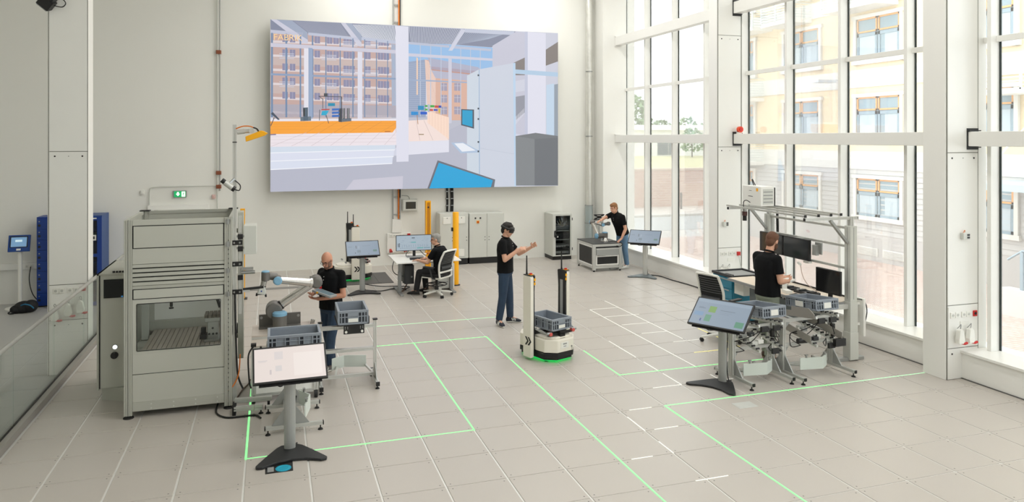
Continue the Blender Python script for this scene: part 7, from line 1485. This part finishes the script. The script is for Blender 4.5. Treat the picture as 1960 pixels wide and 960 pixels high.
def person(label, root, f, pose, hair, skin, trousers, shoe, s=1.0, beard=None, glasses=False, headset=False, hairstyle='short', stripes=False, sole=None):
    t = thing('person', label, 'person', root)
    fx, fy = V((f[0], f[1])).normalized()
    Rm = Matrix(((fy, fx, 0), (-fx, fy, 0), (0, 0, 1)))      # local x = right, y = forward
    def L(p): return Rm @ (V(p)*s)
    J = {k: L(v) for k, v in pose.items() if isinstance(v, tuple) and len(v) == 3 and k not in ('look', 'handR', 'handL', 'palmR', 'palmL', 'toeR', 'toeL', 'side')}
    D = {k: (Rm @ V(pose[k])).normalized() for k in ('look', 'handR', 'handL', 'palmR', 'palmL', 'toeR', 'toeL') if k in pose}
    up = V((0, 0, 1)); side = (Rm @ V(pose.get('side', (1, 0, 0)))).normalized()
    pel, che, nek, hed = J['pelvis'], J['chest'], J['neck'], J['head']
    spine = (nek-pel).normalized()
    fw = spine.cross(side).normalized()*-1 if spine.cross(side).dot(Rm @ V((0, 1, 0))) < 0 else spine.cross(side).normalized()
    sx = side
    def ring(c, w, d, off=0): return (c+fw*off*s, sx*w*s, fw*d*s)
    mid = pel.lerp(che, 0.5)
    look = D['look']; hr = look.cross(up).normalized(); hu = hr.cross(look).normalized()
    H = Matrix((hr, look, hu)).transposed()
    def hp(x, y, z): return hed + H @ (V((x, y, z))*s)
    # ---- skin: one continuous body
    b = MB()
    loft(b, [ring(pel-spine*0.09*s, 0.14, 0.09), ring(pel, 0.155, 0.105), ring(mid, 0.135, 0.098), ring(che, 0.16, 0.11), ring(che+spine*0.1*s, 0.155, 0.1), ring(nek-spine*0.03*s, 0.07, 0.06)])
    limb(b, [(nek-spine*0.04*s, 0.062*s), (nek+(hed-nek)*0.3, 0.056*s), (hp(0, -0.02, -0.05), 0.055*s)])
    b.ell(hp(0, -0.012, 0.025), (0.074*s, 0.094*s, 0.098*s), 20, 14, H); b.ell(hp(0, 0.03, -0.045), (0.055*s, 0.062*s, 0.065*s), 16, 10, H); b.ell(hp(0, 0.055, -0.088), (0.03*s, 0.03*s, 0.022*s), 12, 8, H)
    b.cyl(hp(0, 0.084, 0.015), hp(0, 0.104, -0.022), 0.008*s, 0.014*s, n=8); b.ell(hp(0, 0.102, -0.024), 0.0145*s, 10, 6)
    b.ell(hp(0, 0.078, 0.03), (0.045*s, 0.016*s, 0.012*s), 12, 6, H); b.ell(hp(0, 0.085, -0.055), (0.024*s, 0.012*s, 0.012*s), 10, 6, H)
    for q in (-1, 1): b.ell(hp(q*0.076, -0.01, 0.0), (0.011*s, 0.022*s, 0.032*s), 10, 8, H)
    for q, S in ((1, 'R'), (-1, 'L')):
        sh, el, wr = J['sh'+S], J['el'+S], J['wr'+S]
        limb(b, [(sh, 0.052*s), (sh.lerp(el, 0.5), 0.047*s), (el, 0.04*s), (el.lerp(wr, 0.35), 0.041*s), (wr, 0.027*s)])
        d = D['hand'+S]; n = D['palm'+S]; n = (n-d*n.dot(d)).normalized(); x = d.cross(n).normalized(); th = x*(q if True else 1)
        if pose.get('flip'+S): th = -th
        Hm = Matrix((x, d, n)).transposed()
        pc = wr+d*0.055*s; b.ell(pc, (0.041*s, 0.058*s, 0.017*s), 14, 8, Hm); b.cyl(wr-d*0.01*s, wr+d*0.04*s, 0.026*s, 0.03*s, n=10)
        cu = pose.get('curl'+S, 0.5)
        for k, (ln, xo) in enumerate(((0.078, 0.03), (0.088, 0.01), (0.082, -0.011), (0.064, -0.031))):
            p = wr+d*(0.098-0.004*abs(k-1))*s + th*(xo*s); a = 0.0; pts = [(p-d*0.02*s, 0.0095*s), (p, 0.0092*s)]
            c2 = cu if not isinstance(cu, tuple) else cu[k]
            for j, (seg, r) in enumerate(((0.44, 0.0088), (0.32, 0.0078), (0.24, 0.0066))):
                a += c2*(0.55 if j == 0 else 0.75); p = p+(d*math.cos(a)+n*math.sin(a))*ln*seg*s + th*0.002*s*(1.5-k); pts.append((p, r*s))
            limb(b, pts, 8)
        p = wr+d*0.03*s+th*0.034*s; limb(b, [(p-th*0.012*s, 0.013*s), (p+(d*0.6+th*0.7+n*0.35)*0.032*s, 0.0115*s), (p+(d*1.5+th*0.95+n*0.8*max(0.4, cu if not isinstance(cu, tuple) else cu[1]))*0.034*s, 0.0085*s)], 8)
        hip, kn, an = J['hip'+S], J['kn'+S], J['an'+S]
        limb(b, [(hip, 0.075*s), (kn, 0.05*s), (an, 0.036*s), (an+D['toe'+S]*0.1*s-up*0.03*s, 0.03*s)])
    solid(b, 'body', skin, t, 0.0062*s, 2)
    # ---- shirt
    b = MB(); ht = pose.get('hem', -0.04)
    loft(b, [ring(pel+spine*ht*s, 0.187, 0.14), ring(pel+spine*(ht+0.08)*s, 0.182, 0.136), ring(mid, 0.176, 0.134), ring(che, 0.197, 0.143), ring(che+spine*0.1*s, 0.2, 0.132), ring(che+spine*0.155*s, 0.165, 0.105), ring(nek-spine*0.012*s, 0.086, 0.076), ring(nek+(hed-nek)*0.08, 0.068, 0.066)])
    for S in 'RL':
        sh, el = J['sh'+S], J['el'+S]; e2 = sh.lerp(el, 0.66)
        limb(b, [(nek-spine*0.055*s, 0.058*s), (sh.lerp(nek-spine*0.05*s, 0.45), 0.064*s), (sh, 0.07*s)]); limb(b, [(che+spine*0.1*s+(sh-che-spine*0.1*s)*0.5, 0.08*s), (sh, 0.071*s), (sh.lerp(el, 0.4), 0.067*s)]); b.cyl(sh.lerp(el, 0.4), e2, 0.067*s, 0.066*s, n=14)
    sr = solid(b, 'polo_shirt', SHIRT, t, 0.009*s, 3)
    b = MB(); cn = nek+(hed-nek)*0.06; ax = (hed-nek).normalized(); 
    pts = []
    for k in range(17):
        a = R(20)+R(320)*k/16+R(90); pts.append(cn+sx*math.cos(a)*0.066*s+fw*math.sin(a)*0.066*s+ax*(0.016-0.016*math.sin(a))*s)
    b.tube(pts, 0.012*s, 8); b.obj('collar', SHIRT, sr)
    for k in range(2): 
        b = MB(); b.ell(che+fw*(0.143)*s+spine*(0.115-0.045*k)*s-fw*0.012*s*(1-k), 0.0055*s, 8, 6); b.obj('button', M_WHITE, sr)
    # ---- trousers
    b = MB()
    loft(b, [ring(pel+spine*0.06*s, 0.16, 0.115), ring(pel, 0.175, 0.13), ring(pel-spine*0.07*s, 0.178, 0.128), ring(pel-spine*0.11*s, 0.12, 0.09)])
    for S in 'RL':
        hip, kn, an = J['hip'+S], J['kn'+S], J['an'+S]
        limb(b, [(hip, 0.1*s), (hip.lerp(kn, 0.45), 0.092*s), (kn, 0.073*s), (kn.lerp(an, 0.4), 0.07*s)]); b.cyl(kn.lerp(an, 0.4), an+(kn-an).normalized()*0.01*s, 0.07*s, 0.06*s, n=14)
        b.ell(an+(kn-an)*0.1, (0.062*s, 0.062*s, 0.022*s), 12, 6)
    solid(b, 'trousers', trousers, t, 0.009*s, 3)
    # ---- shoes
    for S in 'RL':
        an, td = J['an'+S], D['toe'+S]; z0 = an-up*0.075*s; td = (td-up*td.dot(up)*pose.get('flat', 1)).normalized(); tx = td.cross(up).normalized(); tu = tx.cross(td)
        b = MB(); loft(b, [(z0-td*0.075*s+tu*0.035*s, tx*0.02*s, tu*0.02*s), (z0-td*0.06*s+tu*0.045*s, tx*0.036*s, tu*0.042*s), (z0+td*0.02*s+tu*0.05*s, tx*0.041*s, tu*0.05*s), (z0+td*0.1*s+tu*0.036*s, tx*0.046*s, tu*0.034*s), (z0+td*0.165*s+tu*0.026*s, tx*0.041*s, tu*0.022*s), (z0+td*0.2*s+tu*0.02*s, tx*0.02*s, tu*0.012*s)], 16)
        b.ell(an-up*0.02*s, (0.042*s, 0.042*s, 0.035*s), 12, 8)
        so = solid(b, 'shoe', shoe, t, 0.006*s, 3)
        b = MB(); T4 = Matrix((tx, td, tu)).transposed().to_4x4(); T4.translation = z0; b.T = T4
        b.prism([(0.036*s*c_, 0.065*s+0.15*s*s_) for c_, s_ in [(math.cos(a*math.pi/9), math.sin(a*math.pi/9)) for a in range(18)]], 0.0, 0.018*s); b.obj('sole', sole or M_WHITE, so)
        if stripes:
            for k in range(3):
                for q in (-1, 1): b = MB(); b.T = T4; y = (0.05+0.026*k)*s; b.bar((q*0.046*s, y, 0.03*s), (q*0.03*s, y-0.02*s, 0.075*s), 0.012*s, 0.012*s, (0, 1, 0)); b.obj('stripe', M_WHITE, so)
    # ---- face and hair
    dark = mat('eye_dark', (40, 30, 26), 0.3)
    for q in (-1, 1): b = MB(); b.ell(hp(q*0.03, 0.077, 0.008), (0.012*s, 0.006*s, 0.006*s), 10, 6, H); b.obj('eye', dark, t)
    hm = mat('hair_%s' % hair[0], hair[1], 0.7, 0, 0.2, 40, 0.5, 60)
    for q in (-1, 1): b = MB(); b.tube([hp(q*0.014, 0.087, 0.028), hp(q*0.03, 0.086, 0.034), hp(q*0.046, 0.074, 0.029)], 0.0045*s, 6); b.obj('eyebrow', hm, t)
    b = MB(); b.tube([hp(-0.022, 0.087, -0.057), hp(0, 0.096, -0.056), hp(0.022, 0.087, -0.057)], 0.004*s, 6); b.obj('mouth', mat('lip', (160, 96, 86), 0.5), t)
    if hairstyle != 'bald':
        b = MB(); g = 0.0 if hairstyle == 'short' else 0.006
        b.ell(hp(0, -0.03, 0.045), (0.083*s, 0.092*s, (0.09+g)*s), 20, 14, H); b.ell(hp(0, 0.02, 0.085), (0.068*s, 0.068*s, (0.045+g)*s), 16, 10, H); b.ell(hp(0, -0.06, -0.01), (0.07*s, 0.055*s, 0.08*s), 16, 10, H)
        for q in (-1, 1): b.ell(hp(q*0.068, 0.012, 0.03), (0.014*s, 0.02*s, 0.035*s), 10, 8, H)
        solid(b, 'hair', hm, t, 0.007*s, 2)
    if beard:
        b = MB(); b.ell(hp(0, 0.052, -0.082), (0.046*s, 0.044*s, 0.036*s), 14, 10, H); b.ell(hp(0, 0.088, -0.042), (0.028*s, 0.012*s, 0.008*s), 12, 6, H)
        for q in (-1, 1): b.ell(hp(q*0.052, 0.03, -0.055), (0.016*s, 0.04*s, 0.045*s), 12, 8, H)
        solid(b, 'beard', mat('beard_%s' % hair[0], beard, 0.8, 0, 0.2, 40), t, 0.006*s, 2)
    if glasses:
        g = MB()
        for q in (-1, 1):
            g.tube([hp(q*0.033+0.024*math.cos(a), 0.096-abs(math.cos(a)*0.004), 0.004+0.018*math.sin(a)) for a in [k*math.pi/8 for k in range(17)]], 0.0028*s, 6); g.tube([hp(q*0.057, 0.092, 0.008), hp(q*0.078, 0.04, 0.01), hp(q*0.082, -0.02, 0.004)], 0.0028*s, 6)
        g.tube([hp(-0.01, 0.1, 0.008), hp(0.01, 0.1, 0.008)], 0.003*s, 6); g.obj('glasses', M_DARK, t)
    if headset:
        hs = MB(); ringp = [hp(0.094*math.cos(a), 0.104*math.sin(a)-0.005, 0.045+0.012*math.cos(a*1.0-1.57)*-1) for a in [k*math.pi/12 for k in range(25)]]
        hs.tube(ringp, 0.018*s, 8); hs.ell(hp(0, -0.1, 0.04), (0.05*s, 0.035*s, 0.032*s), 14, 8, H); hs.ell(hp(0, 0.07, 0.055), (0.085*s, 0.05*s, 0.03*s), 16, 8, H); hs.tube([hp(0, -0.1, 0.06), hp(0, -0.06, 0.125), hp(0, 0.03, 0.135), hp(0, 0.09, 0.075)], 0.014*s, 8)
        h = solid(hs, 'headset', M_BLACK, t, 0.006, 1)
        vz = MB(); vs = []
        for k in range(9):
            a = R(25)+R(130)*k/8; vs += [hp(0.088*math.cos(a), 0.02+0.1*math.sin(a), 0.035), hp(0.08*math.cos(a), 0.02+0.092*math.sin(a), -0.018)]
        vz.add(vs, [(2*k, 2*k+2, 2*k+3, 2*k+1) for k in range(8)], True); vz.add([p+look*0.006 for p in vs], [(2*k+1, 2*k+3, 2*k+2, 2*k) for k in range(8)], True); vz.obj('visor', M_SCREENOFF, h)
    return t
STAND = dict(pelvis=(0, 0, 0.95), chest=(0, 0.0, 1.3), neck=(0, -0.005, 1.5), head=(0, 0.035, 1.655), look=(0, 1, -0.1),
    shR=(0.185, -0.01, 1.435), shL=(-0.185, -0.01, 1.435), elR=(0.25, -0.02, 1.15), elL=(-0.25, -0.02, 1.15), wrR=(0.25, 0.1, 0.92), wrL=(-0.25, 0.1, 0.92),
    handR=(0, 0.2, -1), handL=(0, 0.2, -1), palmR=(-1, 0, 0), palmL=(1, 0, 0),
    hipR=(0.088, 0, 0.9), hipL=(-0.088, 0, 0.9), knR=(0.1, 0.02, 0.5), knL=(-0.1, 0.02, 0.5), anR=(0.11, -0.02, 0.085), anL=(-0.11, -0.02, 0.085), toeR=(0.15, 1, 0), toeL=(-0.15, 1, 0))
def P_(**k): d = dict(STAND); d.update(k); return d
# man with the headset, pinching the air
person('man in black polo wearing a black headset and pinching the air', (3.9, 12.33, 0), (0.86, -0.5),
    P_(look=(0.12, 1, -0.28), head=(0.0, 0.04, 1.645), elR=(0.25, 0.05, 1.16), wrR=(0.14, 0.27, 1.33), handR=(-0.35, 0.85, 0.2), palmR=(-0.6, -0.1, -0.8), curlR=(0.25, 0.9, 1.2, 1.3), elL=(-0.24, 0.2, 1.2), wrL=(-0.19, 0.43, 1.33), handL=(0.25, 0.75, 0.6), palmL=(0.8, -0.2, -0.4), curlL=(0.6, 0.9, 1.1, 1.2),
       anR=(0.14, -0.08, 0.085), knR=(0.12, -0.02, 0.49), toeR=(0.85, 0.65, 0), anL=(-0.13, 0.06, 0.085), knL=(-0.11, 0.05, 0.5), toeL=(-0.1, 1, 0)),
    ('black', (34, 28, 26)), SKIN, JEANS_D, mat('navy_trainer', (30, 36, 48), 0.6), 1.0, headset=True, stripes=True)
# bald man with the teach pendant
person('bald man with glasses and beard holding a tablet beside the robot arm', (0.80, 10.72, 0), (-0.72, -0.69),
    P_(look=(-0.12, 0.85, -0.5), head=(-0.02, 0.11, 1.65), neck=(0, 0.03, 1.5), chest=(0, 0.02, 1.3), elR=(0.25, 0.04, 1.16), wrR=(0.08, 0.3, 1.17), handR=(-0.5, 0.8, 0.1), palmR=(-0.2, 0, 1), curlR=0.5, flipR=0, elL=(-0.26, 0.02, 1.13), wrL=(-0.02, 0.26, 1.1), handL=(0.9, 0.45, 0.05), palmL=(0, 0, 1), curlL=0.45,
       anR=(0.12, -0.16, 0.085), knR=(0.1, -0.04, 0.49), anL=(-0.08, 0.14, 0.085), knL=(-0.09, 0.1, 0.5), toeL=(0.2, 1, 0), toeR=(0.4, 1, 0)),
    ('brown', (96, 66, 50)), SKIN2, JEANS_D, mat('grey_trainer', (112, 110, 108), 0.7), 0.935, beard=(120, 92, 78), glasses=True, hairstyle='bald', stripes=True)
def pendant():
    t = thing('teach_pendant', 'grey robot teach pendant held by the bald man', 'tablet', (0.69, 10.42, 1.125)); t.rotation_euler = (R(-4), R(16), R(-32))
    part('case', M_GREY, t, lambda b: b.box(-0.145, -0.1, -0.012, 0.145, 0.1, 0.018), 0.008); part('screen', mat('pendant_screen', (120, 140, 150), 0.2), t, lambda b: b.box(-0.12, -0.08, 0.018, 0.12, 0.075, 0.0195)); part('stop_button', M_RED, t, lambda b: b.cyl((-0.12, 0.085, 0.018), (-0.12, 0.085, 0.045), 0.016, 0.02, n=14)); part('side_key', M_YEL, t, lambda b: b.cyl((-0.06, -0.1, 0.003), (-0.06, -0.104, 0.003), 0.014, n=12)); part('hand_strap', M_BLACK, t, lambda b: b.box(-0.06, -0.09, -0.024, 0.06, 0.09, -0.012), 0.004)
pendant()
# young man leaning on the robot table
person('young man in black polo leaning on the robot table', (8.36, 16.72, 0), (-0.97, -0.24),
    P_(pelvis=(0, -0.02, 0.92), chest=(0.0, 0.12, 1.25), neck=(0.0, 0.2, 1.43), head=(0.0, 0.27, 1.565), look=(0.05, 1, -0.32), shR=(0.17, 0.2, 1.38), shL=(-0.185, 0.13, 1.34), elR=(0.2, 0.42, 1.3), wrR=(0.08, 0.62, 1.27), handR=(-0.25, 1, -0.15), palmR=(-0.2, 0, -1), curlR=0.6, elL=(-0.26, 0.1, 1.04), wrL=(-0.22, 0.2, 0.80), handL=(0.1, 0.8, -0.5), palmL=(0, -0.3, -1), curlL=0.5,
       hipR=(0.088, -0.02, 0.87), hipL=(-0.088, -0.02, 0.87), knR=(0.1, 0.0, 0.47), knL=(-0.09, -0.03, 0.47), anR=(0.11, -0.03, 0.085), anL=(-0.09, -0.1, 0.085)),
    ('sandy', (142, 98, 62)), SKIN, JEANS_L, M_WHITE, 0.97, hairstyle='full')
# seated man
SEAT_P = dict(pelvis=(0, -0.1, 0.54), chest=(0, -0.09, 0.88), neck=(0, -0.02, 1.07), head=(0, 0.03, 1.215), look=(-0.55, 1, -0.08), hem=-0.02,
    shR=(0.185, -0.05, 1.0), shL=(-0.185, -0.05, 1.0), elR=(0.25, 0.06, 0.76), elL=(-0.24, 0.1, 0.75), wrR=(0.16, 0.33, 0.775), wrL=(-0.16, 0.36, 0.775), handR=(-0.1, 1, -0.05), handL=(0.1, 1, -0.05), palmR=(0, 0, -1), palmL=(0, 0, -1), curlR=0.35, curlL=0.35,
    hipR=(0.09, -0.06, 0.52), hipL=(-0.09, -0.06, 0.52), knR=(0.1, 0.36, 0.5), knL=(-0.13, 0.36, 0.5), anR=(0.06, 0.3, 0.12), anL=(-0.16, 0.42, 0.1), toeR=(0.1, 1, -0.1), toeL=(-0.2, 1, 0))
person('grey haired man with glasses seated at the white desk', (3.25, 14.98, 0), (-0.76, 0.65), SEAT_P,
    ('grey', (150, 148, 144)), SKIN, BLACKTR, mat('black_shoe', (26, 26, 28), 0.5), 0.95, glasses=True, hairstyle='full', sole=M_BLACK)
# man at the assembly workstation
person('bearded man in black polo working at the assembly workstation', (6.93, 9.12, 0), (0.97, 0.12),
    P_(look=(-0.25, 1, -0.38), head=(-0.01, 0.1, 1.655), neck=(0, 0.02, 1.505), elR=(0.24, 0.0, 1.14), wrR=(0.1, 0.27, 1.1), handR=(-0.35, 0.9, -0.1), palmR=(-0.8, 0.1, 0.4), curlR=0.6, elL=(-0.24, 0.06, 1.14), wrL=(-0.07, 0.3, 1.12), handL=(0.35, 0.9, -0.05), palmL=(0.8, 0.1, 0.4), curlL=0.6,
       anR=(0.12, -0.1, 0.085), knR=(0.1, -0.01, 0.5), anL=(-0.11, 0.08, 0.085)),
    ('auburn', (98, 64, 44)), SKIN, CHINO, mat('brown_shoe', (70, 50, 40), 0.6), 1.045, beard=(92, 62, 44), hairstyle='full', sole=mat('tan_sole', (150, 120, 92), 0.7))
o = part('held_box', M_WHITE, None, lambda b: b.box(-0.06, -0.09, 0, 0.06, 0.09, 0.03), 0.003); o.location = (7.30, 9.14, 1.135); o.rotation_euler = (0, R(-8), R(10)); tag(o, 'small white box held by the bearded man', 'box')
